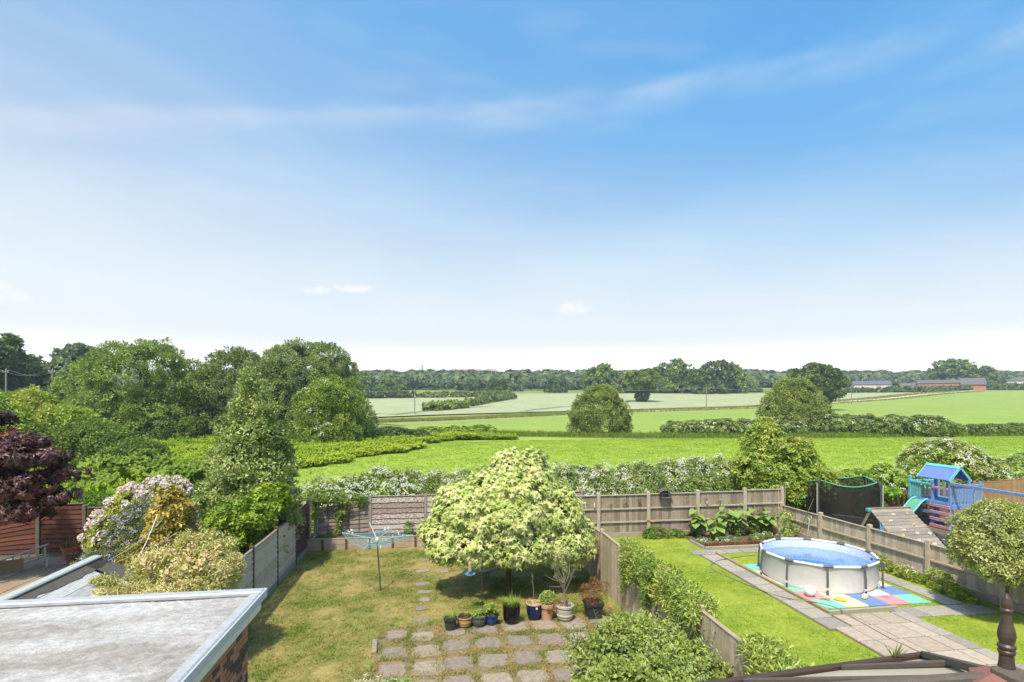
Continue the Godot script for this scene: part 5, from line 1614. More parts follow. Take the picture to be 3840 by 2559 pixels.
func vegetable_bed(kerb: Material) -> void:
	var bed := struct("vegetable_bed", flat(9.8, -18.35, 14.2, -20.25, 0.05, 0.2, Color(0.095, 0.065, 0.045), Color(0.15, 0.105, 0.075), 1.0), mats.soil)
	tag(part("concrete_kerb", bx(Vector3(0.07, 0.13, 1.0), 0.015), kerb, self, Vector3(9.74, 0.06, -18.78), Vector3(0, 2, 0)), "short concrete kerb along the left end of the vegetable bed", "kerb")
	tag(part("concrete_kerb", bx(Vector3(4.0, 0.13, 0.07), 0.015), kerb, self, Vector3(11.75, 0.06, -18.22), Vector3(0, 0.6, 0)), "long concrete kerb along the front of the vegetable bed", "kerb")
	var lr := thing("log_roll_edging", "red-brown log roll edging along the front of the vegetable bed", "edging", Vector3(9.82, 0, -18.4), 0.6)
	var lm := []
	for c in [Color(0.24, 0.085, 0.04), Color(0.30, 0.12, 0.055), Color(0.19, 0.07, 0.035)]:
		lm.append(wood("half_log%d" % lm.size(), c, "y", 0.8))
	rng.seed = 115
	var lg := turned([v2(0, 0), v2(0.042, 0), v2(0.042, 0.2), v2(0.036, 0.212), v2(0, 0.216)], 10)
	for k in 36:
		part("log", lg, lm[rng.randi() % 3], lr, Vector3(k * 0.088, rr(-0.012, 0.012), rr(-0.004, 0.004)), Vector3(rr(-2, 2), rr(0, 90), rr(-2, 2)))
	# tall big-leaved plants
	var big := leafmat("big_leaf", 0.5, 0.55, 0.35)
	var lf := Mb.new()
	for q in [[0.0, 0.5], [0.5, 0.6], [1.0, 0.0]]:
		pass
	var o := [v2(0, 0), v2(0.30, -0.08), v2(0.44, 0.22), v2(0.36, 0.58), v2(0.14, 0.86), v2(0, 1.0)]
	for k in 5:
		for sg in [-1.0, 1.0]:
			var p := Vector3(o[k].x * sg, absf(o[k].x) * 0.18 - o[k].y * o[k].y * 0.22, o[k].y)
			var q := Vector3(o[k + 1].x * sg, absf(o[k + 1].x) * 0.18 - o[k + 1].y * o[k + 1].y * 0.22, o[k + 1].y)
			lf.face([Vector3(0, -o[k].y * o[k].y * 0.22, o[k].y), p, q, Vector3(0, -o[k + 1].y * o[k + 1].y * 0.22, o[k + 1].y)], Vector3.UP, Color(0.24, 0.35, 0.09) if sg > 0.0 else Color(0.21, 0.315, 0.08))
	var leaf_mesh := lf.mesh()
	var rows := [[10.35, -19.9, 1.25, "tall big-leaved green plant at the left end of the vegetable bed"], [10.75, -19.3, 0.95, "shorter big-leaved plant in front at the left of the vegetable bed"], [11.45, -19.85, 1.35, "tallest big-leaved plant beside the middle fence post of the vegetable bed"], [12.0, -19.8, 1.25, "big-leaved plant leaning right of the middle post in the vegetable bed"], [12.75, -19.8, 1.2, "big-leaved plant before the second bay from the right in the vegetable bed"], [13.3, -19.9, 1.15, "big-leaved plant near the fence corner in the vegetable bed"]]
	var idx := 0
	for q in rows:
		var t := thing("squash_plant", q[3], "plant", Vector3(q[0], 0.04, q[1]), 0.0, "big-leaved plants in the vegetable bed")
		rng.seed = 150 + idx
		var top := Vector3(rr(-0.08, 0.08), q[2], rr(-0.05, 0.05))
		part("stem", rod([Z3, top * 0.5 + Vector3(rr(-0.06, 0.06), 0, 0), top], 0.014, 6), mat("green_stem", Color(0.17, 0.24, 0.07), 0.6), t)
		for k in 15:
			var a := k * 2.4 + rr(-0.3, 0.3)
			var y := lerpf(0.98, 0.45, sqrt(k / 15.0))
			var base := top * y
			var out := Vector3(cos(a), 0, sin(a))
			part("leaf", leaf_mesh, big, t, base + out * rr(0.03, 0.2) + Vector3(0, rr(-0.03, 0.06), 0), Vector3(rr(-5, 35), rad_to_deg(atan2(out.x, out.z)), rr(-20, 20)), Vector3.ONE * rr(0.26, 0.42))
		foliage("lower_leaves", t, [[Vector3(0, q[2] * 0.3, 0), Vector3(0.22, q[2] * 0.3, 0.2)]], clump.mid, leafmat("leaf"), 26, 0.09, 0.15, [Color(0.09, 0.15, 0.03), Color(0.15, 0.22, 0.05)], 160 + idx, -1.0, 0.8)
		idx += 1
	# bedding flowers
	idx = 0
	for q in [[10.05, -18.85, "white and purple bedding flowers at the left front corner of the bed", Color(0.7, 0.68, 0.72)], [10.75, -18.75, "white bedding flowers behind the middle of the log roll", Color(0.76, 0.76, 0.74)], [11.25, -18.9, "blue and white bedding flowers among bare earth", Color(0.2, 0.22, 0.5)], [12.25, -19.0, "white and yellow bedding flowers beside the pool end of the bed", Color(0.76, 0.74, 0.6)], [12.85, -19.25, "bushy white bedding flowers behind the pool rim", Color(0.76, 0.76, 0.76)], [13.5, -19.1, "leafy low bedding plants before the bamboo canes", Color(0.6, 0.62, 0.5)]]:
		var t := thing("bedding_flowers", q[2], "flowers", Vector3(q[0], 0.04, q[1]), 0.0, "bedding flowers in the vegetable bed")
		foliage("foliage", t, [[Vector3(0, 0.08, 0), Vector3(0.32, 0.14, 0.2)]], clump.fine, leafmat("leaf"), 40, 0.06, 0.1, [Color(0.09, 0.15, 0.03), Color(0.17, 0.22, 0.06)], 170 + idx, -0.2)
		foliage("blossom", t, [[Vector3(0, 0.16, 0.04), Vector3(0.3, 0.12, 0.18)]], clump.blossom, leafmat("petal"), 16, 0.04, 0.07, [q[3], (q[3] as Color) * 0.9], 180 + idx, 0.0)
		idx += 1
	var cm := mat("cane", Color(0.45, 0.36, 0.2), 0.7)
	tag(part("bamboo_cane", rod([Vector3(13.62, 0, -19.5), Vector3(13.6, 2.0, -19.55)], 0.011, 6), cm), "left of two upright bamboo canes near the fence corner", "cane", "bamboo canes")
	tag(part("bamboo_cane", rod([Vector3(14.02, 0, -19.75), Vector3(14.02, 2.02, -19.7)], 0.011, 6), cm), "right of two upright bamboo canes near the fence corner", "cane", "bamboo canes")
	var bp := thing("bean_plant", "pale green plant climbing the two bamboo canes", "plant", Vector3(13.85, 0.04, -19.45))
	foliage("foliage", bp, [[Vector3(0, 0.75, 0), Vector3(0.3, 0.3, 0.2)], [Vector3(0.1, 0.3, 0.1), Vector3(0.4, 0.25, 0.25)]], clump.mid, leafmat("leaf"), 60, 0.08, 0.14, [Color(0.17, 0.25, 0.08), Color(0.25, 0.33, 0.12)], 121, -1.0, 0.8)


func mats_and_pool() -> void:
	var mt := thing("foam_play_mat", "foam play mat of interlocking coloured tiles under the round pool", "mat", Vector3(10.05, 0.018, -12.5))
	var cols := {"t": Color(0.20, 0.56, 0.47), "c": Color(0.74, 0.68, 0.53), "b": Color(0.15, 0.25, 0.50), "p": Color(0.66, 0.28, 0.31), "w": Color(0.72, 0.62, 0.55), "y": Color(0.74, 0.69, 0.40)}
	var plan := ["tybpt", "pcbwb", "tpytc", "cbpcb", "wtbcp", "tcpbt"]
	var sq := Mb.new()   # a tile with toothed edges
	var pts := []
	var n := 8
	for e in 4:
		for k in n * 2:
			var f := (k + 0.5) / (n * 2.0) - 0.5
			var off := 0.5 + (0.018 if k % 2 else -0.008)
			var p := v2(f, off)
			for r in e:
				p = v2(p.y, -p.x)
			pts.append(Vector3(p.x, 0, p.y))
	for k in pts.size():
		var p: Vector3 = pts[k]
		var q: Vector3 = pts[(k + 1) % pts.size()]
		sq.face([Vector3(0, 0.022, 0), p + Vector3(0, 0.022, 0), q + Vector3(0, 0.022, 0)], Vector3.UP)
		sq.face([p, q, q + Vector3(0, 0.022, 0), p + Vector3(0, 0.022, 0)], p)
	var tm := sq.mesh()
	rng.seed = 122
	for r in 6:
		for k in 5:
			var key: String = plan[r][k]
			part("tile", tm, mat("foam_" + key, cols[key], 0.8, "soft", Vector3.ONE * 2.0, "soft", Vector3.ONE * 0.6), mt, Vector3(0.31 + k * 0.63, rr(0, 0.003) + (0.004 if (r + k) % 2 else 0.0), -0.31 - r * 0.63), Z3, Vector3(0.62, 1, 0.62))
	# pool
	var pool := thing("round_pool", "round white frame pool with grey legs and blue water", "pool", Vector3(11.6, 0.042, -14.82))
	var r := 1.52
	var h := 0.77
	var vinyl := mat("pool_vinyl", Color(0.58, 0.575, 0.565), 0.42, "soft", Vector3.ONE * 0.9)
	var n2 := 40
	var wall := Mb.new()
	var prof := [v2(1.47, 0.0), v2(1.53, 0.05), v2(1.565, 0.18), v2(1.575, 0.34), v2(1.56, 0.55), v2(1.535, 0.74)]
	for k in n2:
		for j in prof.size() - 1:
			var quad := []
			var nn := []
			for e in [[k, j], [k + 1, j], [k + 1, j + 1], [k, j + 1]]:
				var a: float = TAU * e[0] / n2
				var bulge := 1.0 - 0.014 * absf(cos(a * 5.0))
				bulge = 1.0 + 0.012 * absf(sin(a * 5.0)) * sin(PI * e[1] / 5.0) + 0.004 * noise.get_noise_2d(a * 8.0, e[1] * 0.8)
				var rad: float = prof[e[1]].x * bulge
				quad.append(Vector3(cos(a) * rad, prof[e[1]].y, sin(a) * rad))
				nn.append(Vector3(cos(a), 0.25 - 0.1 * e[1], sin(a)).normalized())
			wall.t3(quad[0], quad[1], quad[2], nn[0], nn[1], nn[2])
			wall.t3(quad[0], quad[2], quad[3], nn[0], nn[2], nn[3])
	part("wall", wall.mesh(), vinyl, pool)
	var liner := mat("pool_liner", Color(0.80, 0.84, 0.90), 0.4, "mosaic", Vector3.ONE * 1.6)
	var inner := Mb.new()
	for k in n2:
		var a := TAU * k / n2
		var b := TAU * (k + 1) / n2
		inner.face([Vector3(cos(a) * 1.5, 0.1, sin(a) * 1.5), Vector3(cos(b) * 1.5, 0.1, sin(b) * 1.5), Vector3(cos(b) * 1.52, 0.745, sin(b) * 1.52), Vector3(cos(a) * 1.52, 0.745, sin(a) * 1.52)], Vector3(-cos(a), 0, -sin(a)))
	part("liner", inner.mesh(), liner, pool)
	part("floor", turned([v2(1.5, 0.1), v2(0, 0.1)], 40), mat("pool_floor", Color(0.10, 0.33, 0.60), 0.5, "mosaic", Vector3.ONE * 1.2), pool)
	var wm := StandardMaterial3D.new()
	wm.resource_name = "pool_water"
	wm.albedo_color = Color(0.20, 0.48, 0.72, 0.35)
	wm.transparency = BaseMaterial3D.TRANSPARENCY_ALPHA
	wm.roughness = 0.04
	wm.normal_enabled = true
	wm.normal_texture = ntex("ripple", 0.02, -1.0, 1.0, 3, FastNoiseLite.TYPE_SIMPLEX_SMOOTH, 512, 2.0)
	wm.normal_scale = 0.35
	wm.uv1_triplanar = true
	wm.uv1_world_triplanar = true
	wm.uv1_scale = Vector3.ONE * 0.9
	part("water", turned([v2(1.512, 0.52), v2(0, 0.52)], 40), wm, pool)
	var grey := mat("pool_leg", Color(0.085, 0.09, 0.10), 0.4)
	var white := mat("pool_rail", Color(0.66, 0.68, 0.72), 0.35)
	for k in 10:
		var a := TAU * (k + 0.3) / 10.0
		var b := TAU * (k + 1.3) / 10.0
		var p := Vector3(cos(a) * 1.6, h, sin(a) * 1.6)
		var q := Vector3(cos(b) * 1.6, h, sin(b) * 1.6)
		var m := p.lerp(q, 0.5) * Vector3(1.018, 1, 1.018)
		part("top_rail", rod([p.lerp(m, 0.05), p.lerp(m, 0.5) * Vector3(1.006, 1, 1.006), m, q.lerp(m, 0.5) * Vector3(1.006, 1, 1.006), q.lerp(m, 0.05)], 0.036, 10), white, pool)
		part("joint", rod([p.lerp(m, 0.20), p, p.lerp(p.rotated(Vector3.UP, 0.5), 0.2)], 0.04, 10), grey, pool)
		var d := Vector3(cos(a), 0, sin(a))
		var lg := part("leg", rod([p + d * 0.03 - Vector3.UP * 0.02, d * 1.665 + Vector3.UP * 0.42, d * 1.675 + Vector3.UP * 0.01], 0.026, 8), grey, pool)
		part("leg_strap", bx(Vector3(0.22, 0.055, 0.012), 0.004), vinyl, lg, d * 1.71 + Vector3.UP * 0.17, Vector3(0, 90.0 - rad_to_deg(a), 0))
		part("foot", turned([v2(0, 0), v2(0.05, 0), v2(0.04, 0.02), v2(0, 0.02)], 10), grey, lg, d * 1.675)
	part("outlet", turned([v2(0, 0), v2(0.035, 0), v2(0.03, 0.03), v2(0, 0.03)], 12), mats.black_plastic, pool, Vector3(1.33, 0.66, 0.62), Vector3(0, 0, 60))
	# ball and toys
	var ball := thing("beach_ball", "white and pale green beach ball on the foam mat by the pool wall", "ball", Vector3(10.24, 0.042, -13.35))
	var ba := Mb.new()
	var gb := Mb.new()
	for i in 12:
		for j in 8:
			var q := []
			for e in [[i, j], [i + 1, j], [i + 1, j + 1], [i, j + 1]]:
				var u: float = TAU * e[0] / 12.0
				var v: float = PI * e[1] / 8.0
				q.append(Vector3(sin(v) * cos(u), cos(v), sin(v) * sin(u)).rotated(Vector3(0.6, 0, 0.8), 0.7) * 0.155 + Vector3(0, 0.155, 0))
			var mb: Mb = gb if j >= 5 else ba
			var nn := []
			for e in q:
				nn.append((e - Vector3(0, 0.155, 0)).normalized())
			mb.t3(q[0], q[1], q[2], nn[0], nn[1], nn[2])
			mb.t3(q[0], q[2], q[3], nn[0], nn[2], nn[3])
	part("panel", ba.mesh(), mat("ball_white", Color(0.76, 0.77, 0.74), 0.3), ball)
	part("panel", gb.mesh(), mat("ball_green", Color(0.45, 0.70, 0.60), 0.3), ball)
	var dish := [v2(0, 0.012), v2(0.11, 0.0), v2(0.16, 0.03), v2(0.15, 0.035), v2(0.10, 0.016), v2(0, 0.02)]
	var d1 := thing("toy_dish", "orange-yellow round toy dish on the foam mat in front of the pool", "toy", Vector3(10.86, 0.046, -12.98))
	part("dish", turned(dish, 20), mat("toy_orange", Color(0.72, 0.38, 0.07), 0.4), d1)
	part("knob", turned([v2(0, 0), v2(0.05, 0), v2(0.045, 0.04), v2(0, 0.05)], 14), mat("toy_yellow", Color(0.75, 0.55, 0.12), 0.4), d1, Vector3(0.02, 0.02, 0))
	var d2 := thing("toy_boat", "small cream and yellow toy boat on the blue foam tile", "toy", Vector3(11.62, 0.046, -13.0), 35.0)
	part("hull", bx(Vector3(0.24, 0.06, 0.12), 0.025), mats.toy_yellow, d2, Vector3(0, 0.032, 0))
	part("cabin", bx(Vector3(0.12, 0.06, 0.09), 0.02), mats.ball_white, d2, Vector3(-0.02, 0.09, 0))
	part("bow", bx(Vector3(0.09, 0.045, 0.09), 0.02), mats.ball_white, d2, Vector3(0.14, 0.05, 0), Vector3(0, 45, 0))
	var d3 := thing("toy_figure", "small orange toy lying beside the beach ball", "toy", Vector3(10.42, 0.046, -13.12), -30.0)
	part("body", rod([Vector3(0, 0.035, 0), Vector3(0.12, 0.04, 0.02)], 0.035, 8), mat("toy_red", Color(0.62, 0.22, 0.12), 0.4), d3)
	part("head", turned([v2(0, -0.04), v2(0.035, -0.02), v2(0.035, 0.02), v2(0, 0.04)], 10), mats.toy_orange, d3, Vector3(0.17, 0.04, 0.03))
	part("limb", rod([Vector3(0.02, 0.03, 0), Vector3(-0.05, 0.02, 0.08)], 0.015, 6), mats.toy_red, d3)
	part("limb", rod([Vector3(0.1, 0.03, 0), Vector3(0.13, 0.02, 0.1)], 0.015, 6), mats.toy_red, d3)
	var d4 := thing("toy_ring", "faint red toy ring lying on the pink foam tile", "toy", Vector3(12.24, 0.046, -12.98))
	var ring := []
	for k in 15:
		ring.append(Vector3(cos(TAU * k / 14.0) * 0.06, 0.012, sin(TAU * k / 14.0) * 0.06))
	part("ring", rod(ring, 0.014, 6), mat("toy_pink", Color(0.62, 0.2, 0.2), 0.4), d4)


func tools() -> void:
	var wd := wood("handle", Color(0.30, 0.22, 0.13), "y")
	var steel := mat("tool_steel", Color(0.30, 0.36, 0.35), 0.4)
	var b := thing("garden_broom", "long wooden handled broom leaning on the low fence near the corner", "broom", Vector3(14.28, 0, -19.1))
	part("handle", bar(Vector3(-0.12, 0.04, -0.12), Vector3(0.06, 1.72, 0.62), 0.026, 0.026), wd, b)
	part("head", bx(Vector3(0.36, 0.09, 0.06), 0.01), wd, b, Vector3(-0.12, 0.05, -0.12), Vector3(0, 60, 0))
	var f := thing("garden_fork", "short garden fork with pale green D-handle leaning on the low fence", "garden fork", Vector3(14.25, 0, -18.7))
	part("shaft", bar(Vector3(0, 0.32, 0), Vector3(0.07, 0.85, 0.02), 0.03, 0.03), mat("fork_green", Color(0.36, 0.47, 0.42), 0.5), f)
	part("handle", rod([Vector3(0.07, 0.84, 0.02), Vector3(0.06, 0.93, -0.06), Vector3(0.08, 1.0, -0.06), Vector3(0.09, 1.0, 0.1), Vector3(0.08, 0.93, 0.1), Vector3(0.07, 0.84, 0.02)], 0.013, 6), mats.fork_green, f)
	for k in 4:
		part("tine", bar(Vector3(0, 0.32, 0), Vector3(-0.02, 0.02, -0.08 + k * 0.055), 0.012, 0.012), steel, f)
	# bird table on the fence and ornaments
	var grey := wood("bird_grey", Color(0.13, 0.125, 0.12), "x")
	var h := thing("bird_house", "small dark grey bird house on top of the back fence", "bird house", Vector3(9.16, 1.66, -20.36))
	part("tray", bx(Vector3(0.42, 0.03, 0.3), 0.006), grey, h, Vector3(0, -0.09, 0.08))
	for s in [-1.0, 1.0]:
		part("roof", bx(Vector3(0.29, 0.02, 0.34), 0.004), grey, h, Vector3(s * 0.125, 0.22, 0.06), Vector3(0, 0, -s * 26))
		part("post", bx(Vector3(0.03, 0.26, 0.03), 0.004), grey, h, Vector3(s * 0.15, 0.04, 0.16))
		part("post", bx(Vector3(0.03, 0.26, 0.03), 0.004), grey, h, Vector3(s * 0.15, 0.04, -0.02))
	part("back", bx(Vector3(0.28, 0.22, 0.015), 0.004), grey, h, Vector3(0, 0.05, -0.05))
	var dark := mat("ornament_iron", Color(0.06, 0.055, 0.05), 0.6)
	var cream := mat("ornament_cream", Color(0.5, 0.47, 0.38), 0.6)
	var l := thing("hanging_lantern", "pale tapered lantern hanging in the third bay of the back fence", "lantern", Vector3(10.98, 1.35, -20.33))
	part("glass", turned([v2(0, -0.12), v2(0.03, -0.11), v2(0.055, 0.06), v2(0.03, 0.09), v2(0, 0.1)], 8), cream, l)
	part("cap", turned([v2(0.06, 0.06), v2(0.02, 0.12), v2(0, 0.13)], 8), dark, l)
	part("hook", rod([Vector3(0, 0.12, 0), Vector3(0, 0.2, 0), Vector3(0, 0.22, -0.04)], 0.006), dark, l)
	var c := thing("wind_chime", "wooden wind chime on the back fence, right of the pale tapered lantern", "wind chime", Vector3(11.55, 1.4, -20.33))
	part("top", turned([v2(0, 0), v2(0.045, 0.0), v2(0.04, 0.03), v2(0, 0.04)], 10), mat("chime_wood", Color(0.36, 0.24, 0.13), 0.7), c)
	for k in 4:
		part("pipe", rod([Vector3(-0.03 + k * 0.02, 0, 0), Vector3(-0.03 + k * 0.02, -0.2 - 0.02 * (k % 3), 0)], 0.007), dark if k % 2 else mats.chime_wood, c)
	part("string", rod([Vector3(0, 0.03, 0), Vector3(0, 0.2, -0.02)], 0.004), dark, c)
	var o := thing("hanging_bottle", "slim pale bottle ornament hanging in the left bay of the back fence", "ornament", Vector3(6.22, 1.35, -20.32))
	part("bottle", turned([v2(0, -0.1), v2(0.03, -0.1), v2(0.03, 0.03), v2(0.012, 0.07), v2(0.012, 0.11), v2(0, 0.11)], 10), cream, o)
	part("wire", rod([Vector3(0, 0.11, 0), Vector3(0, 0.24, -0.02)], 0.004), dark, o)
	for q in [[7.5, 1.42, 0.11, "larger round iron flower ornament in the second bay of the back fence"], [8.1, 1.45, 0.075, "smaller round iron ornament in the second bay of the back fence"], [6.9, 1.3, 0.06, "smallest dark ornament near the left post of the second bay"]]:
		var r := thing("wall_ornament", q[3], "ornament", Vector3(q[0], q[1], -20.335))
		var pts := []
		for k in 17:
			pts.append(Vector3(cos(TAU * k / 16.0), sin(TAU * k / 16.0), 0) * q[2])
		part("ring", rod(pts, 0.009, 5), dark, r)
		for k in 6:
			var e: Vector3 = Vector3(cos(TAU * k / 6.0), sin(TAU * k / 6.0), 0) * q[2]
			part("petal", bar(e * 0.25, e * 0.95, 0.03, 0.01), dark, r)
	var og := thing("orange_hand_tool", "small orange handled tool hung on the second post of the back fence", "hand tool", Vector3(8.52, 0.63, -20.3))
	part("handle", rod([Vector3(-0.02, 0.03, 0), Vector3(0.17, -0.04, 0.02)], 0.02, 8), mat("tool_orange", Color(0.55, 0.25, 0.03), 0.5), og)
	part("blade", bx(Vector3(0.16, 0.05, 0.012), 0.004), mats.tool_orange, og, Vector3(-0.1, 0.07, 0), Vector3(0, 0, -20))


# ---------------------------------------------------------------- garden beyond the low fence
func far_garden() -> void:
	rng.seed = 131
	var t := thing("brown_panel_fence", "brown fence with ivy behind the trampoline and the play tower", "fence", Vector3(14.6, 0, -21.9))
	close_board(t, [0.0, 1.95, 3.9, 5.85, 7.8, 9.6], [1.3], 0.0, [0.25, 0.75], -1.0, "brown", [Color(0.24, 0.15, 0.085), Color(0.28, 0.18, 0.105), Color(0.20, 0.125, 0.075)], Color(0.22, 0.15, 0.10))
	var a := Vector2(24.6, -22.4)
	var b := Vector2(31.2, -23.4)
	var o := thing("orange_fence", "orange-brown close-boarded fence behind the blue play tower, right edge", "fence", Vector3(a.x, 0, a.y), frame_line(a, b))
	close_board(o, [0.0, 1.7, 3.5, 5.2, 6.8], [1.4, 1.45, 1.5, 1.5], 0.0, [0.25, 0.75], -1.0, "orange", [Color(0.47, 0.28, 0.135), Color(0.52, 0.32, 0.16), Color(0.43, 0.25, 0.12)], Color(0.40, 0.27, 0.16))
	var iv := thing("ivy", "bright green ivy hanging over the brown fence right of the trampoline", "ivy", Vector3(19.7, 0, -21.75))
	foliage("foliage", iv, [[Vector3(0, 1.3, 0), Vector3(0.5, 0.25, 0.2)], [Vector3(-0.5, 0.8, 0.05), Vector3(0.25, 0.5, 0.12)], [Vector3(0.4, 0.5, 0.1), Vector3(0.3, 0.5, 0.14)], [Vector3(1.2, 1.2, 0), Vector3(0.5, 0.3, 0.2)]], clump.mid, leafmat("leaf"), 190, 0.10, 0.17, [Color(0.09, 0.17, 0.02), Color(0.16, 0.26, 0.04)], 132, -1.0)
	part("stem", rod([Vector3(0, 0, 0.05), Vector3(0.1, 1.2, 0.05)], 0.02), mats.twig, iv)
	trampoline()
	play_tower()
	# climbing wall
	var w := thing("climbing_wall", "sloping grey plank climbing wall with coloured holds behind the low fence", "climbing wall", Vector3(17.2, 0, -17.3))
	var gp := []
	for c in [Color(0.33, 0.29, 0.25), Color(0.39, 0.345, 0.30), Color(0.28, 0.25, 0.22)]:
		gp.append(wood("grey_plank%d" % gp.size(), c, "x"))
	var top := Vector3(0, 1.32, -0.72)
	var bot := Vector3(0.35, 0.0, 0.5)
	var tilt := rad_to_deg(atan2(top.z - bot.z, top.y - bot.y))
	for k in 13:
		var p := bot.lerp(top, (k + 0.5) / 13.0)
		part("plank", bx(Vector3(1.72 + 0.1 * (1.0 - k / 13.0), 0.134, 0.03), 0.006), gp[rng.randi() % 3], w, p, Vector3(tilt, 0, rr(-0.5, 0.5)))
	part("top_rail", bx(Vector3(1.8, 0.08, 0.1), 0.01), wood("wall_top", Color(0.30, 0.24, 0.17), "x"), w, top + Vector3(0, 0.03, -0.04))
	part("end_cap", bx(Vector3(0.16, 0.12, 0.14), 0.01), mat("teal_paint", Color(0.09, 0.32, 0.38), 0.5), w, top + Vector3(-0.9, 0.0, -0.02))
	part("prop", bar(top + Vector3(-0.85, 0, 0), Vector3(-1.35, 0, -1.0), 0.09, 0.07), wood("prop", Color(0.30, 0.24, 0.16), "y"), w)
	part("prop", bar(top + Vector3(0.85, 0, 0), Vector3(1.0, 0, -1.5), 0.09, 0.07), mats.propy, w)
	var hold := Mb.new()
	for k in 10:
		var d0 := TAU * k / 10.0
		var d1 := TAU * (k + 1) / 10.0
		var r0 := 1.0 + 0.25 * sin(k * 2.3)
		var r1 := 1.0 + 0.25 * sin(((k + 1) % 10) * 2.3)
		hold.face([Vector3(cos(d0) * r0, sin(d0) * r0, 0), Vector3(cos(d1) * r1, sin(d1) * r1, 0), Vector3(cos(d1) * r1 * 0.6, sin(d1) * r1 * 0.6, 0.6), Vector3(cos(d0) * r0 * 0.6, sin(d0) * r0 * 0.6, 0.6)], Vector3(cos(d0), sin(d0), 0.6))
		hold.face([Vector3(cos(d0) * r0 * 0.6, sin(d0) * r0 * 0.6, 0.6), Vector3(cos(d1) * r1 * 0.6, sin(d1) * r1 * 0.6, 0.6), Vector3(0, 0, 0.7)], Vector3(0, 0, 1))
	var hm := hold.mesh()
	var hc := {"w": Color(0.55, 0.52, 0.46), "y": Color(0.55, 0.36, 0.08), "g": Color(0.33, 0.34, 0.16)}
	for q in [[-0.1, 0.86, "w"], [0.5, 0.87, "g"], [-0.42, 0.72, "w"], [0.38, 0.62, "y"], [-0.2, 0.5, "w"], [0.22, 0.42, "w"], [-0.42, 0.38, "y"], [0.72, 0.4, "w"], [0.05, 0.26, "w"], [0.55, 0.16, "w"], [-0.6, 0.15, "w"]]:
		part("hold", hm, mat("hold_" + q[2], hc[q[2]], 0.7), w, bot.lerp(top, q[1]) + Vector3(q[0], 0.01, 0.02), Vector3(tilt, 0, rr(0, 360)), Vector3(0.065, 0.055, 0.07))
	var tp := thing("blue_tarpaulin", "bright blue tarpaulin scrap hanging beside the climbing wall", "tarpaulin", Vector3(16.35, 0, -17.6))
	var tb := Mb.new()
	for k in 6:
		tb.face([Vector3(k * 0.06, 0.95 - k * 0.13, 0.03 * sin(k * 2.0)), Vector3((k + 1) * 0.06, 0.95 - (k + 1) * 0.13, 0.03 * sin(k * 2.0 + 2.0)), Vector3((k + 1) * 0.08, 0.1, 0.1 + 0.05 * sin(k * 2.0 + 2.0)), Vector3(k * 0.08, 0.1, 0.1 + 0.05 * sin(k * 2.0))], Vector3(0, 0, 1))
	part("sheet", tb.mesh(), mat("tarp_blue", Color(0.10, 0.22, 0.55), 0.6), tp)
	var bl := thing("black_sheeting", "crumpled black plastic sheeting on the ground below the pink ladder", "sheeting")
	var rows := []
	for j in 13:
		var row := []
		for i in 15:
			var x := 18.6 + i * 0.22
			var z := -15.6 - j * 0.24
			row.append(Vector3(x, 0.14 + 0.30 * noise.get_noise_2d(x * 1.1, z * 1.3) + 0.12 * noise.get_noise_2d(x * 3.0, z * 3.0), z))
		rows.append(row)
	part("sheet", grid_mesh(rows, 14, 12, Color(0.025, 0.025, 0.028), Color(0.05, 0.05, 0.052), 1.0), vmat("black_sheet", 0.45), bl)
	var ch := thing("upturned_chair", "small pale blue metal frame lying in the black sheeting", "frame", Vector3(18.4, 0.25, -15.4), 20.0)
	part("frame", rod([Vector3(0, 0, 0), Vector3(0, 0.22, 0), Vector3(0.4, 0.24, 0), Vector3(0.42, 0.0, 0.05), Vector3(0.1, -0.05, 0.3)], 0.025, 7), mat("pale_blue", Color(0.28, 0.46, 0.52), 0.4), ch)
	part("leg", rod([Vector3(0.4, 0.24, 0), Vector3(0.45, -0.1, -0.3)], 0.02, 6), mats.pale_blue, ch)


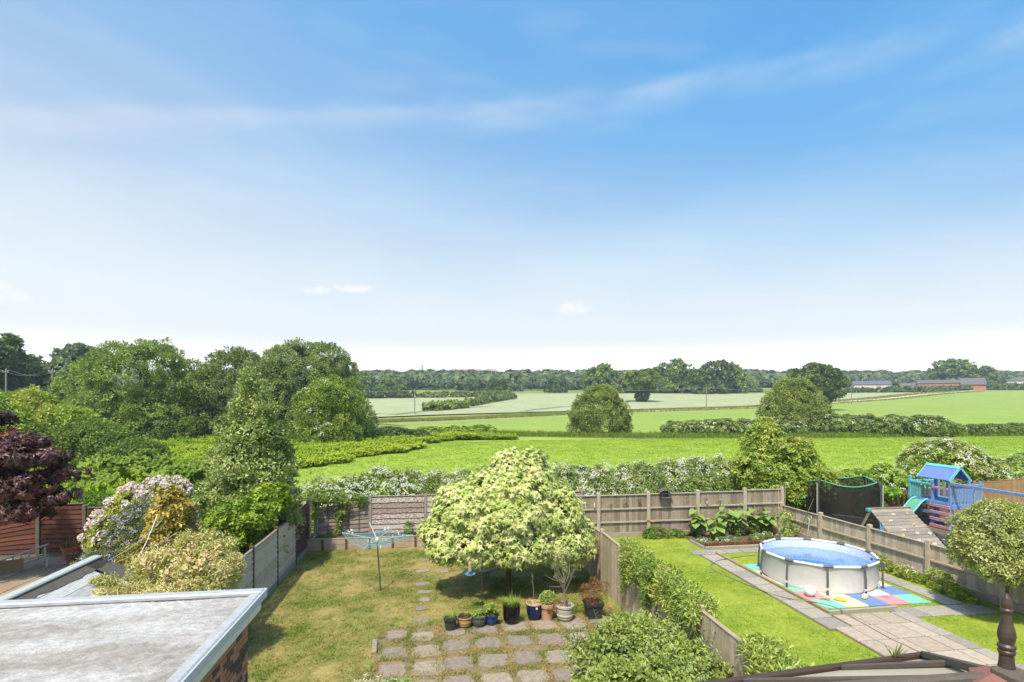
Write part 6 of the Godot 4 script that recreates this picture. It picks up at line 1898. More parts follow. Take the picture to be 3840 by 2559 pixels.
func trampoline() -> void:
	var t := thing("trampoline", "round trampoline with black safety net and green trim behind the low fence", "trampoline", Vector3(17.0, 0, -20.2))
	var net := StandardMaterial3D.new()
	net.resource_name = "net"
	net.albedo_color = Color(0.085, 0.085, 0.07, 0.74)
	net.transparency = BaseMaterial3D.TRANSPARENCY_ALPHA
	net.roughness = 0.9
	net.cull_mode = BaseMaterial3D.CULL_DISABLED
	var r := 1.42
	var b := Mb.new()
	var trim := []
	var n := 48
	for k in n + 1:
		var a := TAU * k / n
		var sag := 0.2 * absf(sin(a * 2.0 + 0.6))
		trim.append(Vector3(cos(a) * (r - sag * 0.5), 2.22 - sag, sin(a) * (r - sag * 0.5)))
	for k in n:
		var a := TAU * k / n
		var e := TAU * (k + 1) / n
		for j in 4:
			var p := []
			for q in [[k, a, j], [k + 1, e, j], [k + 1, e, j + 1], [k, a, j + 1]]:
				var low := Vector3(cos(q[1]) * r, 0.37, sin(q[1]) * r)
				var v: Vector3 = low.lerp(trim[q[0]], q[2] / 4.0)
				p.append(v + Vector3(cos(q[1]), 0, sin(q[1])) * 0.03 * sin(q[1] * 11.0 + q[2]))
			b.face(p, Vector3(cos(a), 0, sin(a)))
	part("net", b.mesh(), net, t)
	part("net_trim", rod(trim, 0.028, 6), mat("trim_green", Color(0.07, 0.26, 0.18), 0.6), t)
	var ring := []
	for k in 33:
		ring.append(Vector3(cos(TAU * k / 32.0) * r, 0.35, sin(TAU * k / 32.0) * r))
	part("frame_ring", rod(ring, 0.05, 8), mat("pad_green", Color(0.04, 0.13, 0.08), 0.6), t)
	part("jumping_mat", turned([v2(r - 0.1, 0.35), v2(0, 0.33)], 32), mat("jump_black", Color(0.015, 0.015, 0.016), 0.8), t)
	var pole := mat("pole_foam", Color(0.05, 0.055, 0.055), 0.7)
	var steel := mat("pole_steel", Color(0.42, 0.44, 0.44), 0.4)
	for k in 4:
		var a := TAU * k / 4.0 - 0.3
		var d := Vector3(cos(a), 0, sin(a))
		var po := part("pole", rod([d * (r + 0.1) + Vector3.UP * 0.2, d * (r + 0.12) + Vector3.UP * 2.0, d * (r + 0.0) + Vector3.UP * 2.3], 0.032, 8), pole, t)
		part("pole_tube", rod([d * (r + 0.2) + Vector3.UP * 0.02, d * (r + 0.2) + Vector3.UP * 2.1], 0.018, 8), steel, po)
		part("leg", rod([d * r + Vector3.UP * 0.34, d * (r + 0.05) + Vector3.UP * 0.02], 0.03, 8), steel, t)


func play_tower() -> void:
	var t := thing("play_tower", "blue and turquoise wooden play tower with roof, green slide and pink steps", "play tower", Vector3(21.4, 0, -19.45))
	var blue := wood("tower_blue", Color(0.21, 0.36, 0.68), "y", 0.6, "soft")
	var blueh := wood("tower_blue", Color(0.21, 0.36, 0.68), "z", 0.6, "soft")
	var teal := wood("tower_teal", Color(0.16, 0.60, 0.64), "y", 0.6, "soft")
	var tealh := wood("tower_teal", Color(0.18, 0.66, 0.72), "z", 0.6, "soft")
	var pink := wood("tower_pink", Color(0.64, 0.32, 0.43), "z", 0.6, "soft")
	var post := bx(Vector3(0.1, 1.0, 0.1), 0.008)
	for q in [[0.0, 0.0, 2.1], [0.0, -0.8, 2.0], [0.9, 0.0, 2.15], [0.9, -1.5, 2.15], [1.45, 0.0, 2.05], [1.45, -1.9, 2.0]]:
		part("post", post, blue, t, Vector3(q[0], q[2] / 2.0, q[1]), Z3, Vector3(1, q[2], 1))
	part("post", post, teal, t, Vector3(0, 1.04, -1.9), Z3, Vector3(1, 2.08, 1))
	for k in 12:
		part("deck_board", bx(Vector3(1.45, 0.035, 0.15), 0.005), wood("tower_deck", Color(0.21, 0.36, 0.68), "x", 0.6, "soft"), t, Vector3(0.72, 1.12, -0.1 - k * 0.156))
	part("deck_beam", bx(Vector3(0.05, 0.2, 1.85), 0.006), blueh, t, Vector3(-0.07, 1.06, -0.95))
	part("deck_beam", bx(Vector3(1.45, 0.2, 0.05), 0.006), mats.tower_deckx, t, Vector3(0.72, 1.0, 0.07))
	# boards round the deck
	for k in 6:
		part("railing_board", bx(Vector3(0.02, 0.62, 0.1), 0.004), teal, t, Vector3(1.42, 1.5, -0.22 - k * 0.27))
		part("railing_board", bx(Vector3(0.1, 0.62, 0.02), 0.004), teal, t, Vector3(0.2 + k * 0.22, 1.5, -1.88))
	for k in 8:
		part("railing_board", bx(Vector3(0.13, 0.85, 0.02), 0.004), blue, t, Vector3(0.14 + k * 0.165, 1.46, 0.055))
	for k in 4:
		part("railing_board", bx(Vector3(0.02, 0.6, 0.1), 0.004), teal, t, Vector3(0.0, 1.48, -1.82 + k * 0.13))
	part("hand_rail", bx(Vector3(0.06, 0.08, 1.05), 0.008), tealh, t, Vector3(-0.03, 1.84, -1.38))
	part("hand_rail", bx(Vector3(1.4, 0.08, 0.06), 0.008), mats.tower_deckx, t, Vector3(0.74, 1.9, 0.08))
	part("hand_rail", bx(Vector3(1.4, 0.08, 0.06), 0.008), tealh, t, Vector3(0.74, 1.84, -1.93))
	part("grab_bar", bx(Vector3(0.05, 0.1, 0.72), 0.008), pink, t, Vector3(-0.06, 1.74, -0.4))
	for k in 4:
		part("step", bx(Vector3(0.06, 0.13, 0.9), 0.008), pink, t, Vector3(-0.08, 0.1 + k * 0.29, -0.4), Vector3(0, 0, 0))
	part("brace", bar(Vector3(-0.02, 0.62, -0.85), Vector3(-0.02, 0.62, -1.9), 0.06, 0.12), blueh, t)
	# roof
	var slope := rad_to_deg(atan2(0.52, 0.47))
	var shin := mat("roof_blue", Color(0.13, 0.22, 0.56), 0.7, "soft", Vector3.ONE * 2.0)
	for s in [-1.0, 1.0]:
		part("roof_panel", bx(Vector3(0.74, 0.03, 1.5), 0.006), shin, t, Vector3(0.45 + s * 0.25, 2.38, -0.72), Vector3(0, 0, -s * slope))
		for z in [0.04, -1.48]:
			part("barge_board", bx(Vector3(0.8, 0.1, 0.03), 0.006), wood("barge", Color(0.18, 0.66, 0.68), "x", 0.6, "soft"), t, Vector3(0.45 + s * 0.265, 2.365, z), Vector3(0, 0, -s * slope))
		part("ridge_board", bx(Vector3(0.13, 0.025, 1.58), 0.005), tealh, t, Vector3(0.45 + s * 0.045, 2.645, -0.72), Vector3(0, 0, -s * slope))
	part("gable_board", bx(Vector3(0.5, 0.16, 0.02), 0.004), mats.tower_deckx, t, Vector3(0.45, 2.22, -1.45))
	# swing beam towards the house
	part("swing_beam", bar(Vector3(0.0, 1.98, 0.0), Vector3(0.05, 1.98, 3.4), 0.1, 0.12, 0.01), blueh, t)
	part("swing_leg", bar(Vector3(0.05, 1.95, 3.35), Vector3(-0.7, 0, 3.6), 0.09, 0.09, 0.01), blue, t)
	part("swing_leg", bar(Vector3(0.05, 1.95, 3.35), Vector3(0.8, 0, 3.6), 0.09, 0.09, 0.01), blue, t)
	for z in [1.0, 1.4]:
		part("swing_rope", rod([Vector3(0.02, 1.95, z), Vector3(0.02, 0.5, z)], 0.01), mat("rope", Color(0.4, 0.36, 0.28), 0.8), t)
	part("swing_seat", bx(Vector3(0.18, 0.03, 0.46), 0.008), pink, t, Vector3(0.02, 0.48, 1.2))
	# wavy slide
	var sm := mat("slide_green", Color(0.11, 0.34, 0.22), 0.3)
	var rim := mat("slide_rim", Color(0.12, 0.52, 0.55), 0.35)
	var sl := []
	for k in 15:
		var f := k / 14.0
		sl.append(Vector3(-0.02 - f * 1.45, 1.08 - 0.85 * f + 0.09 * sin(f * TAU * 1.25 + 0.4), -1.3))
	var b := Mb.new()
	for k in 14:
		var w := Vector3(0, 0, 0.27)
		b.face([sl[k] - w, sl[k] + w, sl[k + 1] + w, sl[k + 1] - w], Vector3.UP)
	part("slide", b.mesh(), sm, t)
	for s in [-0.29, 0.29]:
		var e := []
		for p in sl:
			e.append(p + Vector3(0, 0.05, s))
		part("slide_edge", rod(e, 0.035, 7), rim, t)
	part("slide_leg", rod([sl[13] - Vector3.UP * 0.02, sl[13] * Vector3(1, 0, 1)], 0.03), rim, t)


# ---------------------------------------------------------------- shrubs of the left garden
func shrub(called: String, label: String, category: String, at: Vector3, lobes: Array, mesh: Mesh, m: Material, n: int, s0: float, s1: float, tints: Array, sd: int, low := -0.6, deep := 0.4, wob := 0.2, stem_h := 0.6) -> Node3D:
	var t := thing(called, label, category, at)
	foliage("foliage", t, lobes, mesh, m, n, s0, s1, tints, sd, low, deep, wob)
	trunk(t, stem_h * 1.6, 0.04 + stem_h * 0.015, stem_h * 0.5, wood("shrub_bark", Color(0.12, 0.09, 0.065), "y", 0.9, "speck"), sd, 4)
	return t


func left_plants() -> void:
	var leafm := leafmat("leaf")
	var gloss := leafmat("gloss_leaf", 0.42, 0.5, 0.4)
	# holly-like tree by the fence
	var lb := []
	for q in [[1.2, 1.3, 1.0], [2.3, 1.35, 1.0], [3.3, 1.2, 0.9], [4.2, 0.92, 0.85], [5.0, 0.62, 0.7], [5.65, 0.36, 0.55], [6.15, 0.2, 0.4]]:
		lb.append([Vector3(0.1 * sin(q[0] * 3.0), q[0], 0.1 * cos(q[0] * 3.0)), Vector3(q[1] * 0.85, q[2], q[1] * 0.85)])
		for k in 5:
			var a: float = TAU * k / 5.0 + q[0] * 1.7
			if q[1] > 0.5:
				lb.append([Vector3(cos(a) * q[1] * 0.72, q[0] + rr(-0.25, 0.3), sin(a) * q[1] * 0.72), Vector3(q[1] * 0.42, q[1] * 0.5, q[1] * 0.42)])
	shrub("holly_tree", "tall pointed grey-green holly tree by the grey panel fence, in front of the round trees", "tree", Vector3(-5.85, 0, -18.1), lb, clump.fine, gloss, 3400, 0.14, 0.28, [Color(0.10, 0.145, 0.04), Color(0.23, 0.285, 0.11)], 201, -1.0, 0.6, 0.55, 3.0)
	shrub("bright_green_shrub", "bright lime green shrub at the foot of the holly tree against the fence", "shrub", Vector3(-5.55, 0, -17.1), [[Vector3(-0.1, 1.9, 0), Vector3(0.75, 0.85, 0.8)], [Vector3(0.5, 2.45, 0), Vector3(0.6, 0.5, 0.55)], [Vector3(-0.55, 1.7, 0.4), Vector3(0.55, 0.7, 0.55)], [Vector3(0.35, 2.05, 0.5), Vector3(0.5, 0.4, 0.45)], [Vector3(-0.2, 1.0, 0.2), Vector3(0.6, 0.8, 0.6)]], clump.mid, leafm, 760, 0.12, 0.20, [Color(0.08, 0.145, 0.02), Color(0.2, 0.28, 0.035)], 202, -0.8, 0.5, 0.35)
	shrub("yellow_spotted_shrub", "golden yellow spotted shrub between the blue bush and the bright green shrub", "shrub", Vector3(-6.95, 0, -14.9), [[Vector3(0.1, 1.6, 0), Vector3(0.6, 1.3, 0.6)], [Vector3(0.15, 2.45, 0), Vector3(0.5, 0.7, 0.45)], [Vector3(-0.35, 1.3, 0.5), Vector3(0.5, 0.6, 0.5)], [Vector3(-0.3, 0.8, 1.1), Vector3(0.5, 0.5, 0.6)]], clump.mid, gloss, 760, 0.10, 0.17, [Color(0.20, 0.18, 0.03), Color(0.54, 0.43, 0.09)], 203, -0.8)
	var y := shrub("pale_yellow_shrub", "pale yellow variegated shrub with pinkish tips spilling over the shed roof", "shrub", Vector3(-5.35, 0, -11.7), [[Vector3(0.25, 1.45, -0.1), Vector3(0.85, 0.75, 0.8)], [Vector3(0.6, 2.1, -0.35), Vector3(0.5, 0.42, 0.45)], [Vector3(-0.3, 1.95, -0.1), Vector3(0.42, 0.4, 0.42)], [Vector3(0.95, 1.75, 0.0), Vector3(0.38, 0.45, 0.42)], [Vector3(-0.75, 1.6, 0.3), Vector3(0.28, 0.18, 0.25)], [Vector3(-1.1, 1.85, 0.25), Vector3(0.22, 0.13, 0.14)], [Vector3(-0.95, 1.5, 0.6), Vector3(0.16, 0.3, 0.16)], [Vector3(0.1, 1.4, 0.65), Vector3(0.5, 0.45, 0.35)], [Vector3(0.65, 1.4, 0.6), Vector3(0.45, 0.5, 0.35)], [Vector3(0.2, 2.3, -0.3), Vector3(0.25, 0.3, 0.25)]], clump.tiny, leafm, 2000, 0.10, 0.2, [Color(0.40, 0.42, 0.11), Color(0.74, 0.66, 0.33)], 204, -0.6, 0.7, 0.8, 1.2)
	shoots(y, 60, [Vector3(0.3, 1.85, -0.1), Vector3(0.85, 0.4, 0.6)], 0.42, [Color(0.62, 0.46, 0.27), Color(0.68, 0.6, 0.28)], 205)
	var rh := shrub("rhododendron", "large rhododendron covered in pinkish white flower heads beside the red-brown fence", "shrub", Vector3(-9.05, 0, -18.3), [[Vector3(0, 1.45, 0), Vector3(1.25, 1.35, 1.1)], [Vector3(0.5, 2.2, 0), Vector3(0.8, 0.7, 0.8)], [Vector3(-0.7, 1.3, 0.4), Vector3(0.7, 0.8, 0.7)], [Vector3(0.5, 1.2, 0.6), Vector3(0.7, 0.8, 0.6)]], clump.mid, gloss, 1000, 0.13, 0.21, [Color(0.12, 0.14, 0.025), Color(0.24, 0.25, 0.06)], 206, -0.8)
	foliage("flowers", rh, [[Vector3(0, 1.5, 0), Vector3(1.32, 1.42, 1.17)], [Vector3(0.5, 2.25, 0), Vector3(0.86, 0.75, 0.86)], [Vector3(-0.7, 1.35, 0.4), Vector3(0.78, 0.88, 0.78)], [Vector3(0.5, 1.25, 0.6), Vector3(0.72, 0.8, 0.66)]], clump.truss, leafmat("petal"), 260, 0.11, 0.165, [Color(0.76, 0.68, 0.66), Color(0.82, 0.79, 0.75)], 207, -0.5, 0.08)
	var ce := shrub("blue_bush", "lavender blue flowered bush with bare twigs in front of the rhododendron", "bush", Vector3(-8.25, 0, -16.0), [[Vector3(0, 1.4, 0), Vector3(0.65, 1.1, 0.6)], [Vector3(0.35, 2.2, 0), Vector3(0.4, 0.55, 0.4)], [Vector3(-0.6, 0.9, 0.5), Vector3(0.6, 0.6, 0.6)], [Vector3(-1.1, 0.55, 0.9), Vector3(0.5, 0.4, 0.5)]], clump.fine, leafm, 520, 0.10, 0.17, [Color(0.07, 0.095, 0.045), Color(0.14, 0.16, 0.09)], 208, -0.8, 0.6)
	foliage("blue_flowers", ce, [[Vector3(0, 1.45, 0.05), Vector3(0.7, 1.05, 0.6)], [Vector3(0.35, 2.2, 0), Vector3(0.4, 0.5, 0.4)], [Vector3(-0.6, 0.9, 0.5), Vector3(0.6, 0.6, 0.6)], [Vector3(-1.1, 0.6, 0.9), Vector3(0.5, 0.4, 0.5)]], clump.blossom, leafmat("petal"), 190, 0.06, 0.11, [Color(0.19, 0.21, 0.40), Color(0.34, 0.36, 0.52)], 209, -0.4, 0.3)
	twiggy(ce, Vector3(0.35, 0.9, 0.2), 1.7, 210)
	# copper maple
	var cm := shrub("copper_maple", "dark purple-red leaved maple overhanging the red-brown fence, left edge", "tree", Vector3(-13.5, 0, -18.2), [[Vector3(-0.4, 3.0, 0.0), Vector3(1.3, 0.55, 1.0)], [Vector3(-0.6, 4.3, 0.0), Vector3(1.0, 0.45, 0.9)], [Vector3(0.8, 4.15, 0.0), Vector3(0.9, 0.24, 0.7)], [Vector3(1.35, 3.75, 0.2), Vector3(0.9, 0.26, 0.7)], [Vector3(0.3, 3.6, 0.3), Vector3(0.9, 0.3, 0.7)], [Vector3(1.2, 2.95, 0.4), Vector3(1.1, 0.32, 0.8)], [Vector3(-0.4, 2.3, 0.6), Vector3(1.2, 0.45, 0.8)], [Vector3(1.9, 3.2, -0.2), Vector3(0.6, 0.2, 0.5)], [Vector3(0.9, 2.2, 0.3), Vector3(1.0, 0.33, 0.7)], [Vector3(-1.0, 5.0, -0.4), Vector3(0.6, 0.45, 0.6)], [Vector3(0.1, 4.9, -0.2), Vector3(0.45, 0.25, 0.4)], [Vector3(1.8, 2.5, 0.0), Vector3(0.6, 0.22, 0.5)]], clump.maple, leafmat("copper_leaf", 0.4, 0.3, 0.45), 1300, 0.13, 0.26, [Color(0.04, 0.018, 0.02), Color(0.13, 0.048, 0.05)], 211, -1.0, 0.7, 0.7, 2.4)
	foliage("red_tips", cm, [[Vector3(-0.6, 4.5, 0.0), Vector3(1.15, 0.62, 1.0)], [Vector3(0.8, 4.1, 0.0), Vector3(0.8, 0.4, 0.8)], [Vector3(-0.5, 3.2, 0.9), Vector3(1.3, 0.8, 0.7)]], clump.maple, mats.copper_leaf, 60, 0.12, 0.18, [Color(0.16, 0.03, 0.025), Color(0.22, 0.06, 0.045)], 212, -0.2)
	# feathery sumac behind the rhododendron
	for q in [[-13.9, -26.5, 3.0, 3.0, "feathery leaved sumac thicket behind the copper maple and rhododendron", 213], [-11.0, -25.6, 2.6, 2.3, "feathery leaved sumac bush right behind the rhododendron flowers", 214], [-8.7, -27.2, 2.8, 2.2, "feathery leaved sumac bush left of the holly tree", 215]]:
		var s := thing("sumac_bush", q[4], "bush", Vector3(q[0], 0, q[1]))
		rng.seed = q[5]
		foliage("fronds", s, [[Vector3(0, q[2] * 0.5, 0), Vector3(q[3] * 0.62, q[2] * 0.45, 1.2)], [Vector3(q[3] * 0.3, q[2] * 0.72, 0.2), Vector3(q[3] * 0.4, q[2] * 0.27, 0.9)], [Vector3(-q[3] * 0.35, q[2] * 0.66, 0), Vector3(q[3] * 0.4, q[2] * 0.27, 0.9)]], clump.fern, leafmat("fern_leaf", 0.6, 0.6, 0.25), 190, 0.34, 0.55, [Color(0.07, 0.125, 0.02), Color(0.17, 0.235, 0.05)], q[5], -0.3, 0.5, 0.3)
		trunk(s, q[2] * 0.9, 0.05, 0.8, mats.shrub_barky, q[5], 5)
	shrub("dark_green_bush", "dark green ferny bush behind the red-brown fence under the copper maple", "bush", Vector3(-12.8, 0, -22.6), [[Vector3(0, 0.9, 0), Vector3(1.3, 0.95, 0.9)], [Vector3(1.0, 0.8, 0), Vector3(1.0, 0.8, 0.8)]], clump.fine, leafm, 420, 0.14, 0.24, [Color(0.06, 0.12, 0.02), Color(0.11, 0.19, 0.03)], 216)
	# young yellow-green tree and darker neighbours
	shrub("yellow_green_thicket", "light yellow-green thicket of young trees at the left edge beyond the gardens", "thicket", Vector3(-32.5, 0, -46.0), [[Vector3(0, 3.0, 0), Vector3(4.2, 2.9, 3.2)], [Vector3(-3.0, 3.6, 0), Vector3(3.0, 2.4, 2.6)], [Vector3(3.6, 2.6, 0), Vector3(2.6, 2.5, 2.4)], [Vector3(1.5, 4.8, 0), Vector3(1.3, 1.4, 1.3)], [Vector3(-2.0, 5.2, 0), Vector3(1.4, 1.2, 1.4)]], clump.fine, leafm, 2600, 0.38, 0.66, [Color(0.11, 0.17, 0.03), Color(0.25, 0.32, 0.06)], 217, -0.5, 0.4, 0.3, 3.0)
	shrub("mid_green_thicket", "mid green bushes right of the yellow-green thicket above the bracken", "thicket", Vector3(-26.5, 0, -45.0), [[Vector3(0, 1.9, 0), Vector3(3.4, 1.9, 2.4)], [Vector3(3.2, 1.2, 0.4), Vector3(2.4, 1.3, 2.0)], [Vector3(-2.8, 2.4, 0), Vector3(2.4, 1.8, 2.0)]], clump.fine, leafm, 1700, 0.32, 0.56, [Color(0.07, 0.115, 0.025), Color(0.14, 0.2, 0.05)], 218, -0.5, 0.4, 0.3, 2.0)


# ---------------------------------------------------------------- hedges just behind the gardens
func hedge_run(called: String, label: String, pts: Array, w: float, h: float, mesh: Mesh, m: Material, n: int, s0: float, s1: float, tints: Array, sd: int, flowers := 0, ftints := [], fsize := 0.14) -> Node3D:
	var o: Vector3 = pts[0]
	var t := thing(called, label, "hedge", o)
	rng.seed = sd
	var lb := []
	var fl := []
	for i in pts.size() - 1:
		var l: float = (pts[i + 1] - pts[i]).length()
		var c := maxi(1, int(l / (w * 0.42)))
		for k in c:
			var p: Vector3 = (pts[i] as Vector3).lerp(pts[i + 1], (k + rr(0.2, 0.8)) / c) - o
			var hh := h * rr(0.88, 1.08)
			var r := Vector3(w * rr(0.5, 0.68), hh * 0.56, w * rr(0.42, 0.6))
			lb.append([p + Vector3(0, hh * 0.46, rr(-0.15, 0.15) * w), r])
			fl.append([p + Vector3(0, hh * 0.5, 0), r * Vector3(1.04, 1.06, 1.04)])
	foliage("foliage", t, lb, mesh, m, n, s0, s1, tints, sd, -0.9, 0.35, 0.25)
	if flowers:
		foliage("blossom", t, fl, clump.blossom, leafmat("petal"), flowers, fsize * 0.6, fsize * 1.2, ftints, sd + 1, -0.1, 0.15, 0.25)
	return t


func near_hedges() -> void:
	var leafm := leafmat("leaf")
	var white := [Color(0.50, 0.54, 0.40), Color(0.74, 0.75, 0.66)]
	hedge_run("bramble_hedge", "white-flowering bramble hedge behind the peeling fence, left of the pale maple", [Vector3(-5.0, 0, -22.4), Vector3(-2.0, 0, -23.1), Vector3(1.0, 0, -23.0), Vector3(3.5, 0, -23.0)], 1.7, 2.25, clump.fine, leafm, 2400, 0.16, 0.30, [Color(0.10, 0.15, 0.04), Color(0.22, 0.27, 0.10)], 231, 1500, white, 0.15)
	hedge_run("cow_parsley_hedge", "tall white cow parsley and bramble hedge behind the back fence, right of the pale maple", [Vector3(4.0, 0, -22.9), Vector3(7.0, 0, -23.1), Vector3(10.0, 0, -23.2), Vector3(13.4, 0, -23.2)], 1.8, 2.5, clump.fine, leafm, 2600, 0.16, 0.32, [Color(0.10, 0.15, 0.04), Color(0.23, 0.28, 0.11)], 233, 1900, white, 0.16)
	hedge_run("bramble_hedge", "mixed green hedge with pale blossom between the large hawthorn and the play tower", [Vector3(16.8, 0, -23.2), Vector3(19.0, 0, -23.4), Vector3(21.5, 0, -23.6), Vector3(24.0, 0, -23.8)], 2.0, 2.15, clump.mid, leafm, 1300, 0.14, 0.24, [Color(0.10, 0.17, 0.025), Color(0.2, 0.27, 0.06)], 235, 190, white, 0.15)
	var v := thing("trailing_ivy", "ivy trailing down the left end of the peeling fence", "ivy", Vector3(-3.6, 0, -20.9))
	foliage("foliage", v, [[Vector3(-0.5, 1.85, 0), Vector3(0.7, 0.25, 0.25)], [Vector3(0.35, 1.7, 0.02), Vector3(0.6, 0.25, 0.2)], [Vector3(0.05, 1.2, 0.05), Vector3(0.16, 0.5, 0.08)], [Vector3(0.0, 0.75, 0.05), Vector3(0.12, 0.35, 0.08)], [Vector3(-0.85, 1.3, 0.1), Vector3(0.14, 0.35, 0.08)]], clump.mid, leafm, 150, 0.09, 0.15, [Color(0.07, 0.12, 0.025), Color(0.14, 0.2, 0.05)], 237, -1.0)
	part("stem", rod([Vector3(0, 0.4, 0.04), Vector3(0.05, 1.2, 0.04), Vector3(0.1, 1.7, 0.0)], 0.015), mats.twig, v)
	# large hawthorn in the fence corner
	var hw := shrub("hawthorn", "large light green hawthorn behind the corner where back fence and low fence meet", "tree", Vector3(15.2, 0, -22.3), [[Vector3(0, 2.1, 0), Vector3(1.65, 1.65, 1.4)], [Vector3(-0.35, 3.45, 0), Vector3(0.95, 0.9, 0.9)], [Vector3(-0.3, 4.2, 0), Vector3(0.5, 0.5, 0.5)], [Vector3(1.1, 2.5, 0.2), Vector3(0.9, 0.85, 0.9)], [Vector3(-1.1, 2.4, 0.3), Vector3(0.9, 0.9, 0.9)], [Vector3(0.4, 1.4, 0.9), Vector3(0.95, 0.7, 0.7)], [Vector3(-0.7, 1.6, 0.8), Vector3(0.9, 0.7, 0.6)], [Vector3(1.35, 1.9, 1.4), Vector3(0.6, 0.75, 0.5)], [Vector3(0.9, 3.2, 0.4), Vector3(0.7, 0.6, 0.7)]], clump.mid, leafm, 2100, 0.15, 0.26, [Color(0.105, 0.165, 0.03), Color(0.25, 0.31, 0.07)], 240, -0.9, 0.4, 0.3, 2.2)
	foliage("blossom", hw, [[Vector3(0.2, 2.1, 0.2), Vector3(1.8, 1.7, 1.5)], [Vector3(0.9, 1.2, 1.0), Vector3(0.7, 0.6, 0.6)]], clump.blossom, leafmat("petal"), 60, 0.08, 0.14, white, 241, -0.8, 0.2)
	var el := shrub("elder_bush", "rounded elder bush full of creamy white flowers behind the play tower roof", "bush", Vector3(27.0, 0, -25.0), [[Vector3(0, 1.7, 0), Vector3(2.2, 1.6, 1.8)], [Vector3(-1.2, 1.5, 0.3), Vector3(1.4, 1.2, 1.3)], [Vector3(1.3, 1.5, 0.2), Vector3(1.4, 1.2, 1.3)], [Vector3(0.2, 2.6, 0), Vector3(1.2, 0.8, 1.1)]], clump.mid, leafm, 1500, 0.16, 0.27, [Color(0.09, 0.15, 0.025), Color(0.2, 0.24, 0.06)], 243, -0.7)
	foliage("blossom", el, [[Vector3(0, 1.9, 0), Vector3(2.3, 1.6, 1.9)], [Vector3(0.2, 2.7, 0), Vector3(1.3, 0.8, 1.2)], [Vector3(1.3, 1.6, 0.2), Vector3(1.5, 1.25, 1.4)]], clump.blossom, leafmat("petal"), 420, 0.10, 0.17, [Color(0.55, 0.54, 0.42), Color(0.75, 0.73, 0.62)], 244, 0.0, 0.1)
	hedge_run("bramble_hedge", "white-speckled hedge at the right edge beyond the orange-brown fence", [Vector3(28.5, 0, -24.2), Vector3(32.0, 0, -25.0), Vector3(37.0, 0, -25.5)], 2.2, 2.3, clump.mid, leafm, 900, 0.15, 0.25, [Color(0.09, 0.15, 0.03), Color(0.19, 0.24, 0.07)], 246, 380, white, 0.16)


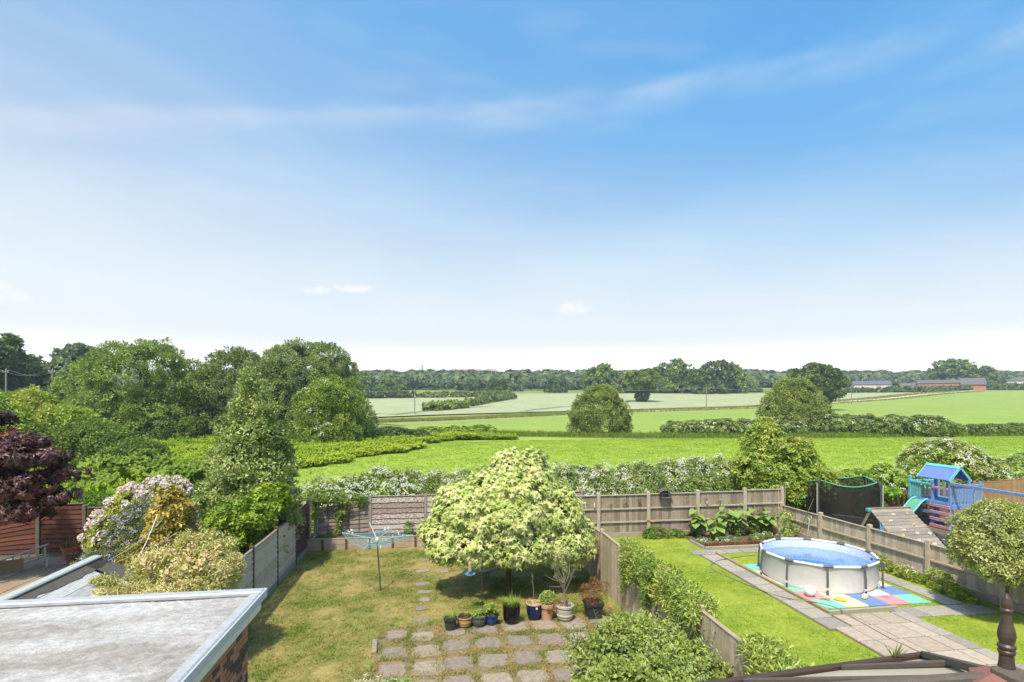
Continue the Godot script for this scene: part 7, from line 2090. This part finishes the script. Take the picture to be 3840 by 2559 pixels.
# ---------------------------------------------------------------- meadow and middle distance
func meadow_plants() -> void:
	var leafm := leafmat("leaf")
	var where: Array[Transform3D] = []
	var tint := PackedColorArray()
	rng.seed = 251
	# bracken bank to the left
	for k in 26000:
		var z := rr(-80, -25)
		var edge := -8.5
		if z > -46.0:
			edge = lerpf(-14.5, -10.5, clampf((-z - 25.0) / 21.0, 0, 1))
		elif z > -73.0:
			edge = lerpf(-10.5, 0.5, (-z - 46.0) / 27.0)
		else:
			edge = 9.0
		edge += 3.5 * noise.get_noise_1d(z * 0.16) + rr(-0.8, 0.8)
		var x := edge - absf(rr(-1, 1)) * (18.0 + (-z) * 0.35) * rng.randf()
		if z > -40.0 and x > -9.0:
			continue
		if x > -3.0 and z > -74.0 and rng.randf() < 0.0:
			continue
		var s := rr(0.35, 0.85) * (0.62 if z > -36.0 else 1.0) * (1.0 + 0.5 * noise.get_noise_2d(x * 0.35, z * 0.35))
		where.append(Transform3D(Basis(Vector3.UP, rr(0, TAU)).scaled(Vector3(s, s * rr(0.7, 1.15), s)), on_land(x, z, rr(0.0, 0.45) * (0.4 + 0.6 * smoothstep(0.0, 5.0, edge - x)))))
		var kk := clampf(0.5 + 0.9 * noise.get_noise_2d(x * 0.09, z * 0.09) + rr(-0.3, 0.3), 0, 1)
		tint.append(Color(0.20, 0.33, 0.018).lerp(Color(0.40, 0.50, 0.045), kk))
	tag(scatter("bracken", clump.fern, leafmat("fern_leaf"), self, where, tint, "stuff"), "bank of bright yellow-green bracken left of the meadow", "bracken")
	# long grass of the meadow
	where = []
	tint = PackedColorArray()
	for k in 60000:
		var f := sqrt(rr(0.0, 1.0))
		var z := -24.0 - 48.0 * f
		var x := rr(-14.0 - 0.1 * -z, 30.0 + 1.15 * -z)
		var kk := clampf(0.5 + 0.75 * patch.get_noise_2d(x * 0.16, z * 0.16) + 0.35 * patch.get_noise_2d(x * 0.7, z * 0.7) + rr(-0.15, 0.15), 0, 1)
		var s := rr(0.05, 0.12) * (1.0 + 0.8 * smoothstep(0.2, 0.6, noise.get_noise_2d(x * 0.5, z * 1.1)))
		where.append(Transform3D(Basis(Vector3.UP, rr(0, TAU)).scaled(Vector3(s * 2.6, s, s * 2.6)), on_land(x, z, 0.02)))
		tint.append(Color(0.245, 0.37, 0.028).lerp(Color(0.34, 0.47, 0.04), kk))
	tag(scatter("meadow_grass", clump.turf, leafmat("grass"), self, where, tint, "stuff"), "fresh bright green grass of the meadow behind the gardens", "grass")
	# tall rough grass along the hedge line and field margin
	where = []
	tint = PackedColorArray()
	var line := [v2(-4, -76), v2(8.8, -82.5), v2(30, -74.5), v2(55, -71), v2(87, -70.5), v2(140, -69)]
	for k in 9000:
		var q := along(line, rng.randf())
		var z := q.y + rr(-6.5, 2.2) * rng.randf()
		var s := rr(0.5, 1.0)
		where.append(Transform3D(Basis(Vector3.UP, rr(0, TAU)).scaled(Vector3(s, s * rr(0.7, 1.1), s)), on_land(q.x, z, 0.02)))
		var dry := smoothstep(0.1, 0.45, noise.get_noise_2d(q.x * 0.06, z * 0.06) + rr(-0.2, 0.2)) if q.x < 26.0 and q.x > 4.0 else 0.0
		tint.append(Color(0.14, 0.23, 0.025).lerp(Color(0.25, 0.35, 0.05), rng.randf()).lerp(Color(0.36, 0.26, 0.17), dry))
	line = [v2(-16, -128), v2(20, -150), v2(45, -164), v2(121, -193), v2(260, -265), v2(380, -330)]
	for k in 9000:
		var q := along(line, pow(rng.randf(), 1.5))
		var z := q.y + rr(-7, 7) * (0.7 + q.x * 0.002)
		if q.x > 62.0 and absf(z - q.y - 2.0) < 2.2:
			continue
		var s := rr(0.6, 1.2)
		where.append(Transform3D(Basis(Vector3.UP, rr(0, TAU)).scaled(Vector3(s * 1.3, s * 0.8, s * 1.3)), on_land(q.x, z, 0.05)))
		tint.append(Color(0.18, 0.26, 0.04).lerp(Color(0.36, 0.37, 0.12), rng.randf()))
	tag(scatter("rough_grass", clump.tall, leafmat("grass"), self, where, tint, "stuff"), "tall rough grass along the hedge line and the field margins", "grass")
	# ears of the corn, as a thin standing fringe over the field
	# hedge line across the meadow
	var white := [Color(0.55, 0.56, 0.47), Color(0.74, 0.74, 0.66)]
	hedge_run("hawthorn_hedge", "dense hedge with white blossom right of the round bush, across the meadow", [on_land(35.5, -76.5), on_land(44.0, -75.0), on_land(55.0, -74.0)], 4.0, 2.5, clump.mid, leafm, 1300, 0.32, 0.55, [Color(0.07, 0.115, 0.03), Color(0.15, 0.19, 0.06)], 261, 170, white, 0.34)
	hedge_run("hawthorn_hedge", "dense hedge with white blossom right of the tall dome-shaped bush, across the meadow", [on_land(60.5, -76.0), on_land(68.0, -72.5), on_land(76.0, -70.0)], 4.6, 3.0, clump.mid, leafm, 1300, 0.34, 0.58, [Color(0.07, 0.115, 0.03), Color(0.15, 0.19, 0.06)], 263, 220, white, 0.34)
	hedge_run("low_bramble_hedge", "low dark green bramble hedge reaching the right edge beyond the meadow", [on_land(77.0, -71.5), on_land(90.0, -71.5), on_land(104.0, -72.0), on_land(125.0, -72.5)], 3.4, 1.7, clump.mid, leafm, 1300, 0.32, 0.55, [Color(0.065, 0.105, 0.025), Color(0.14, 0.18, 0.05)], 265)
	hedge_run("low_bramble_hedge", "low bright green brambles at the right end of the bracken bank", [on_land(-2.0, -80.0), on_land(4.0, -83.0), on_land(9.0, -84.0)], 2.8, 1.4, clump.mid, leafm, 420, 0.3, 0.5, [Color(0.09, 0.15, 0.02), Color(0.17, 0.24, 0.04)], 266)
	shrub("round_bush", "large round grey-green bush standing alone on the hedge line in the middle", "bush", on_land(25.3, -80.5), [[Vector3(0, 3.3, 0), Vector3(4.0, 3.5, 3.6)], [Vector3(0.2, 5.9, 0), Vector3(2.6, 1.8, 2.4)], [Vector3(-2.4, 3.2, 0.6), Vector3(2.3, 2.4, 2.2)], [Vector3(2.5, 3.0, 0.6), Vector3(2.3, 2.5, 2.2)], [Vector3(0.4, 2.0, 2.2), Vector3(2.8, 2.0, 1.6)], [Vector3(-3.3, 1.2, 0.6), Vector3(1.5, 1.2, 1.4)], [Vector3(3.4, 1.2, 0.6), Vector3(1.5, 1.2, 1.4)]], clump.fine, leafm, 1900, 0.38, 0.68, [Color(0.085, 0.125, 0.03), Color(0.20, 0.24, 0.07)], 267, -0.7, 0.4, 0.35, 3.0)
	shrub("dome_bush", "tall dome-shaped grey-green bush in front of the dark oak", "bush", on_land(60.8, -83.5), [[Vector3(0, 4.0, 0), Vector3(5.0, 4.0, 4.4)], [Vector3(0.2, 7.0, 0), Vector3(3.2, 2.1, 2.8)], [Vector3(-3.2, 3.2, 0.6), Vector3(3.0, 2.8, 2.6)], [Vector3(3.2, 4.0, 0.6), Vector3(2.8, 2.8, 2.6)], [Vector3(0.4, 2.2, 2.6), Vector3(3.6, 2.2, 2.0)], [Vector3(4.6, 1.8, 1.0), Vector3(2.6, 1.8, 2.0)]], clump.fine, leafm, 2100, 0.42, 0.75, [Color(0.085, 0.125, 0.03), Color(0.20, 0.24, 0.07)], 268, -0.7, 0.4, 0.35, 3.0)


func tree(called: String, label: String, x: float, z: float, h: float, w: float, mesh: Mesh, n: int, s: float, tints: Array, sd: int, bare := 0.12, nl := 12, group := "", core := 0.7, up := 0.0) -> Node3D:
	var t := thing(called, label, "tree", on_land(x, z, up), 0.0, group)
	foliage("crown", t, lobes_of(w, h * (1.0 - bare), h, nl, sd, core, bare < 0.06), mesh, leafmat("leaf"), n, s * 0.75, s * 1.3, tints, sd, -0.9, 0.35, 0.3)
	trunk(t, h * 0.85, w * 0.022, w * 0.35, wood("tree_bark", Color(0.12, 0.10, 0.08), "y", 0.9, "speck"), sd, 6)
	return t


func distant() -> void:
	var green := [Color(0.065, 0.115, 0.025), Color(0.145, 0.20, 0.05)]
	var dark := [Color(0.04, 0.07, 0.02), Color(0.085, 0.125, 0.035)]
	var grey := [Color(0.075, 0.105, 0.05), Color(0.15, 0.185, 0.095)]
	# the big trees on the left
	tree("round_tree", "large round mid-green tree, left of the two biggest on the left side", -41.0, -81.5, 14.0, 19.0, clump.fine, 4200, 0.66, [Color(0.075, 0.118, 0.028), Color(0.18, 0.235, 0.06)], 301, 0.02, 18)
	tree("round_tree", "large darker round tree between the lighter round tree and the broad one", -28.5, -84.0, 13.6, 15.5, clump.fine, 3400, 0.64, [Color(0.065, 0.10, 0.03), Color(0.15, 0.195, 0.065)], 302, 0.02, 16)
	tree("round_tree", "broadest round tree, right of the big group on the left, against the sky", -19.0, -82.5, 14.6, 17.0, clump.fine, 4200, 0.64, [Color(0.07, 0.11, 0.033), Color(0.17, 0.215, 0.075)], 303, 0.02, 18)
	var hw := tree("flowering_hawthorn", "hawthorn with white blossom at the right foot of the big left trees", -12.8, -69.0, 8.9, 9.6, clump.fine, 1700, 0.55, [Color(0.07, 0.125, 0.02), Color(0.17, 0.22, 0.035)], 304, 0.0, 14)
	foliage("blossom", hw, lobes_of(9.8, 8.9, 9.0, 14, 304, 0.7, true), clump.blossom, leafmat("petal"), 150, 0.3, 0.5, [Color(0.5, 0.52, 0.42), Color(0.68, 0.68, 0.6)], 305, -0.5, 0.1)
	shrub("dark_verge_bush", "low dark green bush at the foot of the flowering hawthorn", "bush", on_land(-6.5, -74.0), [[Vector3(0, 0.9, 0), Vector3(3.6, 1.0, 1.8)], [Vector3(3.5, 0.6, 0.2), Vector3(2.6, 0.8, 1.6)]], clump.mid, leafmat("leaf"), 380, 0.3, 0.45, dark, 306)
	# far left
	tree("dark_tree", "tall dark tree cut by the left edge, above the copper maple", -99.0, -134.0, 22.5, 15.0, clump.mid, 1300, 1.0, dark, 310, 0.1, 12, "", 0.4)
	tree("wood_edge_tree", "dark rounded tree left of the first telegraph pole", -100.5, -146.0, 17.5, 17.0, clump.far, 900, 0.95, dark, 311, 0.02)
	tree("wood_edge_tree", "grey-leaved tree behind the second telegraph pole on the left", -92.5, -149.0, 15.5, 16.0, clump.far, 950, 0.9, grey, 312, 0.02)
	tree("flat_topped_tree", "flat-topped spreading tree standing above the far left wood", -98.0, -165.7, 21.0, 15.0, clump.far, 520, 0.95, [Color(0.05, 0.085, 0.04), Color(0.10, 0.14, 0.07)], 313, 0.5, 13, "", 0.5)
	tree("wood_edge_tree", "ivy-clad green tree below the flat-topped tree", -79.5, -132.5, 14.2, 8.5, clump.mid, 800, 0.75, green, 314, 0.02)
	tree("wood_edge_tree", "low dark tree filling the gap beside the large round tree", -66.5, -112.0, 9.5, 13.0, clump.far, 650, 0.85, dark, 315, 0.0)
	tree("wood_edge_tree", "dark tree at the far left below the tallest tree", -113.0, -140.0, 15.0, 20.0, clump.far, 900, 0.95, dark, 316, 0.0)
	tree("wood_edge_tree", "small dark tree behind the left thicket", -84.0, -128.0, 8.0, 14.0, clump.far, 600, 0.85, grey, 317, 0.0)
	tree("wood_edge_tree", "distant dark tree closing the view left of the flat-topped tree", -112.0, -178.0, 16.0, 24.0, clump.far, 800, 1.1, dark, 318, 0.0)
	# middle distance
	tree("oak", "dark open-crowned oak behind the dome-shaped bush", 134.3, -172.6, 17.4, 20.5, clump.mid, 1100, 1.05, [Color(0.045, 0.075, 0.022), Color(0.10, 0.14, 0.04)], 320, 0.08, 15, "", 0.42)
	var lone := tree("field_tree", "lone tree with bushy base standing in the grey-green corn", 97.0, -240.6, 16.6, 17.8, clump.mid, 900, 1.1, [Color(0.07, 0.11, 0.025), Color(0.15, 0.19, 0.055)], 321, 0.30, 12)
	foliage("base_growth", lone, [[Vector3(0, 3.0, 0), Vector3(3.4, 3.2, 3.0)]], clump.mid, leafmat("leaf"), 130, 0.7, 1.1, dark, 322, -1.0)
	var ws := [[103.6, -323.5, 18.5, 22.0, 0, "dome-shaped tree at the left of the tree clump beyond the corn"], [153.7, -326.4, 22.0, 27.0, 0, "tall broad tree in the centre of the clump beyond the corn"], [175.1, -313.2, 21.5, 27.0, 1, "tall dark tree at the right end of the clump beyond the corn"], [141.8, -333.2, 16.0, 22.0, 2, "lower tree between the lone field tree and the tall clump"], [124.7, -335.6, 12.5, 19.0, 2, "small pale tree beside the dome-shaped one in the clump"], [162.0, -309.0, 15.0, 18.0, 1, "low dark tree in front of the tall clump beyond the corn"], [188.0, -318.0, 19.0, 18.0, 0, "ragged tree at the far right side of the clump"]]
	var i := 0
	for q in ws:
		tree("clump_tree", q[5], q[0], q[1], q[2], q[3], clump.far, 620, 1.5, [green, dark, grey][q[4]], 330 + i, 0.0, 12, "trees of the clump beyond the corn")
		i += 1
	var os := [[37.3, -328.0, 9.4, 14.5, 1, "dark round oak at the end of the field hedge left of centre"], [78.5, -342.3, 10.2, 13.5, 1, "dark round oak standing at the far edge of the corn"], [-51.1, -391.3, 14.0, 17.0, 0, "green tree right behind the big left group"], [-31.7, -378.4, 12.0, 19.0, 0, "broad green tree left of the pylon"], [26.0, -380.2, 7.8, 10.0, 1, "small dark tree right of the pylon"], [55.3, -376.0, 5.0, 12.0, 2, "low bushy tree between the two dark oaks"], [210.0, -335.0, 7.5, 18.0, 2, "low tree right of the clump beyond the corn"], [222.0, -352.0, 9.0, 16.0, 0, "tree at the far field edge left of the dark oak"]]
	for q in os:
		tree("field_oak", q[5], q[0], q[1], q[2], q[3], clump.far, 420, 1.25, [green, dark, grey][q[4]], 340 + i, 0.0, 10, "trees along the far field edges")
		i += 1
	tree("farm_tree", "big spreading tree behind the red brick farm", 418.4, -378.0, 25.0, 33.0, clump.far, 800, 1.9, green, 360, 0.0, 14)
	tree("farm_tree", "smaller rounded tree right of the big farm tree", 440.0, -370.0, 19.0, 18.0, clump.far, 520, 1.5, [Color(0.075, 0.115, 0.03), Color(0.15, 0.2, 0.06)], 361, 0.0, 10)
	# field hedges
	var lf := leafmat("leaf")
	hedge_run("field_hedge", "broad dark hedge at the left of the corn field below the distant wood", [on_land(-46, -292), on_land(-30, -293), on_land(-14, -294)], 7.5, 5.2, clump.far, lf, 620, 0.9, 1.4, dark, 371)
	hedge_run("field_hedge", "straight clipped hedge between the two corn fields left of the small oak", [on_land(-8.5, -293), on_land(8, -294), on_land(24, -296), on_land(41, -300)], 5.0, 2.9, clump.far, lf, 560, 0.8, 1.2, [Color(0.07, 0.11, 0.03), Color(0.13, 0.17, 0.05)], 372)
	hedge_run("field_hedge", "gappy hedge running diagonally through the corn towards the small oak", [on_land(-2, -180), on_land(4, -190), on_land(10, -202)], 4.2, 2.9, clump.far, lf, 330, 0.7, 1.1, [Color(0.09, 0.14, 0.025), Color(0.18, 0.22, 0.05)], 373)
	hedge_run("field_hedge", "further half of the diagonal hedge before the small oak", [on_land(12, -216), on_land(22, -240), on_land(40, -279)], 4.6, 3.0, clump.far, lf, 480, 0.8, 1.2, [Color(0.07, 0.11, 0.03), Color(0.14, 0.17, 0.06)], 374)
	hedge_run("field_hedge", "hedge below the pink-walled barn at the far edge of the corn", [on_land(232, -309), on_land(262, -311), on_land(292, -312)], 6.0, 2.6, clump.far, lf, 420, 0.9, 1.4, dark, 375)
	hedge_run("field_hedge", "hedge with a few white flowers left of the brick farm", [on_land(300, -316), on_land(322, -318), on_land(346, -320)], 6.5, 3.4, clump.far, lf, 380, 0.9, 1.4, [Color(0.06, 0.10, 0.025), Color(0.13, 0.17, 0.05)], 376, 30, [Color(0.5, 0.5, 0.42), Color(0.6, 0.6, 0.5)], 0.8)
	hedge_run("field_hedge", "hedge in front of the red brick farm", [on_land(352, -330), on_land(372, -336), on_land(388, -340)], 6.0, 2.8, clump.far, lf, 320, 0.9, 1.4, dark, 377)
	hedge_run("garden_hedge", "tall clipped dark hedge between the brick farm and the white house", [on_land(414, -348), on_land(430, -344), on_land(446, -340)], 7.0, 5.0, clump.far, lf, 420, 0.9, 1.4, [Color(0.06, 0.11, 0.022), Color(0.11, 0.16, 0.035)], 378)
	hedge_run("garden_hedge", "tall clipped dark hedge before the right end of the white house", [on_land(452, -334), on_land(468, -330), on_land(484, -326)], 7.0, 5.0, clump.far, lf, 420, 0.9, 1.4, [Color(0.06, 0.11, 0.022), Color(0.11, 0.16, 0.035)], 379)
	poles()
	farm()
	# wooded hill along the horizon: more crowns than one could count
	var proto := Mb.new()
	rng.seed = 390
	for k in 150:
		var d := rdir()
		d.y = absf(d.y) if d.y < -0.35 else d.y
		var p := d * (1.0 + 0.22 * noise.get_noise_3d(d.x * 2.0, d.y * 2.0, d.z * 2.0)) * Vector3(1, 0.85, 1)
		var u := d.cross(rdir()).normalized()
		var w := d.cross(u)
		var g := rr(0.75, 1.25)
		var s := rr(0.14, 0.28)
		proto.tri(p + u * s, p - u * s * 0.5 + w * s, p - u * s * 0.5 - w * s, Color(g, g, g))
		proto.tri(p + d * 0.1 + w * s, p - w * s * 0.4 + u * s * 0.8, p - u * s * 0.8 - w * s * 0.4, Color(g, g, g))
	var pm := proto.mesh()
	var where: Array[Transform3D] = []
	var tint := PackedColorArray()
	var s := sin(deg_to_rad(YAW))
	var c := cos(deg_to_rad(YAW))
	for k in 5200:
		var a := rr(-1.25, 1.25)
		var f := rr(430.0, 950.0)
		if a < 0.16 and a > -0.5:
			f = rr(400.0, 950.0)
		elif a > 0.4:
			f = rr(470.0, 720.0)
		var xc := a * f
		var x := xc * c + f * s
		var z := xc * s - f * c
		var r := rr(6.0, 11.0)
		if a > 0.62 and f < 520.0:
			continue
		var rise := 6.0 * smoothstep(0.10, 0.0, absf(a + 0.13)) * smoothstep(700.0, 900.0, f)
		where.append(Transform3D(Basis(Vector3.UP, rr(0, TAU)).scaled(Vector3(r, r * rr(0.8, 1.1), r)), on_land(x, z, r * 0.55 + rise)))
		tint.append(Color(0.11, 0.165, 0.06).lerp(Color(0.24, 0.30, 0.13), rng.randf() * rng.randf() + (0.25 if rng.randf() < 0.08 else 0.0)))
	tag(scatter("woodland", pm, lf, self, where, tint, "stuff"), "continuous band of mixed woodland along the horizon", "woodland")


func poles() -> void:
	var wm := wood("pole_wood", Color(0.30, 0.27, 0.235), "y")
	var ins := mat("insulator", Color(0.4, 0.4, 0.4), 0.4)
	var g := "telegraph poles across the fields"
	var tops := []
	for q in [[-83.9, -118.0, 11.4, "left of two telegraph poles with cross-arms in front of the far left wood"], [-74.9, -116.8, 11.4, "right of two telegraph poles in front of the far left wood"], [-6.15, -161.5, 7.6, "pale telegraph pole in the corn left of centre"], [92.9, -172.5, 8.2, "pale telegraph pole with cross-arm right of the lone field tree"], [184.7, -213.9, 6.3, "telegraph pole beside the farm track right of the dark oak"], [318.4, -287.5, 4.2, "distant small telegraph pole below the brick farm"]]:
		var t := thing("telegraph_pole", q[3], "telegraph pole", on_land(q[0], q[1]), -YAW - 20.0, g)
		var h: float = q[2]
		part("pole", rod([Vector3(0, -0.3, 0), Vector3(0, h, 0)], 0.15, 7), wm, t)
		var arm := part("cross_arm", bx(Vector3(2.0, 0.12, 0.12), 0.01), wm, t, Vector3(0, h - 0.4, 0.14))
		for x in [-0.9, 0.0, 0.9]:
			part("insulator", turned([v2(0, 0), v2(0.07, 0), v2(0.09, 0.1), v2(0.05, 0.3), v2(0, 0.32)], 8), ins, arm, Vector3(x, 0.06 if x != 0.0 else 0.4, 0.0 if x != 0.0 else -0.14))
		tops.append(on_land(q[0], q[1], h - 0.1))
	var wire := mat("wire", Color(0.24, 0.24, 0.24), 0.5)
	var wl := thing("overhead_wires", "thin overhead wires between the telegraph poles over the fields", "wires")
	for pr in [[Vector3(-130, 11.5, -124), tops[0]], [tops[0], tops[1]], [tops[1], Vector3(-48, 9.8, -114)], [tops[2], tops[3]], [Vector3(-60, 10.5, -190), tops[2]], [tops[3], tops[4]]]:
		for o in [-0.8, 0.8]:
			var pts := []
			for k in 13:
				var f := k / 12.0
				pts.append((pr[0] as Vector3).lerp(pr[1], f) + Vector3(o, -1.0 * sin(PI * f), 0))
			part("wire", rod(pts, 0.022, 4), wire, wl)
	# lattice pylon
	var t := thing("pylon", "grey lattice pylon in front of the distant wooded hill", "pylon", on_land(-11.0, -456.0), 20.0)
	var st := mat("galvanised", Color(0.34, 0.36, 0.37), 0.5)
	var h := 20.0
	var lv := [[0.0, 3.0], [5.0, 2.1], [10.0, 1.3], [14.0, 0.85], [17.5, 0.6], [h, 0.25]]
	for cx in [[1, 1], [1, -1], [-1, -1], [-1, 1]]:
		var pts := []
		for l in lv:
			pts.append(Vector3(cx[0] * l[1], l[0], cx[1] * l[1]))
		part("leg", rod(pts, 0.13, 4), st, t)
	for k in lv.size() - 1:
		var b := Mb.new()
		for e in 4:
			var c0: Array = [[1, 1], [1, -1], [-1, -1], [-1, 1]][e]
			var c1: Array = [[1, 1], [1, -1], [-1, -1], [-1, 1]][(e + 1) % 4]
			b.tube([Vector3(c0[0] * lv[k][1], lv[k][0], c0[1] * lv[k][1]), Vector3(c1[0] * lv[k + 1][1], lv[k + 1][0], c1[1] * lv[k + 1][1])], [0.08], 4)
			b.tube([Vector3(c1[0] * lv[k][1], lv[k][0], c1[1] * lv[k][1]), Vector3(c0[0] * lv[k + 1][1], lv[k + 1][0], c0[1] * lv[k + 1][1])], [0.08], 4)
		part("bracing", b.mesh(), st, t)
	for q in [[12.5, 3.4], [15.5, 2.8], [18.3, 2.2]]:
		for s in [-1.0, 1.0]:
			part("cross_arm", rod([Vector3(0, q[0] + 0.7, 0), Vector3(s * q[1], q[0], 0), Vector3(0, q[0], 0)], 0.09, 4), st, t)


# a gabled block: x along the ridge
func block(t: Node3D, at: Vector3, l: float, d: float, eave: float, ridge: float, wm: Material, rm: Material, turn := 0.0) -> void:
	var wb := Mb.new()
	var roof := Mb.new()
	var x := l / 2.0
	var z := d / 2.0
	wb.face([Vector3(-x, -3, z), Vector3(x, -3, z), Vector3(x, eave, z), Vector3(-x, eave, z)], Vector3(0, 0, 1))
	wb.face([Vector3(-x, -3, -z), Vector3(x, -3, -z), Vector3(x, eave, -z), Vector3(-x, eave, -z)], Vector3(0, 0, -1))
	for s in [-1.0, 1.0]:
		wb.face([Vector3(s * x, -3, -z), Vector3(s * x, -3, z), Vector3(s * x, eave, z), Vector3(s * x, ridge, 0), Vector3(s * x, eave, -z)], Vector3(s, 0, 0))
		var sl := (Vector3(0, ridge, 0) - Vector3(0, eave, s * z))
		var e := Vector3(0, eave, s * z) - sl * 0.08
		var nn := Vector3(0, absf(z), s * (ridge - eave)).normalized() * 0.22
		for k in [1.0]:
			roof.face([Vector3(-x - 0.4, 0, 0) + e + nn, Vector3(x + 0.4, 0, 0) + e + nn, Vector3(x + 0.4, ridge, 0) + nn, Vector3(-x - 0.4, ridge, 0) + nn], nn)
		roof.face([Vector3(-x - 0.4, 0, 0) + e + nn, Vector3(x + 0.4, 0, 0) + e + nn, Vector3(x + 0.4, 0, 0) + e, Vector3(-x - 0.4, 0, 0) + e], Vector3(0, -1, s))
		for sx in [-1.0, 1.0]:
			roof.face([Vector3(sx * (x + 0.4), 0, 0) + e + nn, Vector3(sx * (x + 0.4), ridge, 0) + nn, Vector3(sx * (x + 0.4), ridge, 0), Vector3(sx * (x + 0.4), 0, 0) + e], Vector3(sx, 0, 0))
	var w := part("wall", wb.mesh(), wm, t, at, Vector3(0, turn, 0))
	part("roof", roof.mesh(), rm, t, at, Vector3(0, turn, 0))


func farm() -> void:
	var brick := mat("farm_brick", Color(0.56, 0.23, 0.13), 0.9, "fine", Vector3.ONE * 0.5, "blotch", Vector3.ONE * 0.15)
	var slate := mat("slate", Color(0.13, 0.125, 0.125), 0.7, "fine", Vector3(0.5, 0.5, 0.5), "soft", Vector3.ONE * 0.2)
	var pink := mat("pink_render", Color(0.60, 0.52, 0.48), 0.9, "soft", Vector3.ONE * 0.2)
	var white := mat("white_render", Color(0.72, 0.72, 0.71), 0.8, "soft", Vector3.ONE * 0.2)
	var dark := mat("dark_pane", Color(0.03, 0.035, 0.04), 0.15)
	var face := -44.0   # these buildings look back towards the gardens
	var t := thing("brick_farmhouse", "long red brick farm range with grey roof and a row of small windows", "farm building", on_land(386.0, -357.0), face)
	block(t, Vector3(-3.0, 0, 0), 25.0, 9.0, 5.2, 7.6, brick, slate)
	block(t, Vector3(17.5, 0, -2.5), 14.0, 16.0, 3.8, 8.6, brick, slate, 0.0)
	for k in 5:
		var w := part("window", bx(Vector3(1.3, 1.3, 0.1), 0.02), mat("window_frame", Color(0.45, 0.4, 0.36), 0.6), t, Vector3(-13.5 + k * 4.6, 3.7, 4.53))
		part("pane", bx(Vector3(1.0, 1.0, 0.06)), dark, w, Vector3(0, 0, 0.04))
	for k in 3:
		part("door", bx(Vector3(2.2, 2.3, 0.1), 0.02), dark, t, Vector3(-9.0 + k * 5.5, 1.3, 4.54))
	part("chimney", bx(Vector3(0.9, 1.6, 0.9), 0.05), brick, t, Vector3(6.0, 8.0, 0))
	var b := thing("barn", "long low barn with slate-grey roof, pink walls and an orange brick end", "barn", on_land(357.0, -393.0), -30.0)
	block(b, Z3, 26.0, 12.0, 3.6, 6.4, pink, mat("blue_slate", Color(0.11, 0.125, 0.16), 0.5, "soft", Vector3.ONE * 0.2))
	var gb := Mb.new()
	gb.face([Vector3(0, -3, -6), Vector3(0, -3, 6), Vector3(0, 3.6, 6), Vector3(0, 6.3, 0), Vector3(0, 3.6, -6)], Vector3(1, 0, 0))
	part("brick_end", gb.mesh(), mat("orange_brick", Color(0.62, 0.29, 0.15), 0.9, "fine", Vector3.ONE * 0.5), b, Vector3(13.03, 0, 0))
	part("door", bx(Vector3(3.0, 2.8, 0.1), 0.02), mat("barn_door", Color(0.3, 0.27, 0.24), 0.7), b, Vector3(4, 1.4, 6.06))
	var s := thing("shed_building", "small grey-roofed white shed left of the brick farm", "shed", on_land(373.0, -372.0), face)
	block(s, Z3, 13.0, 7.0, 2.8, 5.0, white, slate)
	part("door", bx(Vector3(2.4, 2.4, 0.1), 0.02), mats.barn_door, s, Vector3(-2, 1.2, 3.56))
	var h := thing("white_house", "white rendered house with hipped grey roof at the right edge", "house", on_land(461.0, -352.0), -48.0)
	var wl := Mb.new()
	wl.box(Transform3D(Basis(), Vector3(0, 2.2, 0)), Vector3(30, 10.4, 11), 0.05)
	part("wall", wl.mesh(), white, h)
	var rf := Mb.new()
	var e := 7.3
	var r := 10.4
	rf.face([Vector3(-15.8, e, 6.2), Vector3(15.8, e, 6.2), Vector3(8, r, 0), Vector3(-8, r, 0)], Vector3(0, 1, 1))
	rf.face([Vector3(-15.8, e, -6.2), Vector3(15.8, e, -6.2), Vector3(8, r, 0), Vector3(-8, r, 0)], Vector3(0, 1, -1))
	rf.face([Vector3(-15.8, e, 6.2), Vector3(-15.8, e, -6.2), Vector3(-8, r, 0)], Vector3(-1, 1, 0))
	rf.face([Vector3(15.8, e, 6.2), Vector3(15.8, e, -6.2), Vector3(8, r, 0)], Vector3(1, 1, 0))
	rf.face([Vector3(-15.8, e, 6.2), Vector3(15.8, e, 6.2), Vector3(15.8, e, -6.2), Vector3(-15.8, e, -6.2)], Vector3(0, -1, 0))
	part("roof", rf.mesh(), slate, h)
	block(h, Vector3(-16.5, 0, 3.0), 9.0, 7.0, 3.0, 5.2, white, slate)
	for k in 5:
		var w := part("window", bx(Vector3(1.4, 1.9, 0.12), 0.02), white, h, Vector3(-10.0 + k * 5.0, 5.2, 5.52))
		part("pane", bx(Vector3(1.15, 1.6, 0.06)), dark, w, Vector3(0, 0, 0.05))
	part("door", bx(Vector3(1.2, 2.3, 0.1), 0.02), dark, h, Vector3(-4.0, 1.2, 5.54))
	part("chimney", bx(Vector3(1.0, 1.8, 1.0), 0.05), brick, h, Vector3(3, r + 0.4, 0))
	# roofs glimpsed on the wooded hill
	var hl := ["left of three pale houses among the trees on the distant hill", "middle of three pale houses among the trees on the distant hill", "right of three pale houses among the trees on the distant hill"]
	var k := 0
	for q in [[43.0, -845.0, 16.0], [62.0, -842.0, 20.0], [88.0, -838.0, 15.0]]:
		var o := thing("hill_house", hl[k], "house", on_land(q[0], q[1], 13.0), -10.0, "houses on the wooded hill")
		block(o, Z3, q[2], 9.0, 5.0, 8.5, [pink, white, pink][k], mat("hill_roof", Color(0.33, 0.22, 0.18), 0.8))
		k += 1
